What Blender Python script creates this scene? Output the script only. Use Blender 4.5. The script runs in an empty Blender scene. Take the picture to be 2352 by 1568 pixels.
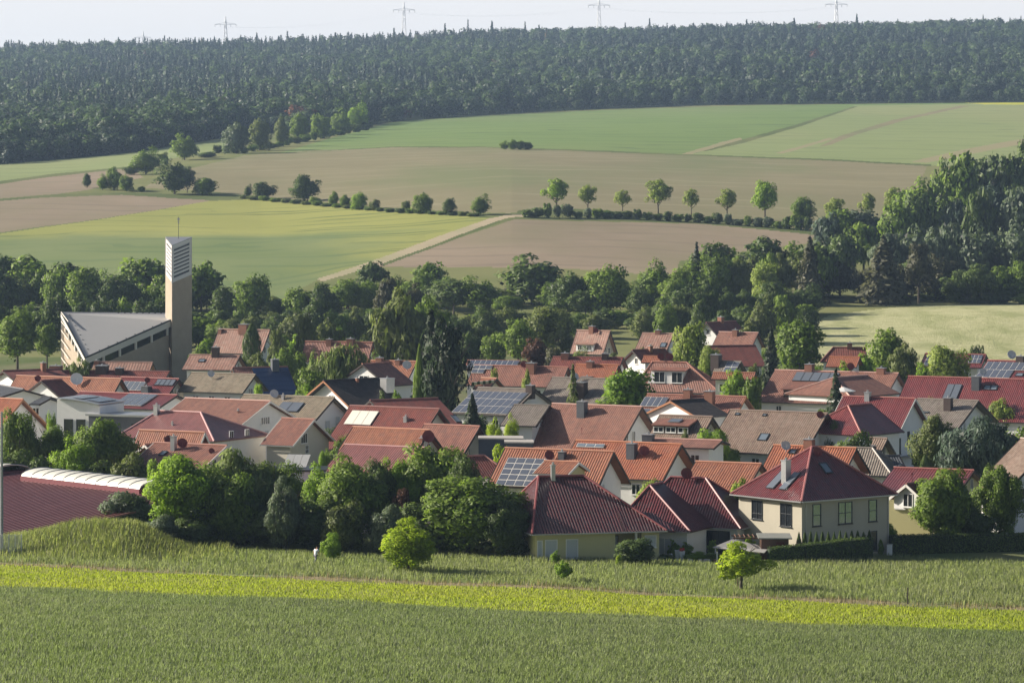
import bpy, math, random
import numpy as np
R = math.radians
PI = math.pi
random.seed(7)
rng = np.random.default_rng(7)
C = bpy.context.scene.collection
sc = bpy.context.scene

# ---------------------------------------------------------------- camera, sky, sun, exposure
F = 8000.0            # focal length measured in units of a 2352 x 1568 picture
U0, V0 = 1176.0, 411.0   # point where the camera looks exactly level
CZ = 38.0             # eye height above the valley floor (valley floor = 0)
cam_d = bpy.data.cameras.new('camera')
cam_d.sensor_width = 36.0
cam_d.lens = F / 2352 * 36.0
cam_d.shift_y = (V0 - 784.0) / 2352.0
cam_d.clip_start = 0.5
cam_d.clip_end = 30000
cam = bpy.data.objects.new('camera', cam_d)
cam.location = (0, 0, CZ)
cam.rotation_euler = (R(90), 0, 0)
C.objects.link(cam)
sc.camera = cam

SUN_EL, SUN_PHI = 25.5, 13.0      # elevation; angle the sun stands beyond the left-hand side
sdir = (-math.cos(R(SUN_EL)) * math.cos(R(SUN_PHI)), math.cos(R(SUN_EL)) * math.sin(R(SUN_PHI)), math.sin(R(SUN_EL)))
w = bpy.data.worlds.new('World')
sc.world = w
w.use_nodes = True
wn = w.node_tree
bg = wn.nodes['Background']
sky = wn.nodes.new('ShaderNodeTexSky')
sky.sky_type = 'NISHITA'
sky.sun_disc = False
sky.sun_elevation = R(SUN_EL)
sky.sun_rotation = math.atan2(sdir[0], sdir[1])
sky.altitude = 200
sky.air_density = 1.0
sky.dust_density = 4.0
sky.ozone_density = 1.5
bg.inputs[1].default_value = 0.053
# the pale haze that whitens the sky just above the horizon
_tc = wn.nodes.new('ShaderNodeTexCoord'); _sx = wn.nodes.new('ShaderNodeSeparateXYZ'); wn.links.new(_tc.outputs['Generated'], _sx.inputs[0])
_mr = wn.nodes.new('ShaderNodeMapRange'); _mr.interpolation_type = 'SMOOTHSTEP'
for _i, _v in ((1, 0.07), (2, 0.15), (3, 1.0), (4, 0.0)): _mr.inputs[_i].default_value = _v
wn.links.new(_sx.outputs[2], _mr.inputs[0])
_mx = wn.nodes.new('ShaderNodeMix'); _mx.data_type = 'RGBA'
wn.links.new(_mr.outputs[0], _mx.inputs[0]); wn.links.new(sky.outputs[0], _mx.inputs[6])
_mx.inputs[7].default_value = (12.0, 11.8, 11.7, 1)
wn.links.new(_mx.outputs[2], bg.inputs[0])
sl = bpy.data.lights.new('sun', 'SUN')
sl.energy = 5.0
sl.angle = R(0.5)
sl.color = (1.0, 0.90, 0.77)
so = bpy.data.objects.new('sun', sl)
C.objects.link(so)
from mathutils import Vector
so.rotation_euler = Vector(sdir).to_track_quat('Z', 'Y').to_euler()
so.location = (-300, 200, 400)
sc.view_settings.view_transform = 'Standard'
sc.view_settings.look = 'None'
sc.view_settings.gamma = 1.0
sc.view_settings.exposure = 0.68
sc.render.engine = 'CYCLES'
cy = sc.cycles
cy.max_bounces = 5
cy.diffuse_bounces = 3
cy.glossy_bounces = 2
cy.transmission_bounces = 2
cy.transparent_max_bounces = 4
cy.volume_bounces = 0
cy.use_denoising = True

# ---------------------------------------------------------------- helpers
def tag(o, label=None, cat=None, group=None, kind=None):
    if label: o['label'] = label
    if cat: o['category'] = cat
    if group: o['group'] = group
    if kind: o['kind'] = kind
    return o

def empty(name, loc, rz=0.0):
    o = bpy.data.objects.new(name, None)
    o.location = loc
    o.rotation_euler = (0, 0, rz)
    o.empty_display_size = 1.0
    C.objects.link(o)
    return o

def P(u, v, D):
    return np.array([(u - U0) / F * D, D, CZ - (v - V0) / F * D])

def link_mesh(name, me, parent=None, loc=(0, 0, 0)):
    o = bpy.data.objects.new(name, me)
    o.location = loc
    if parent is not None: o.parent = parent
    C.objects.link(o)
    return o

def obj(name, verts, faces, mat, parent=None, uvs=None, smooth=False, origin=None):
    """mesh from world-space verts; parent is a thing (or a part of one)"""
    off = np.zeros(3)
    if origin is not None: off = np.array(origin, float)
    elif parent is not None:
        p = parent
        while p is not None:
            off = off + np.array(p.location); p = p.parent
    me = bpy.data.meshes.new(name)
    me.from_pydata([tuple(np.array(v, float) - off) for v in verts], [], faces)
    if uvs is not None:
        uvl = me.uv_layers.new(name='UVMap')
        for i, uv in enumerate(uvs): uvl.data[i].uv = uv
    me.materials.append(mat)
    if smooth: me.polygons.foreach_set('use_smooth', [True] * len(me.polygons))
    me.update()
    o = link_mesh(name, me, parent, tuple(off) if parent is None and origin is not None else (0, 0, 0))
    return o

def np_mesh(name, V, Q, n=4, smooth=False, matidx=None, nrm=None):
    """fast mesh from numpy arrays: V (N,3), Q (M,n)"""
    me = bpy.data.meshes.new(name)
    V = np.ascontiguousarray(V, dtype=np.float32); Q = np.ascontiguousarray(Q, dtype=np.int32)
    me.vertices.add(len(V)); me.vertices.foreach_set('co', V.ravel())
    me.loops.add(Q.size); me.loops.foreach_set('vertex_index', Q.ravel())
    me.polygons.add(len(Q))
    me.polygons.foreach_set('loop_start', np.arange(0, Q.size, n, dtype=np.int32))
    me.polygons.foreach_set('loop_total', np.full(len(Q), n, dtype=np.int32))
    if smooth: me.polygons.foreach_set('use_smooth', np.ones(len(Q), dtype=bool))
    if matidx is not None: me.polygons.foreach_set('material_index', matidx.astype(np.int32))
    me.update(calc_edges=True)
    if nrm is not None:      # leaf clumps shade with the roundness of the crown they belong to
        at = me.attributes.new('crown_normal', 'FLOAT_VECTOR', 'POINT'); at.data.foreach_set('vector', np.ascontiguousarray(nrm, dtype=np.float32).ravel())
    return me

class MB:
    """collects simple solids and links them as ONE mesh object"""
    def __init__(s): s.v = []; s.f = []
    def quad_solid(s, p8):
        b = len(s.v); s.v += [tuple(p) for p in p8]
        for f in ((0, 3, 2, 1), (4, 5, 6, 7), (0, 1, 5, 4), (1, 2, 6, 5), (2, 3, 7, 6), (3, 0, 4, 7)):
            s.f.append(tuple(b + i for i in f))
        return s
    def box(s, c, e1, e2, e3):
        """c centre, e1..e3 half-extent vectors"""
        c, e1, e2, e3 = (np.array(q, float) for q in (c, e1, e2, e3))
        s.quad_solid([c - e1 - e2 - e3, c + e1 - e2 - e3, c + e1 + e2 - e3, c - e1 + e2 - e3,
                      c - e1 - e2 + e3, c + e1 - e2 + e3, c + e1 + e2 + e3, c - e1 + e2 + e3])
        return s
    def prism(s, pts, up):
        up = np.array(up, float); b = len(s.v); n = len(pts)
        s.v += [tuple(p) for p in pts] + [tuple(np.array(p) + up) for p in pts]
        s.f.append(tuple(b + i for i in range(n))[::-1]); s.f.append(tuple(b + n + i for i in range(n)))
        for i in range(n): s.f.append((b + i, b + (i + 1) % n, b + n + (i + 1) % n, b + n + i))
        return s
    def tube(s, a, b_, r0, r1=None, n=6):
        r1 = r0 if r1 is None else r1
        a = np.array(a, float); b_ = np.array(b_, float); d = b_ - a; L = np.linalg.norm(d)
        if L < 1e-6: return s
        d /= L; t = np.cross(d, (0, 0, 1) if abs(d[2]) < .9 else (1, 0, 0)); t /= np.linalg.norm(t); q = np.cross(d, t)
        k = len(s.v)
        for c, r in ((a, r0), (b_, r1)):
            for i in range(n):
                an = 2 * PI * i / n; s.v.append(tuple(c + r * (math.cos(an) * t + math.sin(an) * q)))
        for i in range(n): s.f.append((k + i, k + (i + 1) % n, k + n + (i + 1) % n, k + n + i))
        s.f.append(tuple(k + i for i in range(n))[::-1]); s.f.append(tuple(k + n + i for i in range(n)))
        return s
    def disc_dish(s, c, nrm, r, depth):
        """shallow bowl facing nrm"""
        c = np.array(c, float); nrm = np.array(nrm, float); nrm /= np.linalg.norm(nrm)
        t = np.cross(nrm, (0, 0, 1)); t /= np.linalg.norm(t); q = np.cross(nrm, t)
        k = len(s.v); n = 12
        for rr, dd in ((0.0, -depth), (0.55 * r, -depth * .65), (r, 0.0), (r, -0.04), (0.55 * r, -depth * .65 - .05), (0.0, -depth - .05)):
            for i in range(n):
                an = 2 * PI * i / n; s.v.append(tuple(c + nrm * dd + max(rr, .01) * (math.cos(an) * t + math.sin(an) * q)))
        for j in range(5):
            for i in range(n):
                s.f.append((k + j * n + i, k + j * n + (i + 1) % n, k + (j + 1) * n + (i + 1) % n, k + (j + 1) * n + i))
        return s
    def build(s, name, mat, parent=None, smooth=False, origin=None):
        return obj(name, s.v, s.f, mat, parent, None, smooth, origin)

# ---------------------------------------------------------------- materials
MATS = {}
def newmat(name):
    m = bpy.data.materials.new(name); m.use_nodes = True
    nt = m.node_tree; b = nt.nodes['Principled BSDF']
    return m, nt, b
def N(nt, t, **kw):
    n = nt.nodes.new(t)
    for k, v in kw.items(): setattr(n, k, v)
    return n
def math_node(nt, op, a, b=None, c=None):
    n = nt.nodes.new('ShaderNodeMath'); n.operation = op
    for i, q in enumerate((a, b, c)):
        if q is None: continue
        if isinstance(q, (int, float)): n.inputs[i].default_value = q
        else: nt.links.new(q, n.inputs[i])
    return n.outputs[0]
def mixc(nt, fac, a, b, blend='MIX'):
    n = nt.nodes.new('ShaderNodeMix'); n.data_type = 'RGBA'; n.blend_type = blend
    if isinstance(fac, (int, float)): n.inputs[0].default_value = fac
    else: nt.links.new(fac, n.inputs[0])
    for i, q in ((6, a), (7, b)):
        if isinstance(q, tuple): n.inputs[i].default_value = (*q[:3], 1)
        else: nt.links.new(q, n.inputs[i])
    return n.outputs[2]
def noise(nt, vec, scale, detail=3, rough=.55):
    n = N(nt, 'ShaderNodeTexNoise'); n.inputs['Scale'].default_value = scale
    n.inputs['Detail'].default_value = detail; n.inputs['Roughness'].default_value = rough
    if vec is not None: nt.links.new(vec, n.inputs['Vector'])
    return n.outputs['Fac']
def ramp(nt, fac, stops):
    n = N(nt, 'ShaderNodeValToRGB'); cr = n.color_ramp
    while len(cr.elements) < len(stops): cr.elements.new(0.5)
    for e, (p, c) in zip(cr.elements, stops):
        e.position = p; e.color = (*c, 1) if isinstance(c, tuple) else (c, c, c, 1)
    nt.links.new(fac, n.inputs[0]); return n.outputs[0]
def mapping(nt, vec, scale=(1, 1, 1), rot=(0, 0, 0)):
    n = N(nt, 'ShaderNodeMapping'); nt.links.new(vec, n.inputs[0])
    n.inputs['Scale'].default_value = scale; n.inputs['Rotation'].default_value = rot
    return n.outputs[0]

def plain(name, col, rough=.7, metal=0.0, var=.12, scale=3.0, spec=.4):
    if name in MATS: return MATS[name]
    m, nt, b = newmat(name)
    tc = N(nt, 'ShaderNodeTexCoord')
    n1 = noise(nt, tc.outputs['Object'], scale, 4)
    n2 = noise(nt, tc.outputs['Object'], scale * .13, 2)
    c = mixc(nt, math_node(nt, 'MULTIPLY', math_node(nt, 'ADD', n1, n2), .5), tuple(x * (1 - var * 2) for x in col), tuple(min(1, x * (1 + var * 2)) for x in col))
    nt.links.new(c, b.inputs['Base Color'])
    b.inputs['Roughness'].default_value = rough; b.inputs['Metallic'].default_value = metal
    b.inputs['Specular IOR Level'].default_value = spec
    MATS[name] = m; return m

def tile(name, c1, c2, gloss=.65, pu=.30, pv=.36, bump=1.0, spec=.35, lichen=None):
    """roof tiles from the roof's own UV (metres along the eave / down the slope)"""
    m, nt, b = newmat('roof_' + name)
    uv = N(nt, 'ShaderNodeUVMap'); uv.uv_map = 'UVMap'
    sx = N(nt, 'ShaderNodeSeparateXYZ'); nt.links.new(uv.outputs[0], sx.inputs[0])
    a = math_node(nt, 'DIVIDE', sx.outputs[0], pu); d = math_node(nt, 'DIVIDE', sx.outputs[1], pv)
    fa = math_node(nt, 'FLOOR', a); fd = math_node(nt, 'FLOOR', d)
    cmb = N(nt, 'ShaderNodeCombineXYZ'); nt.links.new(fa, cmb.inputs[0]); nt.links.new(fd, cmb.inputs[1])
    wn_ = N(nt, 'ShaderNodeTexWhiteNoise'); wn_.noise_dimensions = '3D'; nt.links.new(cmb.outputs[0], wn_.inputs[0])
    tc = N(nt, 'ShaderNodeTexCoord')
    big = ramp(nt, noise(nt, tc.outputs['Object'], .45, 5, .62), [(.34, 0.0), (.66, 1.0)])
    fac = math_node(nt, 'ADD', math_node(nt, 'MULTIPLY', wn_.outputs[0], .55), math_node(nt, 'MULTIPLY', big, .5))
    col = mixc(nt, fac, c1, c2)
    mid = noise(nt, tc.outputs['Object'], 1.6, 5, .65)
    streak = noise(nt, mapping(nt, uv.outputs[0], (1.4, .12, 1)), 1.0, 4, .6)
    st = math_node(nt, 'MULTIPLY', math_node(nt, 'GREATER_THAN', streak, .53), .24)
    col = mixc(nt, st, col, tuple(x * .45 for x in c1))
    if not lichen: lichen = tuple(x * .55 + .05 for x in c1)
    if lichen:
        lf = ramp(nt, mid, [(.48, 0.0), (.64, 1.0)])
        col = mixc(nt, math_node(nt, 'MULTIPLY', lf, .58), col, lichen)
    nt.links.new(col, b.inputs['Base Color'])
    col_w = math_node(nt, 'ABSOLUTE', math_node(nt, 'SINE', math_node(nt, 'MULTIPLY', a, PI)))
    row = math_node(nt, 'FRACT', d)
    h = math_node(nt, 'ADD', math_node(nt, 'MULTIPLY', col_w, .065), math_node(nt, 'MULTIPLY', row, .045))
    bp = N(nt, 'ShaderNodeBump'); bp.inputs['Strength'].default_value = bump; bp.inputs['Distance'].default_value = 1.0
    nt.links.new(h, bp.inputs['Height']); nt.links.new(bp.outputs[0], b.inputs['Normal'])
    b.inputs['Roughness'].default_value = gloss; b.inputs['Specular IOR Level'].default_value = spec
    return m

ROOF = {
 'orange': tile('orange', (.25, .088, .050), (.36, .155, .090)),
 'orange2': tile('orange_bright', (.28, .085, .045), (.38, .145, .078)),
 'pink': tile('pink_brown', (.225, .098, .070), (.32, .165, .122)),
 'pinkfar': tile('weathered_pink', (.26, .135, .10), (.38, .22, .17), lichen=(.28, .22, .18), pu=.5, pv=.6, bump=.6),
 'redbrown': tile('red_brown', (.20, .085, .062), (.32, .15, .11)),
 'darkred': tile('dark_red', (.15, .04, .032), (.24, .07, .052)),
 'glazed': tile('glazed_red', (.16, .038, .040), (.24, .068, .066), gloss=.30, spec=.6),
 'glazedpink': tile('glazed_rose', (.24, .095, .085), (.33, .145, .13), gloss=.33, spec=.6),
 'maroon': tile('glazed_maroon', (.062, .012, .015), (.105, .020, .024), gloss=.33, spec=.5, bump=1.5),
 'glazedm': tile('glazed_rose_maroon', (.13, .030, .034), (.20, .050, .052), gloss=.32, spec=.6, bump=1.3),
 'brown': tile('brown', (.17, .115, .085), (.28, .20, .155), lichen=(.30, .25, .20)),
 'grey': tile('grey_brown', (.15, .125, .105), (.24, .205, .175), lichen=(.27, .25, .21)),
 'olive': tile('weathered_olive', (.17, .14, .10), (.28, .23, .165), lichen=(.30, .27, .20)),
 'black': tile('black', (.022, .018, .018), (.045, .036, .034)),
 'slate': tile('slate', (.06, .065, .075), (.10, .11, .125)),
}
RIDGE = {k: plain('ridge_tile_' + k, c, .45, var=.15) for k, c in {
 'orange': (.52, .26, .17), 'orange2': (.52, .22, .12), 'pink': (.58, .36, .30), 'pinkfar': (.45, .28, .22), 'redbrown': (.42, .20, .15),
 'darkred': (.30, .14, .12), 'glazed': (.38, .15, .13), 'glazedpink': (.52, .30, .29), 'maroon': (.26, .08, .08), 'glazedm': (.40, .16, .15),
 'brown': (.27, .20, .16), 'grey': (.24, .21, .18), 'olive': (.27, .23, .17), 'black': (.05, .04, .04), 'slate': (.12, .12, .13)}.items()}
WALL = {
 'white': plain('white_render', (.78, .78, .77), .9, var=.06, scale=.9),
 'cream': plain('cream_render', (.62, .58, .49), .9, var=.05, scale=.8),
 'yellow': plain('yellow_render', (.56, .52, .28), .9, var=.05, scale=.8),
 'beige': plain('beige_render', (.44, .41, .33), .9, var=.07, scale=.8),
 'grey': plain('grey_render', (.42, .42, .40), .9, var=.06, scale=.8),
 'brick': plain('brown_brick_wall', (.33, .22, .15), .9, var=.15),
 'timber': plain('dark_timber_wall', (.06, .04, .03), .8, var=.2),
}
M = {
 'fascia_dark': plain('dark_stained_timber', (.035, .026, .022), .7),
 'fascia_white': plain('white_painted_timber', (.72, .70, .66), .6),
 'fascia_orange': plain('orange_stained_timber', (.30, .13, .055), .6),
 'frame': plain('white_window_frame', (.75, .75, .73), .4, var=.03),
 'frame_dark': plain('dark_window_frame', (.03, .035, .04), .4),
 'metal': plain('zinc_sheet', (.42, .43, .44), .35, .6),
 'darkmetal': plain('dark_metal', (.05, .055, .06), .4, .3),
 'dish_grey': plain('grey_dish', (.50, .51, .52), .5, var=.03),
 'dish_red': plain('red_dish', (.16, .03, .028), .5, var=.03),
 'dish_white': plain('white_dish', (.75, .75, .74), .5, var=.03),
 'slate_clad': plain('slate_cladding', (.09, .10, .115), .55, var=.3, scale=5),
 'brick_ch': plain('chimney_brick', (.26, .125, .085), .85, var=.2, scale=4),
 'dark_ch': plain('dark_chimney_cladding', (.07, .05, .045), .7, var=.2),
 'shutter': plain('grey_roller_shutter', (.50, .53, .55), .6, var=.03),
 'bark': plain('bark', (.10, .085, .065), .95, var=.25, scale=6),
 'concrete': plain('concrete', (.42, .40, .37), .9, var=.1),
 'wood': plain('weathered_wood', (.13, .07, .045), .8, var=.2),
 'galv': plain('galvanised_steel', (.60, .62, .63), .5, .4, var=.05),
 'solar_frame': plain('solar_frame', (.72, .70, .66), .4, .2, var=.03),
 'white_glass': plain('light_skylight_panel', (.80, .78, .68), .25, var=.03),
}
def glass(name, col, rough=.12, spec=.8):
    m, nt, b = newmat(name)
    b.inputs['Base Color'].default_value = (*col, 1); b.inputs['Roughness'].default_value = rough
    b.inputs['Specular IOR Level'].default_value = spec
    MATS[name] = m; return m
M['glass'] = glass('window_glass', (.018, .022, .026))
M['solar'] = glass('solar_cells', (.10, .115, .15), .2)
M['solar_blue'] = glass('blue_solar_cells', (.010, .028, .085), .25)
M['collector'] = glass('solar_collector_glass', (.13, .15, .18), .15)
M['skylight'] = glass('skylight_glass', (.16, .20, .24), .1, 1.0)

M['mirror'] = glass('reflecting_glass', (.42, .48, .55), .04)
M['mirror'].node_tree.nodes['Principled BSDF'].inputs['Metallic'].default_value = .75
def leafmat(name, c1, c2, trans=.25, patch=None):
    m, nt, b = newmat('leaves_' + name)
    gi = N(nt, 'ShaderNodeNewGeometry'); oi = N(nt, 'ShaderNodeObjectInfo')
    f = math_node(nt, 'ADD', math_node(nt, 'MULTIPLY', gi.outputs['Random Per Island'], .65), math_node(nt, 'MULTIPLY', oi.outputs['Random'], .35))
    col = mixc(nt, f, c1, c2)
    if patch:      # broad differences in how the crop stands
        tc = N(nt, 'ShaderNodeTexCoord')
        n1 = ramp(nt, noise(nt, mapping(nt, tc.outputs['Object'], (1, .35, 1), (0, 0, .36)), .055, 4, .6), [(.40, 0.0), (.62, 1.0)])
        col = mixc(nt, math_node(nt, 'MULTIPLY', n1, .62), col, patch)
        n2 = ramp(nt, noise(nt, tc.outputs['Object'], .35, 3, .6), [(.52, 0.0), (.72, 1.0)])
        col = mixc(nt, math_node(nt, 'MULTIPLY', n2, .30), col, tuple(x * .5 for x in c1))
    nt.links.new(col, b.inputs['Base Color']); b.inputs['Roughness'].default_value = .55
    b.inputs['Specular IOR Level'].default_value = .25
    tr = N(nt, 'ShaderNodeBsdfTranslucent')
    tcol = mixc(nt, 1.0, col, (1.0, 1.15, .45), 'MULTIPLY'); nt.links.new(tcol, tr.inputs[0])
    at = N(nt, 'ShaderNodeAttribute'); at.attribute_name = 'crown_normal'
    vt = N(nt, 'ShaderNodeVectorTransform'); vt.vector_type = 'NORMAL'; vt.convert_from = 'OBJECT'; vt.convert_to = 'WORLD'
    nt.links.new(at.outputs['Vector'], vt.inputs[0]); nt.links.new(vt.outputs[0], b.inputs['Normal'])
    ms = N(nt, 'ShaderNodeMixShader'); ms.inputs[0].default_value = trans
    nt.links.new(b.outputs[0], ms.inputs[1]); nt.links.new(tr.outputs[0], ms.inputs[2])
    nt.links.new(ms.outputs[0], nt.nodes['Material Output'].inputs[0])
    return m
LEAF = {
 'green': leafmat('mid_green', (0.091, 0.152, 0.027), (0.244, 0.342, 0.059), .3),
 'fresh': leafmat('fresh_green', (0.128, 0.232, 0.024), (0.305, 0.451, 0.049), .35),
 'lime': leafmat('lime_green', (.21, .30, .018), (.42, .53, .035), .42),
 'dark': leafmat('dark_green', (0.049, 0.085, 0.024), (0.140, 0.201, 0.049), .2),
 'spruce': leafmat('spruce', (0.022, 0.039, 0.020), (0.055, 0.083, 0.037), .1),
 'olive': leafmat('olive_green', (0.098, 0.128, 0.037), (0.201, 0.244, 0.073), .25),
 'pale': leafmat('pale_willow', (0.134, 0.183, 0.055), (0.305, 0.378, 0.122), .3),
 'silver': leafmat('silver_green', (0.091, 0.128, 0.079), (0.189, 0.238, 0.146), .25),
 'blue': leafmat('blue_green', (0.055, 0.091, 0.067), (0.122, 0.171, 0.122), .2),
 'spring': leafmat('yellow_spring', (0.183, 0.244, 0.055), (0.378, 0.451, 0.122), .4),
 'rust': leafmat('reddish_brown', (0.085, 0.037, 0.024), (0.171, 0.079, 0.043), .2),
 'brown': leafmat('brownish_pine', (0.055, 0.061, 0.029), (0.110, 0.112, 0.055), .15),
 'far_con': leafmat('far_conifer', (.024, .046, .029), (.044, .072, .040), .1),
 'far_dec': leafmat('far_broadleaf', (.034, .066, .028), (.085, .132, .044), .2),
}

# ---------------------------------------------------------------- the ground
KD = np.array([760, 850, 950, 1050, 1150, 1300, 1450, 1650, 1900, 2200, 2600, 3200, 3800, 4200, 4600, 6000, 9000, 14000], float)
KU = np.array([-2400, 0, 600, 1176, 1800, 2352, 5000], float)
KV = np.array([
 [811, 768, 690, 600, 530, 455, 412, 378, 345, 300, 262, 210, 165, 140, 150, 230, 300, 350],
 [811, 768, 690, 600, 530, 455, 412, 378, 345, 300, 262, 210, 165, 140, 150, 230, 300, 350],
 [811, 760, 680, 590, 530, 460, 400, 350, 318, 290, 255, 200, 155, 128, 140, 230, 300, 350],
 [811, 750, 668, 575, 500, 425, 378, 335, 303, 277, 247, 185, 135, 108, 125, 230, 300, 350],
 [811, 735, 655, 590, 525, 440, 390, 345, 300, 265, 240, 170, 115, 95, 112, 230, 300, 350],
 [811, 715, 685, 610, 545, 450, 395, 345, 300, 260, 232, 165, 108, 85, 105, 230, 300, 350],
 [811, 715, 685, 610, 545, 450, 395, 345, 300, 260, 232, 165, 108, 85, 105, 230, 300, 350]], float)
KZ = CZ - (KV - V0) / F * KD[None, :]
KM = np.gradient(KZ, KD, axis=1)       # hermite slopes
KM[:, 0] = 0.0

def far_z(u, D):
    u = np.clip(u, KU[0], KU[-1]); D = np.clip(D, KD[0], KD[-1])
    i = np.clip(np.searchsorted(KD, D) - 1, 0, len(KD) - 2)
    j = np.clip(np.searchsorted(KU, u) - 1, 0, len(KU) - 2)
    h = KD[i + 1] - KD[i]; t = (D - KD[i]) / h
    def herm(jj):
        return ((2 * t**3 - 3 * t**2 + 1) * KZ[jj, i] + (t**3 - 2 * t**2 + t) * h * KM[jj, i]
                + (-2 * t**3 + 3 * t**2) * KZ[jj, i + 1] + (t**3 - t**2) * h * KM[jj, i + 1])
    s = (u - KU[j]) / (KU[j + 1] - KU[j]); s = s * s * (3 - 2 * s) * .6 + s * .4
    return herm(j) * (1 - s) + herm(j + 1) * s

def smooth(a, b, x):
    t = np.clip((x - a) / (b - a), 0, 1); return t * t * (3 - 2 * t)

def ground(x, y):
    x = np.asarray(x, float); y = np.asarray(y, float)
    u = x / np.maximum(y, 1.0) * F + U0
    t = y + 0.377 * x
    near = CZ - 36.0 + 0.09 * (306 - t) + 6.8 * (1 - smooth(0, 110, t))
    mid = CZ - 36.0 - 2.0 * np.clip((t - 306) / 58., 0, 1)
    z = np.where(t < 306, near, mid)
    # grassy mound in front of the sports hall
    z = z + 2.7 * np.exp(-((x + 38.2) / np.where(x > -38.2, 4.2, 8.5))**2 - ((y - 343) / 7.0)**2) + 0.8 * np.exp(-((x + 47) / 6.0)**2 - ((y - 343) / 6.0)**2)
    z = z + .12 * np.sin(x * .21 + 1.3) * np.sin(y * .17) * smooth(120, 200, y)
    return np.where(y > 760, far_z(u, y), z)

def gz(x, y): return float(ground(x, y))
def project(x, y, z): return x / y * F + U0, V0 - (z - CZ) / y * F
def hit(u, v, D0=100.0, D1=4600.0):
    """where the line of sight through (u, v) meets the ground, starting at distance D0"""
    D = np.arange(D0, D1, 1.0)
    x = (u - U0) / F * D
    vv = V0 - (ground(x, D) - CZ) / D * F
    k = np.argmax(vv <= v)
    return D[k], x[k], float(ground(x[k], D[k]))

def field(name, c1, c2, c3=None, scale=.05, rough=.95, lines=None, patch=.5, fine=.8, bump=.0):
    """open ground: broad patches, finer mottling and, where given, tractor lines (direction angle, spacing, width, colour)"""
    m, nt, b = newmat('ground_' + name)
    tc = N(nt, 'ShaderNodeTexCoord'); o = tc.outputs['Object']
    n1 = noise(nt, o, scale, 5, .6); n2 = noise(nt, o, fine, 4, .7)
    n1 = ramp(nt, n1, [(.32, 0.0), (.68, 1.0)])
    f = math_node(nt, 'ADD', math_node(nt, 'MULTIPLY', n1, patch), math_node(nt, 'MULTIPLY', n2, 1 - patch))
    col = mixc(nt, f, c1, c2)
    if c3:
        n3 = ramp(nt, noise(nt, mapping(nt, o, (1, .4, 1)), scale * .45, 4, .6), [(.46, 0.0), (.66, 1.0)])
        col = mixc(nt, math_node(nt, 'MULTIPLY', n3, .8), col, c3)
    if lines:
        for (ang, spc, wid, lc, amt) in lines:
            mp = mapping(nt, o, (1, 1, 1), (0, 0, R(ang)))
            wob = noise(nt, o, .012, 2)
            sx = N(nt, 'ShaderNodeSeparateXYZ'); nt.links.new(mp, sx.inputs[0])
            q = math_node(nt, 'ADD', sx.outputs[0], math_node(nt, 'MULTIPLY', wob, spc * 2.2))
            fr = math_node(nt, 'FRACT', math_node(nt, 'DIVIDE', q, spc))
            on = math_node(nt, 'LESS_THAN', fr, wid / spc)
            brk = ramp(nt, noise(nt, o, .02, 3), [(.42, 0.0), (.55, 1.0)])
            col = mixc(nt, math_node(nt, 'MULTIPLY', math_node(nt, 'MULTIPLY', on, brk), amt), col, lc)
    nt.links.new(col, b.inputs['Base Color']); b.inputs['Roughness'].default_value = rough
    b.inputs['Specular IOR Level'].default_value = .1
    if bump:
        bp = N(nt, 'ShaderNodeBump'); bp.inputs['Strength'].default_value = 1.0; bp.inputs['Distance'].default_value = bump
        nt.links.new(noise(nt, o, 1.3, 5, .7), bp.inputs['Height']); nt.links.new(bp.outputs[0], b.inputs['Normal'])
    return m

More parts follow.
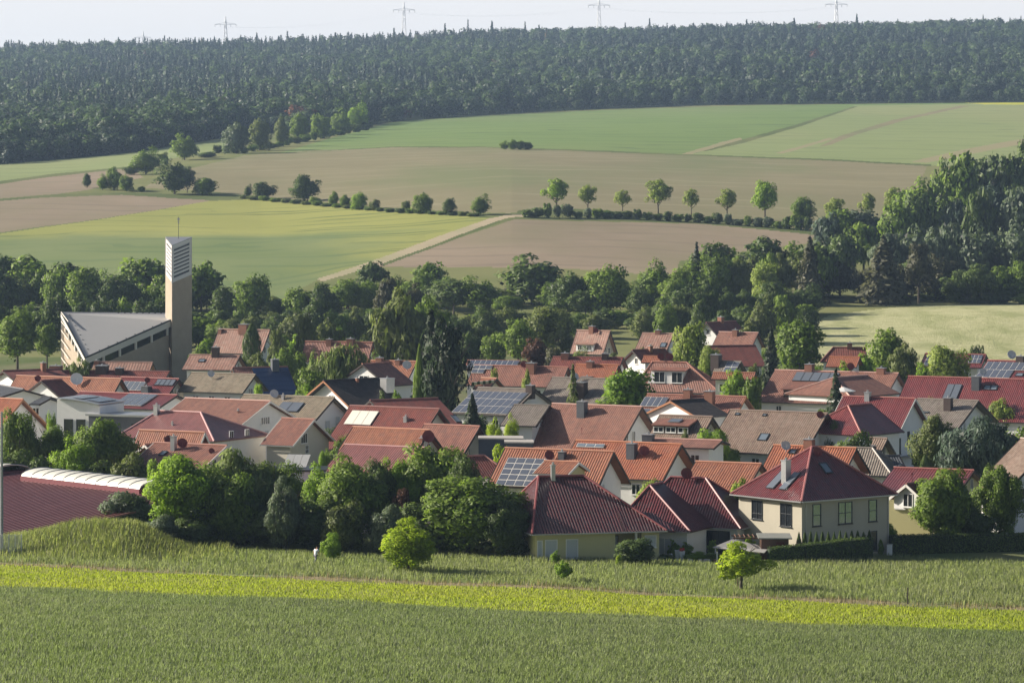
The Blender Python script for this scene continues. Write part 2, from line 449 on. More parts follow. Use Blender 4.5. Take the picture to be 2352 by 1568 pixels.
FIELDS = [  # name, label, material
 ('wheat_field', 'dull green wheat field across the bottom of the picture', field('wheat', (.15, .18, .10), (.22, .25, .15), (.15, .19, .085), .035, bump=.25)),
 ('grass_strip', 'bright yellow-green crop strip below the meadow', field('strip', (.24, .28, .055), (.32, .345, .075), (.21, .27, .05), .08, bump=.15)),
 ('dry_grass', 'narrow pinkish dry grass verge beside the yellow-green strip', field('verge', (.24, .21, .12), (.31, .26, .15), (.17, .21, .08), .35, bump=.15)),
 ('meadow', 'tall grass meadow in front of the houses', field('meadow', (.22, .275, .11), (.32, .35, .16), (.17, .23, .09), .07, bump=.2)),
 ('village_ground', 'garden and street ground between the houses', field('village', (.08, .12, .035), (.14, .17, .06), (.22, .19, .13), .06)),
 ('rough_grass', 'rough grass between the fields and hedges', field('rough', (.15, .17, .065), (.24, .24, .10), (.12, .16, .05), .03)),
 ('hay_field', 'mown pale hay field beyond the village', field('hay', (.31, .325, .15), (.60, .59, .35), (.29, .32, .14), .25, fine=.45, patch=.35, bump=.5)),
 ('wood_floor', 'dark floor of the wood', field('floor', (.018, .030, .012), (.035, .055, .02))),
 ('green_field', 'green grain field below the forest', field('green', (.135, .215, .062), (.20, .275, .092), (.215, .26, .105), .006, lines=[(97, 40, 6, (.09, .14, .06), .6)], fine=.15)),
 ('pale_green_field', 'pale green grain field below the forest', field('palegreen', (.21, .265, .105), (.275, .32, .14), (.285, .30, .14), .008, lines=[(110, 45, 6, (.16, .20, .095), .6)], fine=.2)),
 ('stubble_field', 'olive brown field on the slope', field('stubble', (.20, .185, .105), (.285, .255, .15), (.18, .205, .095), .02, lines=[(92, 30, 5, (.31, .285, .18), .5), (89, 13, 3, (.20, .185, .11), .3)], fine=.25)),
 ('ploughed_field', 'pinkish brown bare field', field('plough', (.25, .20, .14), (.335, .27, .195), (.235, .21, .13), .03, lines=[(88, 24, 4, (.20, .16, .12), .5), (91, 9, 2, (.28, .23, .175), .3)], fine=.4)),
 ('barley_field', 'yellow-green barley field behind the church', field('barley', (.275, .29, .080), (.375, .38, .125), (.26, .29, .085), .012, lines=[(83, 30, 3.6, (.13, .17, .055), .8), (76, 47, 3.4, (.14, .18, .06), .75), (25, 70, 1.8, (.18, .21, .07), .3)], fine=.3)),
 ('young_wheat_field', 'blue-green wheat field behind the church', field('youngwheat', (.165, .215, .105), (.22, .265, .135), (.14, .20, .085), .010, lines=[(84, 34, 3.8, (.11, .15, .07), .75)], fine=.3)),
 ('farm_track', 'pale sandy farm track between two fields', field('track', (.37, .31, .21), (.46, .39, .27), (.33, .32, .19), .12)),
 ('field_margin', 'darker grass margin between fields', field('margin', (.08, .11, .035), (.13, .16, .055), (.18, .19, .08), .04)),
 ('rapeseed_field', 'yellow rapeseed field at the forest edge', field('rape', (.42, .44, .05), (.52, .52, .08))),
 ('bare_patch', 'sandy bare streak in the grain', field('bare', (.33, .27, .17), (.27, .28, .14))),
 ('lawn', 'short green lawn beside the bungalows', field('lawn', (.10, .17, .035), (.16, .23, .06), (.09, .15, .03), .1)),
]
FI = {f[0]: i for i, f in enumerate(FIELDS)}
def blend_crop():
    # the barley runs over softly into a bluer, later crop on its lower left part
    m = FIELDS[FI['barley_field']][2]; nt = m.node_tree; b = nt.nodes['Principled BSDF']
    old = b.inputs['Base Color'].links[0].from_socket; tc = N(nt, 'ShaderNodeTexCoord'); sx = N(nt, 'ShaderNodeSeparateXYZ'); nt.links.new(tc.outputs['Object'], sx.inputs[0])
    nz = math_node(nt, 'MULTIPLY', math_node(nt, 'SUBTRACT', noise(nt, tc.outputs['Object'], .03, 4), .5), 60)
    def mr(v, a, b_):
        q = N(nt, 'ShaderNodeMapRange'); q.interpolation_type = 'SMOOTHSTEP'; nt.links.new(v, q.inputs[0]); q.inputs[1].default_value = a; q.inputs[2].default_value = b_; return q.outputs[0]
    fy = mr(math_node(nt, 'ADD', sx.outputs[1], nz), 1152, 1112); fx = mr(math_node(nt, 'ADD', sx.outputs[0], nz), -20, -68)
    n3 = ramp(nt, noise(nt, tc.outputs['Object'], .02, 4), [(.4, 0.0), (.65, 1.0)])
    green = mixc(nt, n3, (.165, .22, .105), (.125, .19, .080))
    green = mixc(nt, .22, green, old)
    nt.links.new(mixc(nt, math_node(nt, 'MULTIPLY', fy, fx), old, green), b.inputs['Base Color'])
blend_crop()
# outlines of the far fields, each given where its corners meet the ground
POLY = [
 ('green_field', [(640, 352), (760, 318), (900, 281), (1100, 267), (1400, 253), (1700, 243), (2420, 234), (2420, 372), (2130, 380), (1900, 368), (1600, 357), (1300, 345), (1100, 338), (900, 338), (700, 347)]),
 ('pale_green_field', [(1585, 356), (1700, 326), (1830, 290), (1965, 243), (2420, 236), (2420, 390), (2130, 380), (1900, 368)]),
 ('field_margin', [(1590, 349), (1700, 322), (1830, 286), (1960, 245), (1970, 245), (1840, 290), (1710, 328), (1620, 348)]),
 ('stubble_field', [(1880, 338), (1930, 312), (2050, 276), (2205, 243), (2230, 243), (2080, 276), (1960, 312), (1910, 332)]),
 ('bare_patch', [(1780, 352), (1860, 330), (1905, 316), (1912, 320), (1860, 336), (1800, 353)]),
 ('bare_patch', [(2090, 372), (2210, 344), (2330, 322), (2400, 312), (2400, 322), (2280, 344), (2130, 374)]),
 ('bare_patch', [(1565, 354), (1660, 326), (1700, 316), (1705, 320), (1640, 340), (1580, 357)]),
 ('rapeseed_field', [(2205, 236), (2280, 230), (2420, 228), (2420, 241), (2260, 240)]),
 ('stubble_field', [(460, 382), (560, 357), (640, 352), (700, 347), (900, 338), (1100, 338), (1300, 345), (1600, 357), (1900, 368), (2130, 380), (2110, 430), (2030, 500), (1930, 530), (1830, 526), (1660, 508), (1500, 494), (1350, 486), (1240, 481), (1170, 490), (1100, 488), (900, 478), (700, 460), (560, 448), (470, 438), (330, 432), (380, 400)]),
 ('field_margin', [(640, 352), (900, 337), (1100, 336.5), (1300, 343), (1600, 355), (1900, 365.5), (2140, 378), (2140, 382), (1900, 369), (1600, 358.5), (1300, 346), (1100, 338.8), (900, 339)]),
 ('ploughed_field', [(1180, 504), (1300, 507), (1600, 514), (1880, 537), (1850, 560), (1720, 575), (1560, 600), (1550, 640), (1440, 626), (1300, 616), (1100, 613), (860, 613), (885, 604)]),
 ('field_margin', [(1240, 476), (1400, 484), (1600, 500), (1850, 526), (1900, 545), (1850, 537), (1600, 513), (1300, 506), (1180, 503), (1190, 484)]),
 ('barley_field', [(-60, 545), (250, 501), (480, 462), (600, 457), (700, 468), (900, 486), (1050, 495), (1130, 502), (880, 600), (735, 640), (640, 690), (300, 700), (-60, 700)]),
 ('barley_field', [(-60, 556), (150, 528), (330, 521), (560, 523), (740, 540), (850, 556), (830, 572), (740, 585), (700, 612), (640, 655), (560, 720), (-60, 720)]),
 ('ploughed_field', [(-60, 466), (100, 453), (280, 447), (480, 457), (480, 462), (250, 500), (-60, 542)]),
 ('ploughed_field', [(-60, 432), (120, 405), (300, 386), (330, 408), (200, 436), (130, 446), (-60, 460)]),
 ('field_margin', [(-60, 462), (130, 446), (280, 442), (420, 446), (560, 452), (700, 464), (900, 482), (1110, 494), (1130, 500), (1050, 496), (700, 469), (590, 458), (480, 460), (280, 448), (100, 453.5), (-60, 466)]),
 ('pale_green_field', [(-60, 384), (300, 352), (520, 318), (520, 348), (380, 366), (300, 385), (120, 404), (-60, 430)]),
 ('field_margin', [(-60, 424), (120, 400), (300, 382), (300, 386), (120, 406), (-60, 431)]),
 ('farm_track', [(728, 641), (870, 594), (1000, 545), (1120, 503), (1163, 494), (1240, 490), (1240, 495), (1172, 500), (1140, 508), (1010, 557), (880, 605), (740, 647)]),
 ('field_margin', [(880, 605), (1010, 557), (1140, 508), (1180, 500), (1180, 505), (1145, 512), (1015, 561), (880, 611)]),
 ('hay_field', [(1860, 745), (1905, 724), (2050, 706), (2200, 699), (2420, 693), (2600, 700), (2600, 840), (1860, 840)]),
]
def in_poly(u, v, pts):
    ins = np.zeros(u.shape, bool); n = len(pts)
    for i in range(n):
        x1, y1 = pts[i]; x2, y2 = pts[(i + 1) % n]
        c = ((y1 > v) != (y2 > v)) & (u < (x2 - x1) * (v - y1) / ((y2 - y1) if y2 != y1 else 1e-9) + x1)
        ins ^= c
    return ins
EDGE_U = np.array([-3000, 0, 150, 300, 510, 560, 700, 800, 900, 1100, 1300, 1600, 1960, 2352, 5000], float)
EDGE_V = np.array([385, 379, 366, 352, 318, 306, 306, 296, 281, 266, 255, 243, 239, 236, 234], float)
def forest_edge_D(u):
    """distance at which the forest begins in direction u"""
    out = []
    for q in np.atleast_1d(u):
        v = float(np.interp(q, EDGE_U, EDGE_V)); out.append(hit(q, v, 1200, 4400)[0])
    return np.array(out)
EU = np.concatenate([np.linspace(-2400, -100, 12), np.linspace(-60, 2420, 125), np.linspace(2460, 5000, 12)])
ED = forest_edge_D(EU)

us = np.concatenate([np.linspace(-7000, -700, 22)[:-1], np.linspace(-700, -30, 60)[:-1], np.arange(-30, 2385, 3.0), np.linspace(2385, 3050, 60), np.linspace(3050, 9400, 22)[1:]])
ys = np.concatenate([np.linspace(.5, 110, 40)[:-1], np.linspace(110, 375, 330)[:-1], np.linspace(375, 700, 80)[:-1],
                     700 * (2800 / 700.) ** (np.linspace(0, 1, 520)[:-1]), np.linspace(2800, 4700, 60)[:-1], np.linspace(4700, 6000, 8)])
UU, YY = np.meshgrid(us, ys)
XX = (UU - U0) / F * YY
ZZ = ground(XX, YY)
V = np.stack([XX, YY, ZZ], -1).reshape(-1, 3)
nc = len(us); nr = len(ys)
ii, jj = np.meshgrid(np.arange(nr - 1), np.arange(nc - 1), indexing='ij')
a = ii * nc + jj
Q = np.stack([a, a + 1, a + 1 + nc, a + nc], -1).reshape(-1, 4)
cx = V[Q, 0].mean(1); cyy = V[Q, 1].mean(1); cz = V[Q, 2].mean(1)
fu, fv = project(cx, cyy, cz)
wob = (np.sin(cx * .31) + np.sin(cx * .13 + 2) + np.sin(cyy * .11)) * .35
tt = cyy + .377 * cx
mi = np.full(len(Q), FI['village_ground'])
mi[tt < 364] = FI['meadow']
lawn = (cx > 13.5) & (cx < 30) & (cyy > 340) & (cyy < 352)
mi[lawn] = FI['lawn']
vr = wob * .9
mi[tt < 310.2 + vr * 3.0] = FI['dry_grass']
mi[tt < 306 + vr] = FI['grass_strip']
mi[tt < 247 + wob * .4] = FI['wheat_field']
far = cyy > 745
mi[far] = FI['rough_grass']
edgej = np.random.default_rng(3).normal(size=len(Q)) * .15 + np.sin(cx * .05) * np.sin(cyy * .08)
for nm, pts in POLY:
    d0 = 640 if nm == 'hay_field' else 930
    sel = (cyy > d0) & (cyy < 4000)
    s2 = np.where(sel)[0]
    mi[s2[in_poly(fu[s2] + (edgej[s2] * 14 if nm == 'young_wheat_field' else 0), fv[s2] + wob[s2] * .5 + (edgej[s2] * 2.5 if nm == 'young_wheat_field' else 0), pts)]] = FI[nm]
sel = np.where(cyy > 1300)[0]
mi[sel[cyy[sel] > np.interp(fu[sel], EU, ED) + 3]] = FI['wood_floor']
for i, (nm, lab, mat) in enumerate(FIELDS):
    q = Q[mi == i]
    if len(q) == 0: continue
    uq, inv = np.unique(q.ravel(), return_inverse=True)
    me = np_mesh(nm, V[uq], inv.reshape(-1, 4), 4, smooth=True)
    me.materials.append(mat)
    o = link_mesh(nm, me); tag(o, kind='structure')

# ---------------------------------------------------------------- trees: a few crown shapes, copied tree by tree
def leaf_quads(pos, nrm, size, rg, aspect=1.0, hang=None, soft=None):
    n = len(pos)
    sn = (nrm if soft is None else soft) + rg.normal(size=(n, 3)) * .30
    nrm = nrm / np.maximum(np.linalg.norm(nrm, axis=1, keepdims=True), 1e-6)
    t = rg.normal(size=(n, 3))
    if hang is not None: t = t * .25 + hang
    t = t - nrm * (t * nrm).sum(1, keepdims=True); t /= np.maximum(np.linalg.norm(t, axis=1, keepdims=True), 1e-6)
    b = np.cross(nrm, t)
    s = (size * rg.uniform(.6, 1.35, n))[:, None]
    t = t * s * .5 * aspect; b = b * s * .5 / (aspect ** .5)
    Vv = np.stack([pos - t, pos + b * .8, pos + t, pos - b * .8], 1).reshape(-1, 3)
    return Vv, np.arange(4 * n).reshape(-1, 4), np.repeat(sn / np.maximum(np.linalg.norm(sn, axis=1, keepdims=True), 1e-6), 4, axis=0)

def crown_broad(seed, nblob=34, nleaf=4200, ls=.05, zc=.57, rz=.43, rx=.5, br=(.10, .20), low=.0, aspect=1.2, inner=.18, shape=1.0, hang=None, rough=.55):
    rg = np.random.default_rng(seed)
    d = rg.normal(size=(nblob, 3)); d /= np.linalg.norm(d, axis=1, keepdims=True)
    d[:, 2] = np.where(d[:, 2] < -.55 + low, -d[:, 2], d[:, 2])
    an = np.arctan2(d[:, 1], d[:, 0]); zl = 1 + .14 * np.sin(an + rg.uniform(0, 6)) + .10 * rg.normal(size=nblob)
    lump = 1 + .16 * np.sin(an * 2 + rg.uniform(0, 6)) + .12 * np.sin(an * 3 + rg.uniform(0, 6))
    rb = rg.uniform(br[0], br[1], nblob)
    rad = rg.uniform(.55, 1.0, nblob) * lump
    cen = d * np.array([rx, rx, rz]) * rad[:, None] * (1 - rb[:, None] * 1.1)
    top = np.clip(cen[:, 2] / rz, 0, 1)
    cen[:, 2] *= np.clip(zl, .7, 1.15)
    cen[:, :2] *= (1 - (1 - shape) * top)[:, None]
    cen[:, 2] += zc
    wgt = rb ** 2; k = rg.choice(nblob, nleaf, p=wgt / wgt.sum())
    ld = rg.normal(size=(nleaf, 3)); ld /= np.linalg.norm(ld, axis=1, keepdims=True)
    ld[:, 2] = np.where(rg.random(nleaf) < .45, np.abs(ld[:, 2]), ld[:, 2])
    rr = rb[k] * (rg.uniform(.62, 1.12, nleaf))
    pos = cen[k] + ld * rr[:, None] * np.array([1, 1, .85])
    nrm = ld + rg.normal(size=(nleaf, 3)) * rough + np.array([0, 0, .25])
    oc = (cen[k] - np.array([0, 0, zc])) / np.array([rx, rx, rz]); soft = ld * .75 + oc * .6 + np.array([0, 0, .12])
    ni = int(nleaf * inner)
    di = rg.normal(size=(ni, 3)); di /= np.linalg.norm(di, axis=1, keepdims=True)
    pi = di * np.array([rx, rx, rz]) * (rg.random(ni) ** .5 * .72)[:, None] + np.array([0, 0, zc])
    pos = np.concatenate([pos, pi]); nrm = np.concatenate([nrm, di + rg.normal(size=(ni, 3)) * .6]); soft = np.concatenate([soft, di])
    size = np.concatenate([np.full(nleaf, ls), np.full(ni, ls * 1.7)])
    return leaf_quads(pos, nrm, size, rg, aspect, hang, soft)

def crown_cone(seed, nlay=22, per=95, ls=.06, base=.06, rx=.5, power=.85, jag=.35, droop=.35):
    rg = np.random.default_rng(seed)
    P_, N_, S_ = [], [], []; nr_ = .35 if per > 40 else .15
    for i in range(nlay):
        f = i / (nlay - 1.0)
        z = base + (1 - base) * f ** .92
        rmax = rx * (1 - f) ** power * rg.uniform(.82, 1.08) + .012
        nb = max(5, int(13 * (1 - f) + 4)); bo = rg.uniform(0, 6.28); bl = rg.uniform(1 - jag, 1.1, nb)
        n = max(10, int(per * (1 - f * .75)))
        bi = rg.integers(0, nb, n); r = rmax * bl[bi] * rg.random(n) ** .55
        an = bo + bi * 2 * PI / nb + rg.normal(size=n) * .16 / (r / max(rmax, .01) + .35)
        zz = z - droop * r * .55 + rg.normal(size=n) * .010
        P_.append(np.stack([r * np.cos(an), r * np.sin(an), zz], 1))
        S_.append(np.stack([np.cos(an) * .85, np.sin(an) * .85, np.full(n, .45)], 1) + rg.normal(size=(nb, 3))[bi] * .22)
        N_.append(np.stack([np.cos(an) * .55, np.sin(an) * .55, np.full(n, .8)], 1) + rg.normal(size=(n, 3)) * nr_)
    pos = np.concatenate(P_); nrm = np.concatenate(N_)
    return leaf_quads(pos, nrm, np.full(len(pos), ls), rg, 1.5, None, np.concatenate(S_))

def crown_column(seed, n=2600, ls=.05, rx=.5):
    rg = np.random.default_rng(seed)
    z = rg.random(n) ** .9; an = rg.uniform(0, 2 * PI, n)
    prof = np.minimum(1, (1 - z) * 3.0) ** .6 * (.85 + .15 * np.sin(z * 9 + an * 2)) * np.minimum(1, .75 + z)
    r = rx * prof * rg.uniform(.78, 1.02, n)
    pos = np.stack([r * np.cos(an), r * np.sin(an), z * .985], 1)
    nrm = np.stack([np.cos(an), np.sin(an), np.full(n, .35)], 1) + rg.normal(size=(n, 3)) * .45
    return leaf_quads(pos, nrm, np.full(n, ls), rg, 1.6, np.array([0, 0, 1.0]), np.stack([np.cos(an), np.sin(an), np.full(n, .2)], 1) + rg.normal(size=(n, 3)) * .2)

def trunk_mesh(seed, top=.62, r=.028, limbs=6, lo=.25, spread=.30):
    rg = np.random.default_rng(seed); mb = MB()
    p = np.zeros(3); q = p
    for i in range(5):
        f0, f1 = i / 5., (i + 1) / 5.
        q = np.array([rg.normal() * .010, rg.normal() * .010, top * f1]) if i else np.array([0, 0, top * f1])
        mb.tube(p, q, r * (1 - .65 * f0), r * (1 - .65 * f1), 7); p = q
    for i in range(limbs):
        z = lo + (top - lo) * (i + .5) / limbs; an = i * 2.4 + rg.uniform(0, 1)
        e = np.array([math.cos(an) * spread, math.sin(an) * spread, z + rg.uniform(.10, .24)])
        m = e * .5 + np.array([0, 0, z]) * .5 + np.array([0, 0, -.02])
        mb.tube((0, 0, z), m, r * .42, r * .28, 5); mb.tube(m, e, r * .28, r * .10, 5)
        for s in (-1, 1):
            e2 = m + np.array([math.cos(an + s * .7) * spread * .5, math.sin(an + s * .7) * spread * .5, .12])
            mb.tube(m, e2, r * .18, r * .06, 4)
    me = bpy.data.meshes.new('trunk'); me.from_pydata(mb.v, [], mb.f); me.materials.append(M['bark']); me.update()
    return me

SHAPES = {}
def shape(kind, lod, var):
    key = (kind, lod, var)
    if key in SHAPES: return SHAPES[key]
    k = {'n': 1.0, 'm': .34, 'f': .12}[lod]; s = {'n': 1.0, 'm': 1.5, 'f': 2.4}[lod]
    sd = var * 17 + {'n': 1, 'm': 2, 'f': 3}[lod] * 101 + sum(ord(c) for c in kind)
    if kind == 'round': a = crown_broad(sd, 46, int(15000 * k), .030 * s, low=-.2)
    elif kind == 'full': a = crown_broad(sd, 58, int(16000 * k), .030 * s, zc=.49, rz=.51, rx=.5, br=(.10, .19), low=-1.0, shape=.86, inner=.22)
    elif kind == 'oval': a = crown_broad(sd, 48, int(14000 * k), .028 * s, zc=.55, rz=.46, shape=.75, low=-.3)
    elif kind == 'dense': a = crown_broad(sd, 60, int(17000 * k), .028 * s, zc=.52, rz=.49, br=(.09, .15), low=-.6, shape=.9, inner=.3)
    elif kind == 'tall': a = crown_broad(sd, 52, int(12000 * k), .028 * s, zc=.53, rz=.48, rx=.45, br=(.09, .17), shape=.6, low=-.5)
    elif kind == 'birch': a = crown_broad(sd, 46, int(11000 * k), .028 * s, zc=.54, rz=.46, rx=.47, br=(.07, .15), shape=.6, aspect=1.9, hang=np.array([0, 0, -1.0]), low=-.4)
    elif kind == 'willow': a = crown_broad(sd, 44, int(13000 * k), .030 * s, zc=.52, rz=.47, br=(.10, .18), aspect=2.4, hang=np.array([0, 0, -1.0]), low=-.5)
    elif kind == 'sprout': a = crown_broad(sd, 70, int(13000 * k), .026 * s, zc=.50, rz=.50, rx=.5, br=(.05, .11), low=-.9, shape=.8, inner=.15, rough=.8)
    elif kind == 'sparse': a = crown_broad(sd, 34, int(5200 * k * 1.9), .024 * s, zc=.62, rz=.37, br=(.07, .14), inner=.10, rough=.8)
    elif kind == 'apple': a = crown_broad(sd, 26, int(6500 * k), .034 * s, zc=.60, rz=.40, rx=.52, br=(.07, .15), low=-.35, inner=.12, rough=.8, shape=.7)
    elif kind == 'bush': a = crown_broad(sd, 40, int(9000 * k), .042 * s, zc=.48, rz=.50, br=(.12, .20), low=-1.0, inner=.25)
    elif kind == 'ball': a = crown_broad(sd, 90, int(7000 * k), .040 * s, zc=.50, rz=.52, rx=.53, br=(.07, .10), low=-.9, inner=.25)
    elif kind == 'spruce': a = crown_cone(sd, 26, int(430 * k), .045 * s)
    elif kind == 'thinspruce': a = crown_cone(sd, 18, int(230 * k), .05 * s, jag=.55, droop=.2, power=.8)
    elif kind == 'pine': a = crown_broad(sd, 40, int(10000 * k), .030 * s, zc=.58, rz=.41, br=(.08, .15), shape=.55, aspect=1.6, low=-.2)
    elif kind == 'column': a = crown_column(sd, int(7000 * k), .045 * s)
    v = a[0]; r_ = np.sort(np.hypot(v[:, 0], v[:, 1]))[int(len(v) * .985)]; zt_ = np.sort(v[:, 2])[int(len(v) * .997)]
    v[:, :2] *= .5 / r_; v[:, 2] *= 1.0 / zt_
    me = np_mesh('crown_shape', v, a[1], nrm=a[2]); SHAPES[key] = me
    return me
CROWN = {}
def crown(kind, lod, var, leaf):
    key = (kind, lod, var, leaf)
    if key not in CROWN:
        me = shape(kind, lod, var).copy(); me.materials.append(LEAF[leaf]); CROWN[key] = me
    return CROWN[key]
TRUNK = {}
def trunk(kind):
    if kind not in TRUNK:
        if kind in ('spruce', 'thinspruce', 'column'): TRUNK[kind] = trunk_mesh(5, .90, .022, 0)
        elif kind in ('sparse', 'apple'): TRUNK[kind] = trunk_mesh(6, .72, .030, 9, .28, .30)
        else: TRUNK[kind] = trunk_mesh(7, .66, .032, 7)
    return TRUNK[kind]

TREES = []
def tree(kind, leaf, u, vtop, wU, D=None, vbase=None, label=None, group=None, lod=None, name=None, cat=None, dy=0, wy=1.0, sink=.04, bark=True):
    """a tree whose top shows at (u, vtop), wU wide, standing D metres off (or where the ground shows at vbase)"""
    if D is None:
        D = hit(u, vbase, 100 if vbase > 850 else 860)[0]
    D = float(D) + dy
    x = (u - U0) / F * D; z0 = gz(x, D)
    h = max(.5, CZ - (vtop - V0) / F * D - z0) + sink * 2
    wdt = wU / F * D
    if lod is None: lod = 'n' if D < 470 else ('m' if D < 900 else 'f')
    var = random.randrange(3 if lod != 'n' else 2)
    bushy = kind in ('bush', 'ball') or (kind == 'column' and h < 2.5)
    if name is None: name = {'spruce': 'spruce_tree', 'thinspruce': 'spruce_tree', 'pine': 'pine_tree', 'column': 'thuja_tree', 'willow': 'willow_tree', 'birch': 'birch_tree', 'bush': 'bush', 'ball': 'clipped_bush'}.get(kind, 'broadleaf_tree')
    if cat is None: cat = 'bush' if bushy else 'tree'
    rz = random.uniform(0, 6.28)
    if bushy:
        o = link_mesh(name, crown(kind, lod, var, leaf), None, (x, D, z0 - sink))
        o.rotation_euler = (0, 0, rz); o.scale = (wdt, wdt * wy, h)
        tag(o, label, cat, group); TREES.append(o); return o
    root = empty(name, (x, D, z0 - sink), rz)
    tag(root, label, cat, group)
    c = link_mesh('crown', crown(kind, lod, var, leaf), root); c.scale = (wdt, wdt * wy, h)
    t = link_mesh('trunk', trunk(kind), root); tw = h * .5 + wdt * .35
    t.scale = (tw if kind not in ('sparse', 'apple') else wdt, tw if kind not in ('sparse', 'apple') else wdt, h)
    if kind in ('spruce', 'thinspruce', 'column'): t.scale = (h * .6, h * .6, h)
    TREES.append(root)
    return root

def stuff_trees(name, spots, leafs, label, cat):
    """a far wood that reads as one mass: many trees written into ONE mesh. spots: (x, y, z, w, h, kind, leaf index)"""
    Vs, Qs, Ms, Ns = [], [], [], []; n = 0
    for (x, y, z, w_, h_, kind, li) in spots:
        me = shape(kind, 'x', random.randrange(4)) if (kind, 'x') in SHAPES else None
        base = FARSH[kind][random.randrange(len(FARSH[kind]))]
        an = random.uniform(0, 6.28); ca, sa = math.cos(an), math.sin(an)
        v = base[0]
        vv = np.empty_like(v); vv[:, 0] = (v[:, 0] * ca - v[:, 1] * sa) * w_ + x; vv[:, 1] = (v[:, 0] * sa + v[:, 1] * ca) * w_ + y; vv[:, 2] = v[:, 2] * h_ + z
        q = base[2]; nn = np.empty_like(q); nn[:, 0] = q[:, 0] * ca - q[:, 1] * sa; nn[:, 1] = q[:, 0] * sa + q[:, 1] * ca; nn[:, 2] = q[:, 2]; Ns.append(nn)
        Vs.append(vv); Qs.append(base[1] + n); Ms.append(np.full(len(base[1]), li)); n += len(v)
    me = np_mesh(name, np.concatenate(Vs), np.concatenate(Qs), 4, matidx=np.concatenate(Ms), nrm=np.concatenate(Ns))
    for l in leafs: me.materials.append(LEAF[l])
    me.polygons.foreach_set('material_index', np.concatenate(Ms).astype(np.int32))
    o = link_mesh(name, me); tag(o, label, cat, kind='stuff')
    return o
FARSH = {
 'con': [crown_cone(900 + i, 13, 48, .10, jag=.25, power=.55 + .05 * i) for i in range(5)],
 'dec': [crown_broad(930 + i, 14, 330, .09, br=(.14, .24), low=-.4, inner=.15, rough=.25) for i in range(5)],
 'pin': [crown_broad(960 + i, 12, 200, .11, zc=.62, rz=.36, br=(.13, .22), shape=.6, rough=.25) for i in range(4)],
 'decn': [crown_broad(980 + i, 26, 520, .075, br=(.12, .2), zc=.49, rz=.51, low=-1, inner=.2, rough=.3) for i in range(5)],
}

# ---------------------------------------------------------------- houses
def arr(*q): return np.array(q, float)
Z1 = arr(0, 0, 1)

def roof_mesh(name, planes, mat, parent, thick=.18):
    """planes: polygons seen counter-clockwise from above; each carries tile coordinates in metres"""
    Vv, Ff, UV = [], [], []
    for pl in planes:
        pts = [np.array(p, float) for p in pl]
        n = np.cross(pts[1] - pts[0], pts[2] - pts[0]); n /= np.linalg.norm(n)
        if n[2] < 0: pts = pts[::-1]; n = -n
        dn = arr(n[0], n[1], 0); dn = dn / max(np.linalg.norm(dn), 1e-6)
        ud = np.cross(Z1, dn); vd = np.cross(ud, n); vd /= np.linalg.norm(vd)
        if vd[2] > 0: vd = -vd
        b = len(Vv); m = len(pts); o = pts[0]
        Vv += pts + [p - n * thick for p in pts]
        top = tuple(b + i for i in range(m)); Ff.append(top); UV += [((p - o) @ ud + 50.0, (p - o) @ vd + 50.0) for p in pts]
        Ff.append(tuple(b + m + i for i in range(m))[::-1]); UV += [(.02, .02)] * m
        for i in range(m):
            Ff.append((b + (i + 1) % m, b + i, b + m + i, b + m + (i + 1) % m)); UV += [(.02, .02)] * 4
    return obj(name, Vv, Ff, mat, parent, UV)

def caps(lines, mat, parent, r=.13):
    mb = MB()
    for p, q in lines:
        p = np.array(p, float) + Z1 * .03; q = np.array(q, float) + Z1 * .03
        mb.tube(p, q, r, r, 6)
    return mb.build('ridge_cap', mat, parent)

def window(root, c, right, nrm, w_, h_, frame='frame', mull=1, pane='glass', trans=0, name='window'):
    c = np.array(c, float); right = np.array(right, float); nrm = np.array(nrm, float); t = .075
    mb = MB(); hw, hh = w_ / 2, h_ / 2
    for s in (-1, 1):
        mb.box(c + right * s * (hw - t / 2) + nrm * .02, right * t / 2, nrm * .05, Z1 * hh)
        mb.box(c + Z1 * s * (hh - t / 2) + nrm * .02, right * (hw - t), nrm * .05, Z1 * t / 2)
    for k in range(mull): mb.box(c + right * (-hw + w_ * (k + 1) / (mull + 1)) + nrm * .02, right * t * .45, nrm * .045, Z1 * (hh - t))
    if trans: mb.box(c + Z1 * (hh - h_ * trans) + nrm * .02, right * (hw - t), nrm * .042, Z1 * t * .45)
    mb.box(c - Z1 * (hh + .04) + nrm * .06, right * (hw + .06), nrm * .10, Z1 * .035)
    o = mb.build(name, M[frame], root)
    MB().box(c + nrm * .004, right * (hw - t * .6), nrm * .012, Z1 * (hh - t * .6)).build('pane', M[pane], o)
    return o

def chimney(root, p, e, f, h=1.2, bw=.35, mat='brick_ch', cap='metal'):
    c = p + Z1 * (h / 2 - .5)
    o = MB().box(c, e * bw, f * bw, Z1 * (h / 2 + .5)).build('chimney', M[mat], root)
    MB().box(p + Z1 * (h + .04), e * (bw + .06), f * (bw + .06), Z1 * .04).tube(p + Z1 * (h + .08), p + Z1 * (h + .34), .12, .12, 8).build('chimney_cap', M[cap], o)

def dish(root, p, r=.5, mat='dish_grey', up=.8):
    c = p + Z1 * (up + r * .3); nn = arr(.22, -.88, .40)
    o = MB().tube(p - Z1 * .1, c - nn / np.linalg.norm(nn) * .12, .035).disc_dish(c, nn, r, r * .28).tube(c - Z1 * r * .95, c + nn * r * .9 - Z1 * r * .2, .02).build('satellite_dish', M[mat], root)

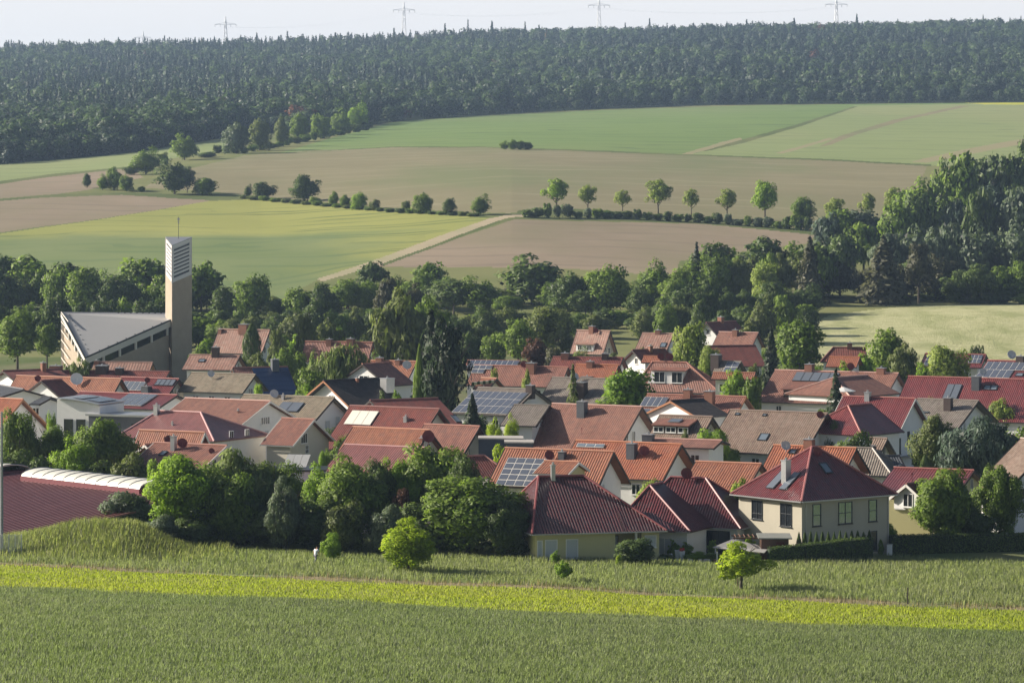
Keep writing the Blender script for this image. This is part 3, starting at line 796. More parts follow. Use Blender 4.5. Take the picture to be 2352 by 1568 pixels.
class Slope:
    def __init__(s, q0, q1, p0, p1): s.q0, s.q1, s.p0, s.p1 = (np.array(x, float) for x in (q0, q1, p0, p1))
    def pt(s, a, t): return (s.q0 * (1 - a) + s.q1 * a) * (1 - t) + (s.p0 * (1 - a) + s.p1 * a) * t
    def axes(s):
        u = s.p1 - s.p0; u /= np.linalg.norm(u); d = (s.p0 + s.p1) / 2 - (s.q0 + s.q1) / 2; d -= u * (d @ u); d /= np.linalg.norm(d)
        n = np.cross(u, d)
        if n[2] < 0: n = -n
        return u, d, n

def solar(root, sl, s0, s1, t0, t1, nx, ny, cell='solar', frame='solar_frame', gap=.07, lift=.12, name='solar_array', skip=()):
    """rectangular array whose top-left corner sits at (s0, t0), reaching s1 along and t1 down the slope"""
    u, d, n = sl.axes(); a = sl.pt(s0, t0); wid = np.linalg.norm(sl.pt(s1, t0) - a); hei = abs((sl.pt(s0, t1) - a) @ d)
    mb = MB(); fr = MB(); cw, chh = wid / nx, hei / ny
    for i in range(nx):
        for j in range(ny):
            if (i, j) in skip: continue
            c = a + u * (i + .5) * cw + d * (j + .5) * chh + n * lift
            mb.box(c + n * .03, u * (cw / 2 - gap), d * (chh / 2 - gap), n * .02)
            fr.box(c - n * .005, u * (cw / 2 - .002), d * (chh / 2 - .002), n * .025)
    o = mb.build(name, M[cell], root); fr.build('frame', M[frame], o)

def skylight(root, sl, s, t, w_, h_, pane='skylight', frame='darkmetal'):
    u, d, n = sl.axes(); c = sl.pt(s, t)
    mb = MB()
    for k in (-1, 1):
        mb.box(c + u * k * (w_ / 2 + .03) + n * .06, u * .05, d * (h_ / 2 + .08), n * .07)
        mb.box(c + d * k * (h_ / 2 + .03) + n * .06, u * (w_ / 2 - .02), d * .05, n * .07)
    o = mb.build('roof_window', M[frame], root)
    MB().box(c + n * .07, u * w_ / 2, d * h_ / 2, n * .02).build('pane', M[pane], o)

def shed_dormer(root, sl, s0, s1, t0, t1, roofm, wallm='white', nwin=2, winw=1.0, winh=1.1, pitch=.22, pane='glass', frame='frame'):
    u, d, n = sl.axes(); hd = arr(d[0], d[1], 0); hd /= np.linalg.norm(hd)
    a, b = sl.pt(s0, t0), sl.pt(s1, t0); c, e_ = sl.pt(s0, t1), sl.pt(s1, t1)
    run = abs((c - a) @ hd); ft = a - Z1 * run * pitch + hd * run; fb = b - Z1 * run * pitch + hd * run
    ft -= u * ((ft - c) @ u) * 0; mb = MB()
    i0 = u * .15
    mb.prism([a + i0 - Z1 * .3, ft + i0 - Z1 * .12, c + i0 - Z1 * .2], (b - a) - i0 * 2)
    wl = mb.build('dormer', WALL[wallm], root)
    o = roof_mesh('dormer_roof', [[a - u * .1, ft - u * .1 + hd * .35 - Z1 * .35 * pitch, fb + u * .1 + hd * .35 - Z1 * .35 * pitch, b + u * .1]], ROOF[roofm], wl, .14)
    zt = ft[2] - .35; zb = c[2] + .05
    hgt = min(winh, zt - zb - .1)
    if hgt > .3:
        L = np.linalg.norm(b - a)
        for k in range(nwin):
            cc = ft + u * L * (k + .5) / nwin + hd * .01; cc[2] = zt - hgt / 2
            window(wl, cc, u, hd, min(winw, L / nwin - .3), hgt, pane=pane, frame=frame)
    return Slope(a, b, ft, fb)

def solve(A, B, Cp, th, D, hl=0.0, w_=None):
    s, c = math.sin(R(th)), math.cos(R(th))
    e = arr(c, -s, 0); f = arr(-s, -c, 0)
    Bw = P(B[0], B[1], D); al = (A[0] - U0) / F
    L = (Bw[0] - al * Bw[1]) / (c + al * s)
    Aw = Bw - e * L
    cc = (Cp[0] - U0) / F
    if w_ is None:
        w_ = ((Aw[0] - c * hl) - cc * (Aw[1] + s * hl)) / (s - cc * c)
        w_ = min(max(w_, 2.2), 9.0)
    Ce = Aw - e * hl + f * w_
    zc = CZ - (Cp[1] - V0) / F * Ce[1]
    return Aw, Bw, e, f, L, w_, Bw[2] - zc

def gable_body(root, g, roofm, wallm, fascia, og=.7, oe=.45, hl=0.0, hr=0.0, cap=True, zbase=None, names=('wall', 'roof')):
    Aw, Bw, e, f, L, w_, h = g
    dz = Z1 * -h
    A0, B0 = Aw - e * hl, Bw + e * hr
    Af, Bf, Ab, Bb = A0 + f * w_ + dz, B0 + f * w_ + dz, A0 - f * w_ + dz, B0 - f * w_ + dz
    planes = [[Aw, Af, Bf, Bw], [Bw, Bb, Ab, Aw]]
    if hl > 0: planes.append([Aw, Ab, Af])
    if hr > 0: planes.append([Bw, Bf, Bb])
    roof = roof_mesh(names[1], planes, ROOF[roofm], root)
    lines = [(Aw - e * .02, Bw + e * .02)]
    if hl > 0: lines += [(Aw, Af), (Aw, Ab)]
    if hr > 0: lines += [(Bw, Bf), (Bw, Bb)]
    if cap: caps(lines, RIDGE[roofm], roof)
    # walls
    z0 = (gz(Aw[0], Aw[1]) - .6) if zbase is None else zbase
    ww = w_ - oe; zt = Aw[2] - h * ww / w_ - .22; zr = Aw[2] - .24
    a = A0 + e * (og if hl == 0 else oe); b = B0 - e * (og if hr == 0 else oe)
    def q(p, k, z): r = p + f * k; return arr(r[0], r[1], z)
    lo = [q(a, ww, z0), q(a, -ww, z0), q(b, -ww, z0), q(b, ww, z0)]
    hi = [q(a, ww, zt), q(a, -ww, zt), q(b, -ww, zt), q(b, ww, zt)]
    Vv = lo + hi + [q(a, 0, zr if hl == 0 else zt), q(b, 0, zr if hr == 0 else zt)]
    Ff = [(0, 1, 5, 8, 4) if hl == 0 else (0, 1, 5, 4), (2, 3, 7, 9, 6) if hr == 0 else (2, 3, 7, 6), (3, 0, 4, 7), (1, 2, 6, 5), (0, 3, 2, 1)]
    if hl == 0 and hr == 0: Ff += [(4, 8, 9, 7), (8, 5, 6, 9)]
    else: Ff += [(4, 5, 6, 7)] + ([(4, 8, 5)] if 0 else [])
    obj(names[0], Vv, Ff, WALL[wallm], root)
    # bargeboards on open gables
    mb = MB(); sl_ = math.hypot(w_, h); nv = arr(0, 0, 1) * w_ / sl_
    for on, p, sg in ((hl == 0, A0, -1), (hr == 0, B0, 1)):
        if not on: continue
        for k in (1, -1):
            top = p + e * sg * .02 - Z1 * .10; bot = p + f * k * w_ + dz + e * sg * .02 - Z1 * .10
            mid = (top + bot) / 2; dirv = (bot - top) / 2; nn = np.cross(dirv, e); nn /= np.linalg.norm(nn)
            MB().box(mid - Z1 * .03, dirv, e * .03, nn * .13).build('bargeboard', M[fascia], roof)
    for k in (1, -1):
        p = (A0 + B0) / 2 + f * k * (w_ + .07) + dz - Z1 * .10
        MB().box(p, e * (np.linalg.norm(B0 - A0) / 2), f * .06, Z1 * .06).build('gutter', M['darkmetal'] if fascia != 'fascia_white' else M['metal'], roof)
    return Slope(Aw, Bw, Af, Bf), a, b, ww, zt

def extras(root, g, body, ex, roofm, wallm, th):
    Aw, Bw, e, f, L, w_, h = g
    sl, a, b, ww, zt = body
    ks = [x[0] for x in ex]; ex = list(ex)
    if root.get('label') and not getattr(extras, 'inner', False):
        if 'gw' not in ks and h > 1.8: ex += [('gw', -.32, h * .86, .9, 1.2), ('gw', .28, h * .86, .9, 1.2)]
        if 'fw' not in ks and L > 6: ex += [('fw', .22, 1.3, 1.1, 1.2), ('fw', .5, 1.3, 1.1, 1.2), ('fw', .78, 1.3, 1.1, 1.2)]
    for x in ex:
        k = x[0]
        if k == 'ch': chimney(root, sl.pt(x[1], x[2]), e, f, *(x[3:]))
        elif k == 'di': dish(root, sl.pt(x[1], x[2]), *(x[3:]))
        elif k == 'sk': skylight(root, sl, *(x[1:]))
        elif k == 'so': solar(root, sl, *(x[1:7]), **(x[7] if len(x) > 7 else {}))
        elif k == 'do':
            s2 = shed_dormer(root, sl, *(x[1:5]), roofm=x[5] if len(x) > 5 else roofm, **(x[6] if len(x) > 6 else {}))
            if len(x) > 7: solar(root, s2, *(x[7][:6]), **(x[7][6] if len(x[7]) > 6 else {}))
        elif k == 'gw':
            if th >= 0: base, nn, rt = b, e, -f
            else: base, nn, rt = a, -e, f
            c = base + rt * x[1] * ww; c = arr(c[0], c[1], Aw[2] - x[2])
            window(root, c, rt, nn, x[3], x[4], **(x[5] if len(x) > 5 else {}))
        elif k == 'fw':
            c = (a * (1 - x[1]) + b * x[1]) + f * ww; c = arr(c[0], c[1], zt - x[2])
            window(root, c, e, f, x[3], x[4], **(x[5] if len(x) > 5 else {}))
        elif k == 'balc':
            base, nn, rt = b, e, -f
            c = base + rt * x[1] * ww + nn * .7; c = arr(c[0], c[1], Aw[2] - x[2])
            o = MB().box(c, rt * x[3] / 2, nn * .7, Z1 * .08).build('balcony', M['concrete'], root)
            mb = MB()
            for q_ in range(9): mb.box(c + rt * (x[3] / 2) * (q_ / 4. - 1) + nn * .68 + Z1 * .5, rt * .03, nn * .02, Z1 * .45)
            mb.box(c + nn * .68 + Z1 * .98, rt * x[3] / 2, nn * .03, Z1 * .04)
            mb.build('railing', M['galv'], o)
        elif k == 'wing':
            d = x[1]
            g2 = solve(d['A'], d['B'], d['C'], d['th'], d['D'], d.get('hl', 0), d.get('w'))
            b2 = gable_body(root, g2, d.get('roof', roofm), d.get('wall', wallm), d.get('fascia', 'fascia_dark'), og=d.get('og', .4), hl=d.get('hl', 0), hr=d.get('hr', 0), zbase=(g2[1][2] - d['zb']) if 'zb' in d else None, names=('wing_wall', 'wing_roof'))
            extras.inner = True; extras(root, g2, b2, d.get('ex', []), d.get('roof', roofm), d.get('wall', wallm), d['th']); extras.inner = False

HOUSES = {}
def house(key, label, A, B, Cp, th=27, roof='orange', wall='white', hr=8.5, D=None, ex=(), fascia='fascia_dark', hipl=0.0, hipr=0.0, w_=None, og=.7, group='houses of the village', name='house', cat='house', h=None):
    if D is None: D = (CZ - hr) * F / (B[1] - V0)
    g = solve(A, B, Cp, th, D, hipl, w_)
    if h is not None: g = g[:6] + (h,)
    Aw, Bw, e, f, L, w2, hh = g
    cxy = (Aw + Bw) / 2
    root = empty(name, (cxy[0], cxy[1], gz(cxy[0], cxy[1])))
    tag(root, label, cat, group)
    body = gable_body(root, g, roof, wall, fascia, og=og, hl=hipl, hr=hipr)
    extras(root, g, body, ex, roof, wall, th)
    HOUSES[key] = root
    rA = project(*Aw)
    print('HOUSE %-4s D=%.0f L=%.1f w=%.1f h=%.1f pitch=%.0f ridge=%.1f eave=%.1f  A.v err=%.1f' % (key, D, L, w2, hh, math.degrees(math.atan2(hh, w2)), Aw[2], Aw[2] - hh, rA[1] - A[1]))
    return root

def hip_house(key, label, K, D, ang, L, W, h, rl, roff=0.0, roof='maroon', wall='yellow', oe=.6, group='houses of the village', over_walls=None):
    """hipped roof from its nearest eave corner K (pixel), right-hand eave running off at ang"""
    r = arr(math.cos(R(ang)), math.sin(R(ang)), 0); l = arr(-math.sin(R(ang)), math.cos(R(ang)), 0)
    k = P(K[0], K[1], D); k1 = k + r * L; k2 = k1 + l * W; k3 = k + l * W
    m = k + r * (L / 2 + roff) + l * W / 2 + Z1 * h; q0 = m - r * rl / 2; q1 = m + r * rl / 2
    c = (k + k2) / 2
    root = empty('house', (c[0], c[1], gz(c[0], c[1]))); tag(root, label, 'house', group)
    if rl > .05: planes = [[k, k1, q1, q0], [k1, k2, q1], [k2, k3, q0, q1], [k3, k, q0]]
    else: planes = [[k, k1, m], [k1, k2, m], [k2, k3, m], [k3, k, m]]
    ro = roof_mesh('roof', planes, ROOF[roof], root)
    caps(([(q0, q1)] if rl > .05 else []) + [(q0, k), (q0, k3), (q1, k1), (q1, k2)], RIDGE[roof], ro)
    for p, q in ((k, k1), (k1, k2), (k2, k3), (k3, k)):
        dv = (q - p) / 2; nn = np.cross(dv, Z1); nn /= np.linalg.norm(nn)
        MB().box((p + q) / 2 + nn * .07 - Z1 * .08, dv, nn * .07, Z1 * .06).build('gutter', M['metal'], ro)
    if over_walls is None:
        z0 = root.location[2] - .6; zt = k[2] - .2
        pts = [k + r * oe + l * oe, k1 - r * oe + l * oe, k2 - r * oe - l * oe, k3 + r * oe - l * oe]
        MB().prism([arr(p[0], p[1], z0) for p in pts], Z1 * (zt - z0)).build('wall', WALL[wall], root)
    print('HIP %s eave z=%.1f ridge=%.1f' % (key, k[2], k[2] + h), [tuple(round(float(t)) for t in project(*q)) for q in (k, k1, k3, q0, q1)])
    HOUSES[key] = root
    return root, r, l, k, Slope(q0, q1, k, k1), Slope(q0, q0, k3, k), (k, k1, k2, k3, q0, q1)

G = dict
house('d', 'white gabled house with dark red roof at the far left edge, below the church', (6, 852), (135, 847), (34, 874), -35, 'darkred', hr=8, ex=[('gw', .1, 3.2, .7, .9), ('ch', .7, .1)])
house('e', 'long orange-brown roofed house with a big pale dish and a white cross gable, left side', (38, 868), (279, 870), (8, 917), 27, 'orange', D=512,
      ex=[('di', .62, .35, .95, 'dish_white'), ('di', .25, .35, .5, 'dish_red'), ('wing', G(A=(94, 874), B=(141, 871), C=(113, 917), th=-55, D=500, roof='darkred', w=4.2, ex=[('gw', 0, 2.2, .5, .8)]))])
house('f', 'red roofed house with two rows of collectors, right of the orange-brown roof with the dish', (278, 868), (411, 870), (250, 906), 27, 'glazed', D=530, wall='cream',
      ex=[('so', .12, .5, .25, .75, 4, 1, G(cell='collector')), ('so', .66, .98, .08, .42, 4, 1, G(cell='collector', frame='darkmetal')), ('di', .55, .45, .45, 'dish_red'), ('ch', .62, .85, 1.0, .6, 'slate_clad')])
house('g', 'white house with low grey roof and two windows, far left', (0, 889), (54, 894), (-20, 900), 64, 'slate', D=482, w_=4.6, h=1.3, ex=[('gw', .35, 3.4, 1.3, 1.7), ('gw', -.4, 3.3, 1.2, 1.5)])
house('g2', 'white annex with one small shuttered window beside the low grey roofed house', (96, 910), (118, 912), (80, 925), 20, 'slate', D=470, w_=3.5, h=.7, ex=[('fw', .75, 1.2, 1.0, 1.6), ('gw', 0, 3, .9, 1.4)])
house('i', 'red tiled house with four slanted collectors behind the white modern house', (185, 905), (407, 907), (158, 932), 27, 'glazed', D=485, w_=5.5, ex=[('so', .52, .82, .05, .85, 4, 1, G(cell='collector'))])
house('j', 'bright red roofed house cut by the left edge with a white half-timbered gable', (-60, 913), (53, 917), (-90, 1000), 30, 'orange2', D=455, w_=6.6, fascia='fascia_orange', ex=[('gw', .3, 4.2, 1.2, 1.3), ('gw', -.4, 4.4, 1.0, 1.3)])
house('t', 'large pink-brown roofed house with a broad white gable and triangular window', (425, 915), (621, 921), (364, 969), 29, 'pink', D=463, fascia='fascia_white', w_=7.2,
      ex=[('gw', -.03, 2.6, 2.1, 1.0, G(mull=3)), ('gw', -.6, 4.3, .8, 1.8, G(mull=1, trans=.5)), ('gw', .02, 4.9, 1.1, 2.0, G(pane='shutter', mull=0)), ('ch', .8, .5, .25, .12, 'brick_ch')])
house('s', 'weathered olive roofed house with two dark collectors and white shuttered gable', (560, 905), (768, 913), (516, 955), 29, 'olive', D=474,
      ex=[('so', .50, .74, .3, .72, 2, 1, G(cell='collector', frame='darkmetal')), ('gw', -.15, 4.0, 1.2, 1.9, G(pane='shutter', mull=0)), ('gw', .45, 3.6, 1.2, 1.9, G(pane='shutter', mull=0)), ('di', .36, .1, .6, 'dish_grey', .4), ('ch', .47, .15, .5, .2, 'metal')])
house('q', 'olive-grey roofed house with a small dish, right of the church foot', (440, 859), (587, 860), (409, 898), 27, 'olive', D=528, fascia='fascia_dark', ex=[('di', .38, .35, .55, 'dish_grey'), ('gw', -.1, 2.6, 1.2, 1.0)])
house('r', 'house whose whole right-hand slope is covered by dark blue panels', (534, 850), (661, 842), (560, 912), -20, 'redbrown', D=545,
      ex=[('so', .34, .985, .05, .97, 12, 6, G(cell='solar_blue', frame='solar_blue', gap=.03)), ('ch', .74, .12, 1.7, .55, 'slate_clad')])
house('p', 'dull red roofed house with two chimneys behind the pale willow', (701, 786), (857, 786), (690, 829), 17, 'redbrown', D=628, ex=[('ch', .36, .05, .6, .5), ('ch', .68, .12, 1.0, .6)])
house('n', 'steep weathered pink roofed house right of the church tower', (503, 758), (620, 758), (483, 810), 25, 'pinkfar', D=675, ex=[('ch', .5, -.02, .9, .9, 'brick_ch'), ('ch', .05, .12, .5, .35)])
house('o', 'low weathered pink roof with a dark square chimney at the foot of the church tower', (436, 817), (552, 816), (418, 848), 15, 'pinkfar', D=585, hr=6, ex=[('ch', .52, .05, 1.4, .55, 'dark_ch'), ('sk', .3, .4, 1.0, .7)])
house('b', 'low shiny pink roof in front of the church nave', (217, 833), (351, 832), (214, 850), 8, 'pinkfar', D=595, ex=[('ch', .05, .2, .5, .4)])
house('b3', 'long low dark red roof in front of the church', (95, 857), (390, 853), (80, 874), 10, 'darkred', D=566, ex=[('ch', .12, .1, .9, .9), ('ch', .48, .1, 1.0, .9, 'dark_ch'), ('ch', .62, .2, .8, .6, 'dark_ch')])
house('v', 'house with black roof, orange timber verge and a steel box chimney', (743, 877), (872, 868), (802, 933), -40, 'black', D=505, fascia='fascia_orange', og=1.0, wall='white',
      ex=[('ch', .93, .45, 1.6, .75, 'metal'), ('sk', .95, .85, 1.0, 1.4), ('ch', .55, .1, .5, .2, 'brick_ch'), ('gw', .1, 2.6, 1.2, 1.0)])
house('w', 'orange roofed house with a dark cross gable and triangular window, left of the dark spruce', (816, 827), (957, 830), (784, 890), 24, 'orange', D=563,
      ex=[('ch', .42, .1, .9, .5), ('di', .92, .35, .75, 'dish_grey'), ('ch', .72, .08, .5, .4), ('wing', G(A=(832, 840), B=(893, 832), C=(901, 886), th=-52, D=548, roof='redbrown', w=5.4, ex=[('gw', 0, 2.5, 1.8, 1.4)]))])
house('ai', 'dark red roof facing right behind the red roof with white panels', (850, 917), (1006, 914), (906, 980), -28, 'darkred', D=476, ex=[('so', .02, .45, .35, .62, 8, 1, G(cell='collector', frame='darkmetal')), ('sk', .97, .8, .7, 1.9)])
house('x', 'deep red roofed house with three cream-white panels', (804, 933), (1009, 939), (739, 1030), 29, 'darkred', D=447, wall='cream',
      ex=[('so', .07, .37, .12, .44, 3, 1, G(cell='white_glass', gap=.05)), ('ch', .72, .3, .5, .25, 'metal'), ('gw', -.25, 2.4, .9, 1.5)])
house('u', 'small red-brown roofed house, cream gable with three-part white window', (647, 961), (722, 963), (604, 1020), 29, 'redbrown', D=440, wall='cream', fascia='fascia_white', w_=5.0,
      ex=[('gw', -.3, 2.3, 1.5, 1.3, G(mull=2)), ('gw', -.15, 3.75, .8, 1.1, G(trans=.5))])
R_k = house('k', 'rose glazed hipped roof in front of the pink-brown roofed house', (366, 950), (461, 947), (284, 1003), 30, 'glazedpink', D=441, hipl=2.2, hipr=6.4, w_=6.2, ex=[('ch', .05, .12, 1.1, .3, 'metal'), ('ch', .5, .5, .2, .1, 'metal')])
house('l', 'orange roofed house with a yellow gable above the red roof with steel chimney', (320, 990), (471, 993), (300, 1045), 27, 'orange', D=420, wall='yellow', fascia='fascia_white',
      ex=[('di', .55, .65, .6, 'dish_red'), ('wing', G(A=(332, 1024), B=(368, 1018), C=(352, 1056), th=-50, D=410, roof='redbrown', wall='yellow', fascia='fascia_white', w=2.6, zb=3.0, ex=[('gw', 0, 1.7, .8, .9)]))])
house('m', 'dull red roofed house with round steel chimney and red dish, left foreground', (354, 1019), (521, 1023), (322, 1072), 27, 'redbrown', D=401, wall='cream', fascia='fascia_white', w_=5.6,
      ex=[('ch', .36, .25, 1.5, .28, 'metal'), ('di', .5, .3, .6, 'dish_red'), ('sk', .28, .42, .6, .9), ('di', .9, .3, .35, 'dish_red', .1)])
house('y', 'light orange roofed house with cream gable beside the deep red roofs', (811, 983), (987, 987), (776, 1035), 29, 'orange', D=417, wall='cream', ex=[('ch', .98, .45, .3, .2)])
house('y2', 'low ribbed rose roof in front of the light orange roofed house', (792, 1021), (982, 1028), (752, 1082), 27, 'glazedpink', D=405, wall='cream', w_=5.2, ex=[('di', .985, -.1, .75, 'dish_red')])
house('aj', 'deep red roofed house with a cream gable and tall brown window', (975, 977), (1102, 979), (933, 1043), 29, 'redbrown', D=423, wall='cream', og=1.1, ex=[('gw', -.3, 3.5, .95, 1.5, G(frame='frame_dark')), ('gw', -.75, 4.6, .5, 1.4, G(frame='frame_dark'))])
house('aj2', 'small dark red roof facing right below the cream gable with the brown window', (1060, 1050), (1112, 1046), (1092, 1098), -25, 'darkred', D=392, hipr=2.0)
house('z', 'far roof covered by one row of pale framed panels', (1074, 829), (1195, 829), (1062, 848), 14, 'redbrown', D=566, ex=[('so', .06, .99, .04, .95, 9, 1)])
house('aa', 'long red-brown roof with brick chimney and grey dish behind the dark roofs, centre', (1090, 842), (1305, 843), (1070, 884), 22, 'redbrown', D=546,
      ex=[('so', .0, .2, .02, .42, 3, 2, G(skip=((2, 1),))), ('ch', .63, .22, 1.2, .7), ('di', .55, .2, .6, 'dish_red'), ('sk', .93, .75, 1.0, 1.0)])
house('ab', 'small orange roofed annex with a cross-barred window beside a striped awning', (1106, 864), (1141, 869), (1090, 892), 34, 'orange', D=520, hr=7, wall='cream', ex=[('gw', -.2, 2.0, 1.2, 1.2, G(mull=1, trans=.5))])
house('ac', 'far weathered pink roofed house with a beige gable and dormer, centre', (1325, 760), (1402, 760), (1308, 812), 32, 'pinkfar', D=676, wall='beige', ex=[('do', .15, .7, .5, .88, 'pinkfar', G(wallm='white', nwin=2)), ('di', .62, .2, .5, 'dish_red'), ('ch', .45, -.02, .7, .5)])
house('ad2', 'dark red far roof just below the beige gabled house', (1270, 823), (1432, 821), (1258, 847), 14, 'darkred', D=580, ex=[('ch', .18, .1, .8, .6), ('ch', .75, .1, .8, .5, 'dark_ch')])
house('ad', 'orange-red roof right of the long red-brown roof, centre', (1323, 838), (1421, 838), (1308, 872), 20, 'orange2', D=558, ex=[('ch', .35, .1, .7, .5), ('ch', .4, .9, .3, .8, 'metal')])
house('ae', 'grey roofed house covered by three rows of panels behind a small spruce', (1098, 893), (1231, 894), (1036, 949), 29, 'grey', D=489,
      ex=[('so', .0, .95, .17, .98, 8, 3), ('ch', .95, .1, .9, .5, 'dark_ch'), ('gw', .1, 2.6, .6, .9)])
house('af', 'large grey-brown roof left of the dense round tree, centre', (1269, 868), (1430, 871), (1232, 929), 27, 'grey', D=516, ex=[('ch', .55, .62, 1.9, .75, 'dark_ch'), ('di', .36, .2, .7, 'dish_grey')])
house('ag', 'plain grey-brown roof left of the big pink-brown roof', (1181, 930), (1263, 931), (1163, 976), 18, 'grey', D=456, w_=6)
house('ah', 'big pink-brown tiled house with slate chimney and white gable with two windows, centre', (1268, 929), (1475, 934), (1203, 1030), 29, 'pink', D=451, og=1.1, w_=7.2,
      ex=[('ch', .40, .22, 1.7, .55, 'slate_clad'), ('gw', -.35, 4.0, .95, 1.5), ('gw', -.05, 3.9, .95, 1.5), ('di', .52, .65, .1, 'dish_red')])
house('ak', 'wide orange roofed house with a large tilted array of twenty panels', (1160, 1031), (1410, 1037), (1118, 1115), 24, 'orange', D=378, og=1.0,
      ex=[('so', .08, .50, .27, 1.0, 5, 5), ('ch', .56, .2, .6, .35, 'slate_clad'), ('di', .46, .30, .55, 'dish_red', .5), ('wing', G(A=(1250, 1057), B=(1330, 1061), C=(1232, 1086), th=24, D=371, roof='orange', wall='yellow', fascia='fascia_white', w=3.0, zb=3.6)), ('gw', -.2, 4.2, 1.2, 1.4, G(pane='shutter', mull=0))])
house('al', 'bright orange roofed house with a slate chimney and red dish, centre right', (1323, 1012), (1566, 1020), (1278, 1092), 27, 'orange2', D=394, og=1.1,
      ex=[('ch', .60, .38, 1.4, .5, 'slate_clad'), ('di', .73, .45, .6, 'dish_red'), ('so', .04, .30, .1, .2, 3, 1, G(cell='skylight')), ('gw', .0, 4.5, 1.1, 1.4, G(pane='shutter', mull=0)), ('gw', -.6, 4.6, 1.1, 1.4, G(pane='shutter', mull=0))])
house('al2', 'low pink tiled roof tucked behind the bright orange roof', (1490, 1008), (1658, 1011), (1480, 1024), 20, 'pink', D=405, w_=3.4, ex=[('ch', .03, .3, .7, .6, 'slate_clad')])
house('am', 'plain orange roof between the hipped bungalow and the two-storey house', (1598, 1060), (1749, 1065), (1560, 1122), 25, 'orange', D=377, ex=[('gw', -.4, 2.6, .7, 1.2)])
house('an', 'broad brown weathered roof with one roof window and white shuttered gable', (1678, 942), (1901, 949), (1620, 1036), 29, 'brown', D=440, og=1.0, w_=7.4,
      ex=[('sk', .50, .62, 1.1, 1.3), ('sk', .1, .1, .5, .3), ('sk', .38, .1, .4, .3), ('di', .95, .1, .5, 'dish_red', .2), ('gw', -.35, 4.3, 1.4, 1.7, G(pane='shutter', mull=0)), ('gw', .2, 4.3, 1.4, 1.7, G(pane='shutter', mull=0))])
R_ao = house('ao', 'red-brown hipped house with a wide dormer window and bright hip line', (1499, 831), (1577, 832), (1452, 898), 25, 'redbrown', D=563, hipl=2.5, hipr=7.0,
      ex=[('di', .25, .02, .6, 'dish_red'), ('di', .5, .02, .65, 'dish_red'), ('do', .12, .92, .18, .72, 'redbrown', G(nwin=2, winw=1.9, winh=1.9))])
house('ap', 'long red-brown roofed house with a tall brick chimney and a black cross gable', (1487, 911), (1714, 911), (1455, 958), 25, 'redbrown', D=474, fascia='fascia_orange',
      ex=[('so', .0, .24, .15, .55, 4, 1), ('so', .05, .22, .66, .9, 2, 1), ('ch', .70, .5, 2.2, .6), ('ch', .42, .05, .9, .5), ('wing', G(A=(1540, 917), B=(1616, 916), C=(1580, 958), th=-42, D=463, roof='black', fascia='fascia_orange', w=5)), ('gw', -.1, 2.6, .8, .9)])
house('aq', 'brown roofed house with a wide dormer and a pale collector, below the black cross gable', (1515, 956), (1637, 957), (1484, 1010), 27, 'brown', D=434, wall='cream',
      ex=[('do', .05, .74, .12, .72, 'redbrown', G(wallm='timber', nwin=3, winw=1.6, winh=1.3), (.35, .68, .2, .75, 1, 1, G(cell='collector', frame='metal'))), ('gw', -.1, 3.0, 1.0, 1.1)])
house('ar', 'far white gabled house with dark red roof at the wood edge', (1622, 741), (1690, 737), (1652, 775), -50, 'darkred', D=725, ex=[('gw', .0, 2.0, .9, 1.1), ('ch', .5, -.02, .9, .5)])
house('as', 'far pale pink roofed house with brick chimney and white gable below the dark red one', (1651, 763), (1742, 764), (1634, 798), 27, 'pink', D=668, ex=[('ch', .45, .15, .9, .5), ('gw', -.5, 2.0, .6, 1.1), ('gw', .0, 4.2, .8, 1.4)])
house('at', 'dark slate-red barn roof in front of the pale pink far house', (1628, 800), (1735, 793), (1652, 842), -15, 'darkred', D=612)
house('au', 'plain weathered pink far roof left of the tall pale tree', (1475, 766), (1548, 766), (1456, 808), 22, 'pinkfar', D=664, ex=[('sk', .82, .62, 1.0, 1.2), ('ch', .5, -.02, .5, .5)])
house('av', 'small white gabled house with dark ridge in front of the plain pink far roof', (1452, 807), (1528, 801), (1478, 833), -35, 'darkred', D=604, ex=[('ch', .5, .15, .9, .3), ('gw', .1, 1.9, .9, 1.1)])
house('aw', 'small orange roof in front of the white gabled house with dark ridge', (1478, 818), (1520, 818), (1472, 832), 12, 'orange2', D=584, hr=7)
house('ax', 'small grey roof with pale panels beside a dark chimney, right of centre', (1648, 829), (1703, 830), (1634, 858), 27, 'grey', D=560, ex=[('so', .45, .97, .1, .9, 2, 2), ('ch', .02, .3, 1.6, .7, 'dark_ch')])
house('ay', 'long low orange roof below the small grey roof with panels', (1638, 856), (1735, 856), (1632, 870), 12, 'orange', D=536, hr=6)
house('az', 'large pink tiled house with dark timber dormer and collectors above it', (1780, 852), (2064, 857), (1737, 922), 27, 'pink', D=529,
      ex=[('so', .19, .54, .06, .34, 5, 1, G(cell='collector', frame='darkmetal')), ('do', .19, .58, .36, .84, 'redbrown', G(wallm='timber', nwin=3, frame='frame_dark')), ('ch', .28, -.02, .9, .6), ('di', .62, .02, .6, 'dish_red'), ('ch', .86, -.02, .6, .6),
          ('wing', G(A=(1915, 868), B=(1992, 862), C=(2016, 912), th=-48, D=517, roof='pink', w=6.0, hl=4.0, zb=3.3)), ('gw', -.2, 4.0, 1.4, 2.2, G(frame='frame_dark')), ('fw', .15, 1.2, .9, 1.2)])
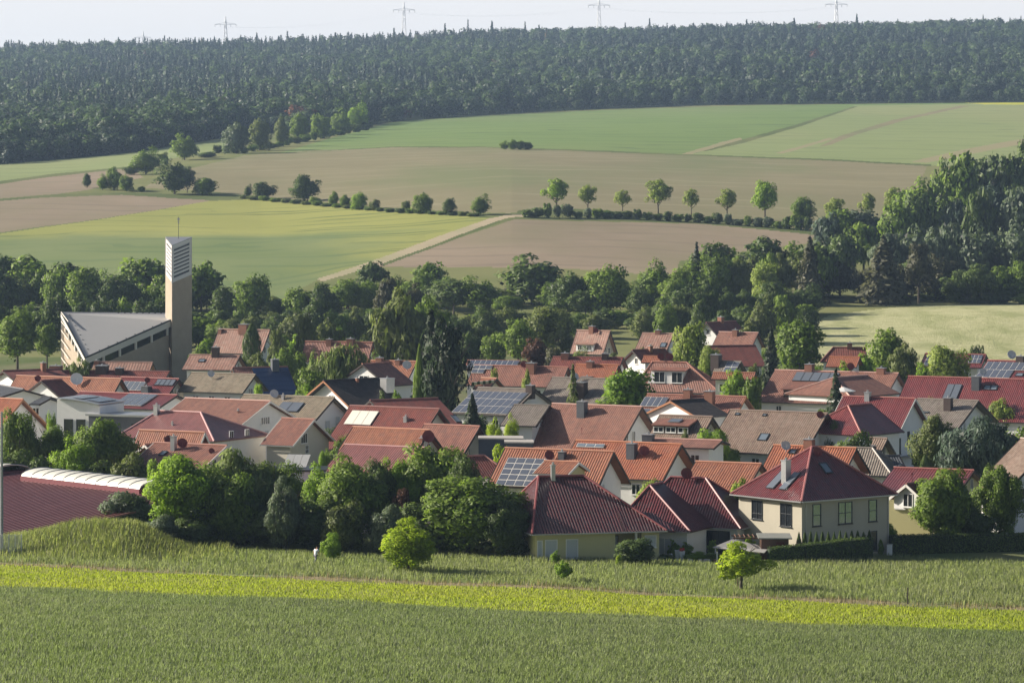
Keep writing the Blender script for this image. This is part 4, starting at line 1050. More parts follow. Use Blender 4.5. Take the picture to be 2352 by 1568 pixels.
house('ba', 'very large glazed red roof with collector and steel chimney at the right', (2086, 867), (2420, 873), (2024, 960), 27, 'glazed', D=513, w_=7.6,
      ex=[('so', .30, .40, .17, .52, 2, 1, G(cell='collector', frame='darkmetal')), ('ch', .50, .22, 1.6, .6, 'slate_clad'), ('di', .52, .0, .6, 'dish_grey'), ('sk', .575, .22, .9, .9), ('sk', .62, .22, .9, .9), ('sk', .66, .72, .8, 1.1), ('sk', .69, .72, .8, 1.1)])
house('bb', 'far dark red hipped roof at the foot of the pale hay field', (1914, 799), (1989, 798), (1888, 830), 10, 'darkred', D=607, hipl=2.0, ex=[('ch', .5, -.02, .7, .4)])
house('bb2', 'small low orange roof in front of the far dark red hipped roof', (1905, 822), (1975, 820), (1896, 842), 15, 'orange2', D=575, hr=6)
house('bc', 'red roof with panels at both ends, half hidden by a bright tree', (2125, 813), (2265, 814), (2112, 842), 18, 'glazed', D=588, ex=[('so', .06, .27, .06, .95, 3, 2), ('so', .76, .96, .1, .7, 3, 2)])
house('bd', 'red roof with two rows of panels at the right edge', (2268, 828), (2420, 831), (2238, 872), 27, 'glazed', D=556, ex=[('so', .03, .9, .1, .5, 9, 1), ('so', .0, .5, .5, .9, 5, 1), ('di', .37, .0, .75, 'dish_grey'), ('ch', .5, -.02, .7, .6, 'dark_ch'), ('sk', .62, .7, 1.1, .9)])
house('be', 'grey-brown roofed house with white gable under the very large red roof', (2108, 917), (2248, 920), (2060, 977), 29, 'grey', D=466, og=1.0,
      ex=[('ch', .62, .35, 1.5, .5, 'dark_ch'), ('gw', .0, 3.0, .8, 1.3, G(pane='white_glass')), ('gw', -.4, 3.0, .6, 1.3), ('sk', .3, .5, .8, .25), ('sk', .26, .62, .8, .25), ('sk', .22, .74, .8, .25)])
house('bf', 'glazed red roofed house with tall pale blue-white gable and balcony', (1936, 912), (2103, 915), (1888, 1004), 29, 'glazed', D=455, fascia='fascia_white',
      ex=[('ch', .36, .06, .9, .35, 'metal'), ('wing', G(A=(1948, 932), B=(2001, 927), C=(2006, 1000), th=-50, D=446, roof='glazed', w=5.0, hl=4.2)), ('balc', -.25, 7.4, 3.6), ('gw', -.12, 5.2, .75, 1.9, G(frame='frame_dark')), ('gw', -.62, 6.0, 1.0, 2.1, G(frame='frame_dark'))])
house('bg', 'bright orange roofed house with grey dish directly behind the two-storey house', (1777, 1023), (1967, 1029), (1742, 1090), 27, 'orange2', D=383, og=1.0,
      ex=[('di', .19, .22, .55, 'dish_grey', .6), ('sk', .27, .2, .6, .6), ('ch', .43, -.02, .7, .5)])
house('bh', 'grey-brown roof end right of the bright orange roof', (1935, 1027), (2004, 1029), (1915, 1088), 24, 'grey', D=396, hipr=3.4)
house('bi', 'small brown roofed outbuilding with white gable and chimney', (1996, 1006), (2038, 1007), (1976, 1046), 30, 'brown', D=409, ex=[('ch', .55, 1.0, 1.2, .5, 'dark_ch')])
house('bj', 'low dark slate roof beside the small white gabled outbuilding', (2000, 1038), (2066, 1046), (2022, 1090), -10, 'slate', D=398)
house('bk', 'glazed red roofed house with yellow gable behind the round tree, right foreground', (2053, 1068), (2237, 1080), (2014, 1124), 24, 'glazed', D=368, wall='yellow', w_=5.6,
      ex=[('wing', G(A=(2081, 1111), B=(2116, 1107), C=(2104, 1150), th=-50, D=362, roof='darkred', wall='white', fascia='fascia_white', w=2.2, zb=2.6, ex=[('gw', 0, 1.7, 1.2, 1.4)])), ('di', .35, .6, .12, 'dish_red')])
house('bl', 'white gabled house cut by the right edge, above the hedge', (2345, 1012), (2420, 1014), (2285, 1110), 60, 'brown', D=376, w_=6.4, h=5.0, ex=[('gw', -.55, 5.5, 2.0, 1.3)])
house('bm', 'brown roofed house half behind the blue-green tree at the right edge', (2290, 1000), (2420, 1003), (2270, 1040), 24, 'brown', D=412)

# ---- the three near houses with hipped roofs
H1, r1, l1, k1, S1f, S1l, c1 = hip_house('H1', 'yellow bungalow with dark maroon hipped roof at the meadow edge', (1222, 1226), 338, 15, 13.7, 14.5, 4.9, 4.6, -1.9, 'maroon', 'yellow', over_walls=False)
z0 = gz(k1[0], k1[1]) - .6; zt = k1[2] - .2; n1 = -l1
def pl(k, r, l, a, b, z): q = k + r * a + l * b; return arr(q[0], q[1], z)
mb = MB()
mb.prism([pl(k1, r1, l1, a, b, z0) for a, b in ((.6, .6), (8.6, .6), (8.6, 3.4), (11.4, 3.4), (11.4, .9), (13.2, .9), (13.2, 13.8), (.6, 13.8))], Z1 * (zt - z0))
mb.build('wall', WALL['yellow'], H1)
def on(k, r, l, a, b, zoff): q = k + r * a + l * b; return arr(q[0], q[1], k[2] - zoff)
for (a, wd, hh, zo, pane) in ((2.1, 1.25, 1.9, 1.6, 'shutter'), (4.2, 1.25, 1.9, 1.6, 'shutter')):
    window(H1, on(k1, r1, l1, a, .6, zo), r1, n1, wd, hh, mull=0, pane=pane, name='shuttered_window')
window(H1, on(k1, r1, l1, .95, .6, 2.0), r1, n1, .55, 2.6, mull=0, pane='shutter', name='side_door')
window(H1, on(k1, r1, l1, 9.2, 3.4, 1.9), r1, n1, 1.1, 2.4, mull=0, frame='frame_dark', pane='shutter', name='terrace_door')
window(H1, on(k1, r1, l1, 12.3, .9, 1.1), r1, n1, 1.2, 1.2, mull=0, pane='shutter', name='shuttered_window')
MB().box(on(k1, r1, l1, 10.8, .8, 1.6), r1 * .10, n1 * .10, Z1 * 1.5).build('porch_post', M['frame'], H1)
chimney(H1, S1f.pt(.30, .08) + l1 * .2, r1, l1, 1.5, .20, 'metal')
# glazed front wing: roof step at the right end
ro = roof_mesh('porch_roof', [[on(k1, r1, l1, 9.4, -.02, -.01), on(k1, r1, l1, 14.6, -.02, .05), on(k1, r1, l1, 13.2, 2.6, -1.5), on(k1, r1, l1, 9.4, 2.6, -1.8)]], ROOF['maroon'], H1)

H2, r2, l2, k2, S2f, S2l, c2 = hip_house('H2', 'bungalow with shiny dark red hipped roof and a big dish between yellow bungalow and two-storey house', (1702, 1216), 350, -24, 1, 1, 1, 1) if 0 else (None,) * 7
def hip2(label, K, D, angr, Lx, Wy, h, rl, roff, roof, wall, oe=.6):
    """as hip_house, from the eave corner nearest on the RIGHT: front eave runs off to the left"""
    pass
# main body: right-hand front corner at K, front eave runs left and away
ang = -24
K2 = P(1702, 1214, 350); r2 = arr(math.cos(R(ang)), math.sin(R(ang)), 0); l2 = arr(-math.sin(R(ang)), math.cos(R(ang)), 0)
Lm = 13.0; kl = K2 - r2 * Lm
px = project(*kl)
H2, r2, l2, k2, S2f, S2l, c2 = hip_house('H2', 'bungalow with shiny dark red hipped roof and big dish, next to the yellow bungalow', px, kl[1], ang, Lm, 9.6, 4.5, 3.8, -1.0, 'maroon', 'white')
# front wing with its own hip
Kw = P(1586, 1221, 345.5)
wl = Kw - r2 * 8.5
aw_ = Kw - r2 * 6.0 + l2 * 4.2 + Z1 * 4.05; bw_ = aw_ + l2 * 3.5 + Z1 * .02
back_r = Kw + l2 * 7.2; back_l = wl + l2 * 8.6
ro = roof_mesh('wing_roof', [[wl, Kw, aw_], [Kw, back_r, bw_, aw_], [back_l, wl, aw_, bw_]], ROOF['maroon'], H2)
caps([(aw_, Kw), (aw_, wl), (aw_, bw_)], RIDGE['maroon'], ro)
gb = MB(); gb.box((wl + Kw) / 2 - l2 * .07 - Z1 * .08, r2 * 4.25, l2 * .07, Z1 * .06); gb.build('gutter', M['metal'], ro)
zg = gz(Kw[0], Kw[1]) - .5; zt = Kw[2] - .2
MB().prism([arr(*(Kw + r2 * a + l2 * b)[:2], zg) for a, b in ((-7.9, .6), (-.6, .6), (-.6, 6), (-7.9, 6))], Z1 * (zt - zg)).build('wing_wall', WALL['white'], H2)
dish(H2, c2[4] * .5 + c2[5] * .5 + (-l2 * .5) - Z1 * .6, .62, 'dish_red', 0.9)
q = K2 - r2 * 3.2 + l2 * .6
window(H2, arr(q[0], q[1], K2[2] - 1.5), r2, -l2, 3.6, 2.3, mull=2, frame='frame_dark', name='patio_door')
q = K2 - r2 * 6.3 + l2 * .6
window(H2, arr(q[0], q[1], K2[2] - 1.5), r2, -l2, 1.0, 2.2, mull=0, frame='frame_dark')
q = Kw - r2 * 3.0 + l2 * .6
window(H2, arr(q[0], q[1], K2[2] - 1.45), r2, -l2, 1.6, 1.7, mull=1, pane='shutter')
q = K2 - l2 * 0 + l2 * 4.2 - r2 * .6
window(H2, arr(q[0], q[1], K2[2] - 1.0), l2, r2, 1.3, 1.1, mull=1)

H3, r3, l3, k3, S3f, S3l, c3 = hip_house('H3', 'two-storey beige house with pyramid red roof and two collectors, right foreground', (1841, 1151), 345, 38, 13.2, 10.6, 4.75, .6, 0, 'glazedm', 'beige')
S3L = Slope(c3[4], c3[4], c3[3], c3[0])
n_r = -l3; n_l = -r3
def w3(a, zo, wd, hh, **kw): q = k3 + r3 * a + l3 * .6; window(H3, arr(q[0], q[1], k3[2] - zo), r3, n_r, wd, hh, **kw)
def w3l(a, zo, wd, hh, **kw): q = k3 + l3 * a + r3 * .6; window(H3, arr(q[0], q[1], k3[2] - zo), -l3, n_l, wd, hh, **kw)
w3(2.6, 1.55, 1.15, 2.2, mull=0, trans=.5, frame='frame_dark', pane='mirror'); w3(6.5, 1.55, 1.9, 2.2, mull=1, trans=.5, frame='frame_dark', pane='mirror'); w3(10.3, 1.55, 1.15, 2.2, mull=0, trans=.5, frame='frame_dark', pane='mirror')
w3(10.3, 4.6, 1.2, 2.0, mull=0, frame='frame_dark')
w3l(7.2, 1.4, 1.6, 1.9, mull=1, trans=.7, frame='frame_dark'); w3l(2.9, 1.6, 1.7, 2.3, mull=1, trans=.45, frame='frame_dark')
skylight(H3, S3f, .42, .42, .9, 1.3)
solar(H3, S3L, .30, .52, .50, .84, 1, 1, cell='collector', frame='darkmetal', name='solar_collector'); solar(H3, S3L, .66, .86, .50, .84, 1, 1, cell='collector', frame='darkmetal', name='solar_collector')
chimney(H3, S3L.pt(.60, .66), r3, l3, 2.0, .35, 'metal')
dish(H3, S3f.pt(.38, .18), .5, 'dish_red', .3)
for q, nrm in ((k3 + r3 * 1.1 + l3 * .55, n_r), (k3 + r3 * 12.4 + l3 * .55, n_r)):
    MB().tube(arr(q[0], q[1], k3[2] - .2), arr(q[0], q[1], gz(q[0], q[1]) - .3), .05).build('downpipe', M['metal'], H3)
# rose glazed slope on the sunlit side
# ---- modern white house with curved roof
def modern():
    D = 452.0
    a = P(131, 924, D); b = P(212, 924, D); zb = gz(a[0], a[1]) - .5
    e = arr(.94, -.34, 0); f = arr(-.34, -.94, 0)
    Lh = (b[0] - a[0]) / .94 * 1.0 + 1.3
    root = empty('house', (a[0], D, zb + .5)); tag(root, 'white modern house with curved roof and two narrow dark windows, left side', 'house', 'houses of the village')
    ztop = a[2]
    n = 10; prof = []
    for i in range(n + 1):
        s = i / n; prof.append((s * Lh, .62 * math.sin(PI * (.5 + s * .5)) * 1.0 - .62 * 0 ))
    pts_f = [arr(*(a + e * s)[:2], ztop + z * 1.1 - .3) for s, z in prof]
    base = [arr(*(a + e * Lh)[:2], zb), arr(*a[:2], zb)]
    MB().prism(pts_f + base, -f * 7).build('wall', WALL['white'], root)
    rf = MB()
    for i in range(n):
        p, q = pts_f[i] + f * .4 + Z1 * .1, pts_f[i + 1] + f * .4 + Z1 * .1
        rf.quad_solid([p, q, q - f * 7.8, p - f * 7.8, p + Z1 * .12, q + Z1 * .12, q - f * 7.8 + Z1 * .12, p - f * 7.8 + Z1 * .12])
    o = rf.build('roof', M['metal'], root)
    for i0, i1 in ((3, 5), (6, 9)):
        p, q = pts_f[i0] - f * 1.0, pts_f[i1] - f * 1.0
        MB().quad_solid([p + Z1 * .28, q + Z1 * .28, q - f * 5 + Z1 * .28, p - f * 5 + Z1 * .28, p + Z1 * .34, q + Z1 * .34, q - f * 5 + Z1 * .34, p - f * 5 + Z1 * .34]).build('solar_collector', M['collector'], root)
    for u in (155, 184):
        s = (u - 131) / 81. * (Lh - 1.2) + .2; c = a + e * s
        window(root, arr(c[0], c[1], ztop - 3.6) + f * .01, e, f, 1.3, 3.0, mull=0, frame='frame_dark')
    # dark clad annex
    p = a + e * (Lh + 3.2) - f * 2.2
    MB().box(arr(p[0], p[1], (ztop - 1.6 + zb) / 2), e * 4.6, f * 2.6, Z1 * (ztop - 1.6 - zb) / 2).build('annex', M['slate_clad'], root)
    MB().box(arr(p[0], p[1], ztop - 1.45), e * 4.9, f * 3.0, Z1 * .12).build('annex_roof', M['metal'], root)
    window(root, arr(*(p + f * 2.6 + e * 2.4)[:2], ztop - 3.1), e, f, 1.7, 1.3, mull=0, frame='frame_dark')
    window(root, arr(*(p + f * 2.6 - e * 2.0)[:2], ztop - 3.1), e, f, 1.2, 1.9, mull=0, frame='frame_dark')
modern()

# ---------------------------------------------------------------- church
def church():
    P3 = P(196, 823, 636); P1 = P(141, 719, 652); P4 = P(391, 737, 652); P2 = P(384, 721, 664)
    root = empty('church', (P3[0], P3[1], 0)); tag(root, 'modern church with huge tilted grey roof, window bands and brick walls', 'church')
    rf = MB(); th = Z1 * .25; P1b = P(141, 719, 680); P2b = P(384, 721, 680)
    rf.prism([P3, P4, P2, P1], Z1 * .22)
    rf.build('roof', plain('grey_church_roof', (.38, .38, .375), .7, var=.04, scale=.6), root)
    # snow guards dotted along the roof
    sg = MB(); q0, q1, p0 = P1, P2, P3
    for i in range(16):
        c = P1 * (1 - i / 16.) + P2 * (i / 16.); c = c * .93 + P3 * .07 if i < 8 else c * .93 + P4 * .07
        sg.box(c + Z1 * .28, arr(.18, 0, 0), arr(0, .08, 0), Z1 * .08)
    for i in range(1, 9):
        c = (P1 * (1 - i / 9.) + P3 * (i / 9.)) * .94 + P2 * .06; sg.box(c + Z1 * .28, arr(.14, 0, 0), arr(0, .08, 0), Z1 * .08)
        c = (P4 * (1 - i / 9.) + P3 * (i / 9.)) * .94 + P2 * .06; sg.box(c + Z1 * .28, arr(.14, 0, 0), arr(0, .08, 0), Z1 * .08)
    sg.build('snow_guard', M['darkmetal'], root)
    back = arr(-66, 690, 0)
    def side(A_, B_, wallm, fasc, nwin, band0, band1, hfa, nm):
        """A_ (low corner) to B_ (high corner): fascia, then window band, then wall"""
        d = B_ - A_; dh = arr(d[0], d[1], 0); L = np.linalg.norm(dh); e = dh / L; n = np.cross(e, Z1); n = n if n[1] < 0 else -n
        inn = -n * .35
        def q(s, dz, off=0): p = A_ + d * s; return arr(p[0], p[1], p[2] - dz) + n * off
        # fascia
        MB().quad_solid([q(0, .02, .12), q(1, .02, .12), q(1, hfa, .12), q(0, hfa, .12), q(0, .02, -.2), q(1, .02, -.2), q(1, hfa, -.2), q(0, hfa, -.2)]).build('fascia', fasc, root)
        MB().quad_solid([q(0, -.30, .16), q(1, -.30, .16), q(1, -.02, .16), q(0, -.02, .16), q(0, -.30, -.1), q(1, -.30, -.1), q(1, -.02, -.1), q(0, -.02, -.1)]).build('roof_edge', M['darkmetal'], root)
        gl = MB().quad_solid([q(.03, hfa, -.3), q(.97, hfa, -.3), q(.97, band1, -.3), q(.03, band1, -.3), q(.03, hfa, -.4), q(.97, hfa, -.4), q(.97, band1, -.4), q(.03, band1, -.4)]).build('window_band', M['glass'], root)
        for i in range(nwin + 1):
            s = .03 + .94 * i / nwin
            MB().box((q(s, hfa, -.15) + q(s, band1, -.15)) / 2, e * .17, n * .18, Z1 * (band1 - hfa) / 2 * .995).build('window_post', fasc, gl)
        zb = -1.0; a, b = q(.0, band1, -.3), q(1, band1, -.3)
        wv = [q(0, 0, -.3), b]
        lo_a = arr(a[0], a[1], zb); lo_b = arr(b[0], b[1], zb)
        MB().quad_solid([lo_a, lo_b, b, a, lo_a - n * .3, lo_b - n * .3, b - n * .3, a - n * .3]).build(nm, wallm, root)
    brick = plain('tan_church_brick', (.40, .335, .26), .9, var=.13, scale=5)
    fw = plain('church_white_concrete', (.66, .63, .57), .8, var=.05)
    side(P3, P4, brick, fw, 5, 1.2, 2.5, 1.1, 'wall')
    side(P3, P1, brick, fw, 7, 1.2, 2.3, .75, 'wall')
    # tall window strip at the left-hand corner
    c = P1; mb = MB()
    mb.box(arr(c[0] + .15, c[1] - .3, 5), arr(.16, 0, 0), arr(0, .2, 0), Z1 * 6.9)
    for i in range(7):
        z = 1.2 + i * 1.7; mb.quad_solid([arr(c[0], c[1] - .5, z + 1.6), arr(c[0] + 1.9, c[1] - 5, z), arr(c[0] + 1.9, c[1] - 5, z + .25), arr(c[0], c[1] - .5, z + 1.85), arr(c[0], c[1] - .3, z + 1.6), arr(c[0] + 1.9, c[1] - 4.8, z), arr(c[0] + 1.9, c[1] - 4.8, z + .25), arr(c[0], c[1] - .3, z + 1.85)])
    mb.build('corner_frame', fw, root)
    mb = MB(); mb.quad_solid([arr(P1[0], P1[1] + .3, -1), arr(P4[0], P4[1] + 12, -1), arr(P4[0], P4[1] + 12, P2[2] - .3), arr(P1[0], P1[1] + .3, P1[2] - .3), arr(P1[0], P1[1] + .6, -1), arr(P4[0], P4[1] + 12.3, -1), arr(P4[0], P4[1] + 12.3, P2[2] - .3), arr(P1[0], P1[1] + .6, P1[2] - .3)])
    mb.build('back_wall', brick, root)
    MB().box(arr(P3[0] + .1, P3[1] + .3, P3[2] / 2 - .6), arr(.35, 0, 0), arr(0, .3, 0), Z1 * (P3[2] / 2 + .4)).build('corner_post', fw, root)
    # tower, a triangular shaft
    L_ = P(380, 544, 657); R_ = P(441, 544, 655.5); F_ = P(395, 563, 651.2)
    c = (L_ + R_ + F_) / 3
    t = empty('bell_tower', (c[0], c[1], 0)); tag(t, 'slim triangular brick bell tower with white louvred top and antenna', 'tower')
    dz = F_[2] - L_[2]
    def ring(h, ins=0.0):   # the sloping cut: h metres below the top edge
        return [p + (arr(c[0], c[1], p[2]) - p) * ins - Z1 * h for p in (L_, F_, R_)]
    bot = [arr(p[0], p[1], -1) for p in (L_, F_, R_)]
    a = ring(7.1); mb = MB(); b = len(mb.v)
    mb.v += bot + a; mb.f += [(0, 1, 4, 3), (1, 2, 5, 4), (2, 0, 3, 5), (3, 4, 5), (0, 2, 1)]
    mb.build('shaft', brick, t)
    a = ring(0, -.01); bb = ring(.25, -.01); mb = MB(); mb.v += bb + a; mb.f += [(0, 1, 4, 3), (1, 2, 5, 4), (2, 0, 3, 5), (3, 4, 5), (0, 2, 1)]
    mb.build('tower_roof', M['metal'], t)
    # belfry: corner posts, slanted rails, dark core
    a = ring(.25, .12); bb = ring(7.1, .12); mb = MB(); mb.v += bb + a; mb.f += [(0, 1, 4, 3), (1, 2, 5, 4), (2, 0, 3, 5), (3, 4, 5), (0, 2, 1)]
    mb.build('belfry_core', M['slate_clad'], t)
    wm = plain('white_belfry', (.70, .68, .66), .7, var=.04); mb = MB(); lv = MB()
    corners = [L_, F_, R_]
    for i, (p, q) in enumerate(((L_, F_), (F_, R_), (R_, L_))):
        d = q - p; Ln = np.linalg.norm(arr(d[0], d[1], 0)); e = arr(d[0], d[1], 0) / Ln; n = np.cross(e, Z1)
        if (n @ (arr(c[0], c[1], 0) - arr(p[0], p[1], 0))) > 0: n = -n
        o = n * -.07
        def at(s, h): x = p + d * s; return x - Z1 * h + o
        def slab(m, s0, s1, h0, h1, th=.09, pr=.0):
            m.quad_solid([at(s0, h0) + n * pr, at(s1, h0) + n * pr, at(s1, h1) + n * pr, at(s0, h1) + n * pr, at(s0, h0) - n * th, at(s1, h0) - n * th, at(s1, h1) - n * th, at(s0, h1) - n * th])
        slab(mb, 0.0, .11, .25, 7.1); slab(mb, .89, 1.0, .25, 7.1)
        slab(mb, .11, .89, .25, .85); slab(mb, .11, .89, 6.35, 7.1)
        for k in range(7): slab(mb, .11, .89, 1.33 + k * .70, 1.33 + k * .70 + .40)
        for k in range(8): slab(lv, .12, .88, .92 + k * .70, .92 + k * .70 + .10, .2, -.12)
    mb.build('belfry_frame', wm, t); lv.build('louvre', M['galv'], t)
    ct = P(410, 546, 655)
    o = MB().tube(ct - Z1 * .3, ct + Z1 * 3.9, .05, .04, 6).build('antenna', M['darkmetal'], t)
    MB().box(ct + Z1 * 3.5, arr(.2, 0, 0), arr(0, .15, 0), Z1 * .22).box(ct + Z1 * 2.9, arr(.12, 0, 0), arr(0, .1, 0), Z1 * .2).build('antenna_head', M['metal'], o)
church()

# ---------------------------------------------------------------- sports hall at the lower left
def hall():
    th = 48; s, c = math.sin(R(th)), math.cos(R(th)); e = arr(c, -s, 0); f = arr(-s, -c, 0)
    B = P(372, 1128, 366) + e * 8.0; A = B - e * 60; w_ = 36.0; drop = w_ * math.tan(R(7.0))
    root = empty('sports_hall', (A[0] * .4 + B[0] * .6, A[1] * .4 + B[1] * .6, 0)); tag(root, 'low hall with ribbed rose metal roof and two arched white rooflights, lower left', 'hall')
    m, nt, b = newmat('ribbed_rose_metal')
    tc = N(nt, 'ShaderNodeTexCoord'); nt.links.new(mixc(nt, noise(nt, tc.outputs['Object'], .4, 3), (.20, .085, .085), (.27, .125, .125)), b.inputs['Base Color']); b.inputs['Roughness'].default_value = .38
    # ribbed sheet in real relief
    pitch_ = .80; n = int(60 / pitch_); Vv, Ff = [], []
    prof = [(0, 0), (.36, 0), (.42, .17), (.64, .17), (.70, 0)]
    rows = []
    for i in range(n):
        for a_, h_ in prof: rows.append((i * pitch_ + a_, h_))
    for sd in (1, -1):
        b0 = len(Vv)
        for t_, h_ in rows:
            p = A + e * t_ + Z1 * h_; q = p + f * sd * w_ - Z1 * drop
            Vv += [tuple(p), tuple(q)]
        for i in range(len(rows) - 1): Ff.append((b0 + 2 * i, b0 + 2 * i + 2, b0 + 2 * i + 3, b0 + 2 * i + 1))
    obj('roof', Vv, Ff, m, root)
    a, bq = A + e * .5, B - e * .5
    MB().quad_solid([arr(*(a + f * 35)[:2], -1), arr(*(bq + f * 35)[:2], -1), arr(*(bq + f * 35)[:2], A[2] - drop - .1), arr(*(a + f * 35)[:2], A[2] - drop - .1),
                     arr(*(a - f * 25)[:2], -1), arr(*(bq - f * 25)[:2], -1), arr(*(bq - f * 25)[:2], A[2] - drop - .1), arr(*(a - f * 25)[:2], A[2] - drop - .1)]).build('wall', WALL['beige'], root)
    cm = M['white_glass']
    def barrel(s0, s1, nseg):
        mb = MB(); n_ = 10; W_ = 2.5; H_ = .75
        for i in range(n_):
            a0, a1 = PI * i / n_, PI * (i + 1) / n_
            for p, q in ((a0, a1),):
                p0 = A + e * s0 + f * W_ * math.cos(p) + Z1 * (H_ * math.sin(p) + .35); p1 = A + e * s0 + f * W_ * math.cos(q) + Z1 * (H_ * math.sin(q) + .35)
                d = e * (s1 - s0); i1 = -Z1 * .08
                mb.quad_solid([p0, p1, p1 + i1, p0 + i1, p0 + d, p1 + d, p1 + d + i1, p0 + d + i1])
        o = mb.build('rooflight', cm, root)
        for k in range(nseg + 1):
            rb = MB(); s_ = s0 + (s1 - s0) * k / nseg
            for i in range(n_):
                a0, a1 = PI * i / n_, PI * (i + 1) / n_
                p0 = A + e * s_ + f * (W_ + .03) * math.cos(a0) + Z1 * ((H_ + .03) * math.sin(a0) + .35); p1 = A + e * s_ + f * (W_ + .03) * math.cos(a1) + Z1 * ((H_ + .03) * math.sin(a1) + .35)
                rb.tube(p0, p1, .04, .04, 4)
            rb.build('rib', M['metal'], o)
        MB().box(A + e * (s0 + s1) / 2 + Z1 * .08, e * (s1 - s0) / 2, f * (W_ + .1), Z1 * .27).build('kerb', plain('maroon_kerb', (.16, .04, .05), .5), o)
    def s_at(u):
        al = (u - U0) / F; return float((al * A[1] - A[0]) / (c + al * s))
    barrel(s_at(92), 51.5, 11)
    barrel(s_at(92) - 22, s_at(92) - 5.5, 8)
hall()

# ---------------------------------------------------------------- pylons and power line
def pylon(u, vtop, D, H, label, arm=14.0):
    x = (u - U0) / F * D; zt = CZ - (vtop - V0) / F * D; z0 = gz(x, D)
    root = empty('pylon', (x, D, z0)); tag(root, label, 'pylon', 'power pylons above the forest'); H = zt - z0
    o = np.array([x, D, z0]); mb = MB(); br = MB(); r = .26
    za = H - 10.0
    def hw(z): return 3.6 + (1.0 - 3.6) * min(1, z / za) if z < za else 1.0 * (1 - (z - za) / (H - za)) + .1
    zs = [za * k / 6. for k in range(7)] + [H - 5, H]
    for k in range(len(zs) - 1):
        a_, b_ = zs[k], zs[k + 1]; ca = [arr(sx * hw(a_), sy * hw(a_), a_) for sx, sy in ((1, 1), (-1, 1), (-1, -1), (1, -1))]; cb = [arr(sx * hw(b_), sy * hw(b_), b_) for sx, sy in ((1, 1), (-1, 1), (-1, -1), (1, -1))]
        for i in range(4):
            mb.tube(o + ca[i], o + cb[i], r, r, 4); br.tube(o + ca[i], o + cb[(i + 1) % 4], r * .5, r * .5, 4); br.tube(o + ca[(i + 1) % 4], o + cb[i], r * .5, r * .5, 4)
    mb.build('tower_frame', M['galv'], root); br.build('bracing', M['galv'], root)
    am = MB()
    for s_ in (-1, 1):
        am.tube(o + arr(0, 0, za), o + arr(s_ * arm, 0, za), r * .9, r * .7, 4); am.tube(o + arr(0, 0, za + 2.4), o + arr(s_ * arm, 0, za), r * .6, r * .6, 4)
    am.build('cross_arm', M['galv'], root)
    for s_ in (-1, -.5, .5, 1): MB().tube(o + arr(s_ * arm * .97, 0, za), o + arr(s_ * arm * .97, 0, za - 3.2), .28, .28, 5).build('insulator', M['galv'], root)
    return o, za - 3.2, arm
tips = []
for u, v, D, lab in ((518, 38, 4330, 'lattice pylon on the skyline, left of the other large ones'), (928, 5, 4300, 'lattice pylon on the skyline above the left half of the village'), (1376, -6, 4270, 'lattice pylon on the skyline near the centre'), (1921, -8, 4250, 'lattice pylon on the skyline at the right'), (329, 72, 5400, 'small faint pylon half sunk in the forest, leftmost')):
    tips.append(pylon(u, v, D, 50, lab, 13.5 if D < 5000 else 12))
for (a, b) in ((0, 1), (1, 2), (2, 3)):
    mb = MB(); (o1, z1, a1), (o2, z2, a2) = tips[a], tips[b]
    for s_ in (-1, -.5, .5, 1):
        p = o1 + arr(s_ * a1, 0, z1); q = o2 + arr(s_ * a2, 0, z2); prev = p
        for k in range(1, 17):
            t = k / 16.; c = p * (1 - t) + q * t - Z1 * 4 * t * (1 - t) * 7.0; mb.tube(prev, c, .02, .02, 3); prev = c
    tag(mb.build('power_line', M['galv'], None, origin=tuple(tips[a][0])), ('faint power wires between the first and second large pylon', 'faint power wires between the second and third large pylon', 'faint power wires between the third and fourth large pylon')[a], 'power line', 'power wires above the forest')

# ---------------------------------------------------------------- things in the gardens and the meadow
def thing(name, label, cat, u, v, D, group=None):
    p = P(u, v, D); o = empty(name, (p[0], p[1], gz(p[0], p[1]))); tag(o, label, cat, group); return o, p, gz(p[0], p[1])
# floodlight mast and mesh fence at the left edge
D = 336; x = (4 - U0) / F * D; z = gz(x, D)
o = empty('floodlight_mast', (x, D, z)); tag(o, 'tall grey mast beside the hall at the left edge', 'mast')
MB().tube((x, D, z - .3), (x, D, z + 13.6), .17, .10, 10).build('pole', plain('dull_steel', (.25, .27, .28), .6, .3), o)
o = empty('mesh_fence', ((25 - U0) / F * 335, 335, gz((25 - U0) / F * 335, 335))); tag(o, 'grey wire mesh fence at the foot of the mast', 'fence')
wire = MB(); x0, x1 = (-40 - U0) / F * 335, (50 - U0) / F * 335; zf = gz(x1, 335)
for i in range(7):
    xx = x0 + (x1 - x0) * i / 6.
    MB().tube((xx, 335, gz(xx, 335) - .2), (xx, 335, zf + 1.9), .05, .05, 6).build('post', M['galv'], o)
for i in range(45): xx = x0 + (x1 - x0) * i / 44.; wire.box((xx, 335.03, zf + .9), (.012, 0, 0), (0, .012, 0), (0, 0, .95))
for i in range(14): wire.box(((x0 + x1) / 2, 335.0, zf + .1 + i * .135), ((x1 - x0) / 2, 0, 0), (0, .012, 0), (0, 0, .012))
wire.build('wire_mesh', M['galv'], o)
# fence post in the meadow
Dp, xp, zp = hit(2085, 1388)
o = MB().tube((xp, Dp, zp - .2), (xp, Dp, zp + 1.35), .065, .055, 8).tube((xp, Dp, zp + 1.35), (xp, Dp, zp + 1.40), .055, .02, 8).build('fence_post', M['fascia_dark'], None, origin=(xp, Dp, zp)); tag(o, 'lone dark post standing in the meadow edge at the right', 'post')
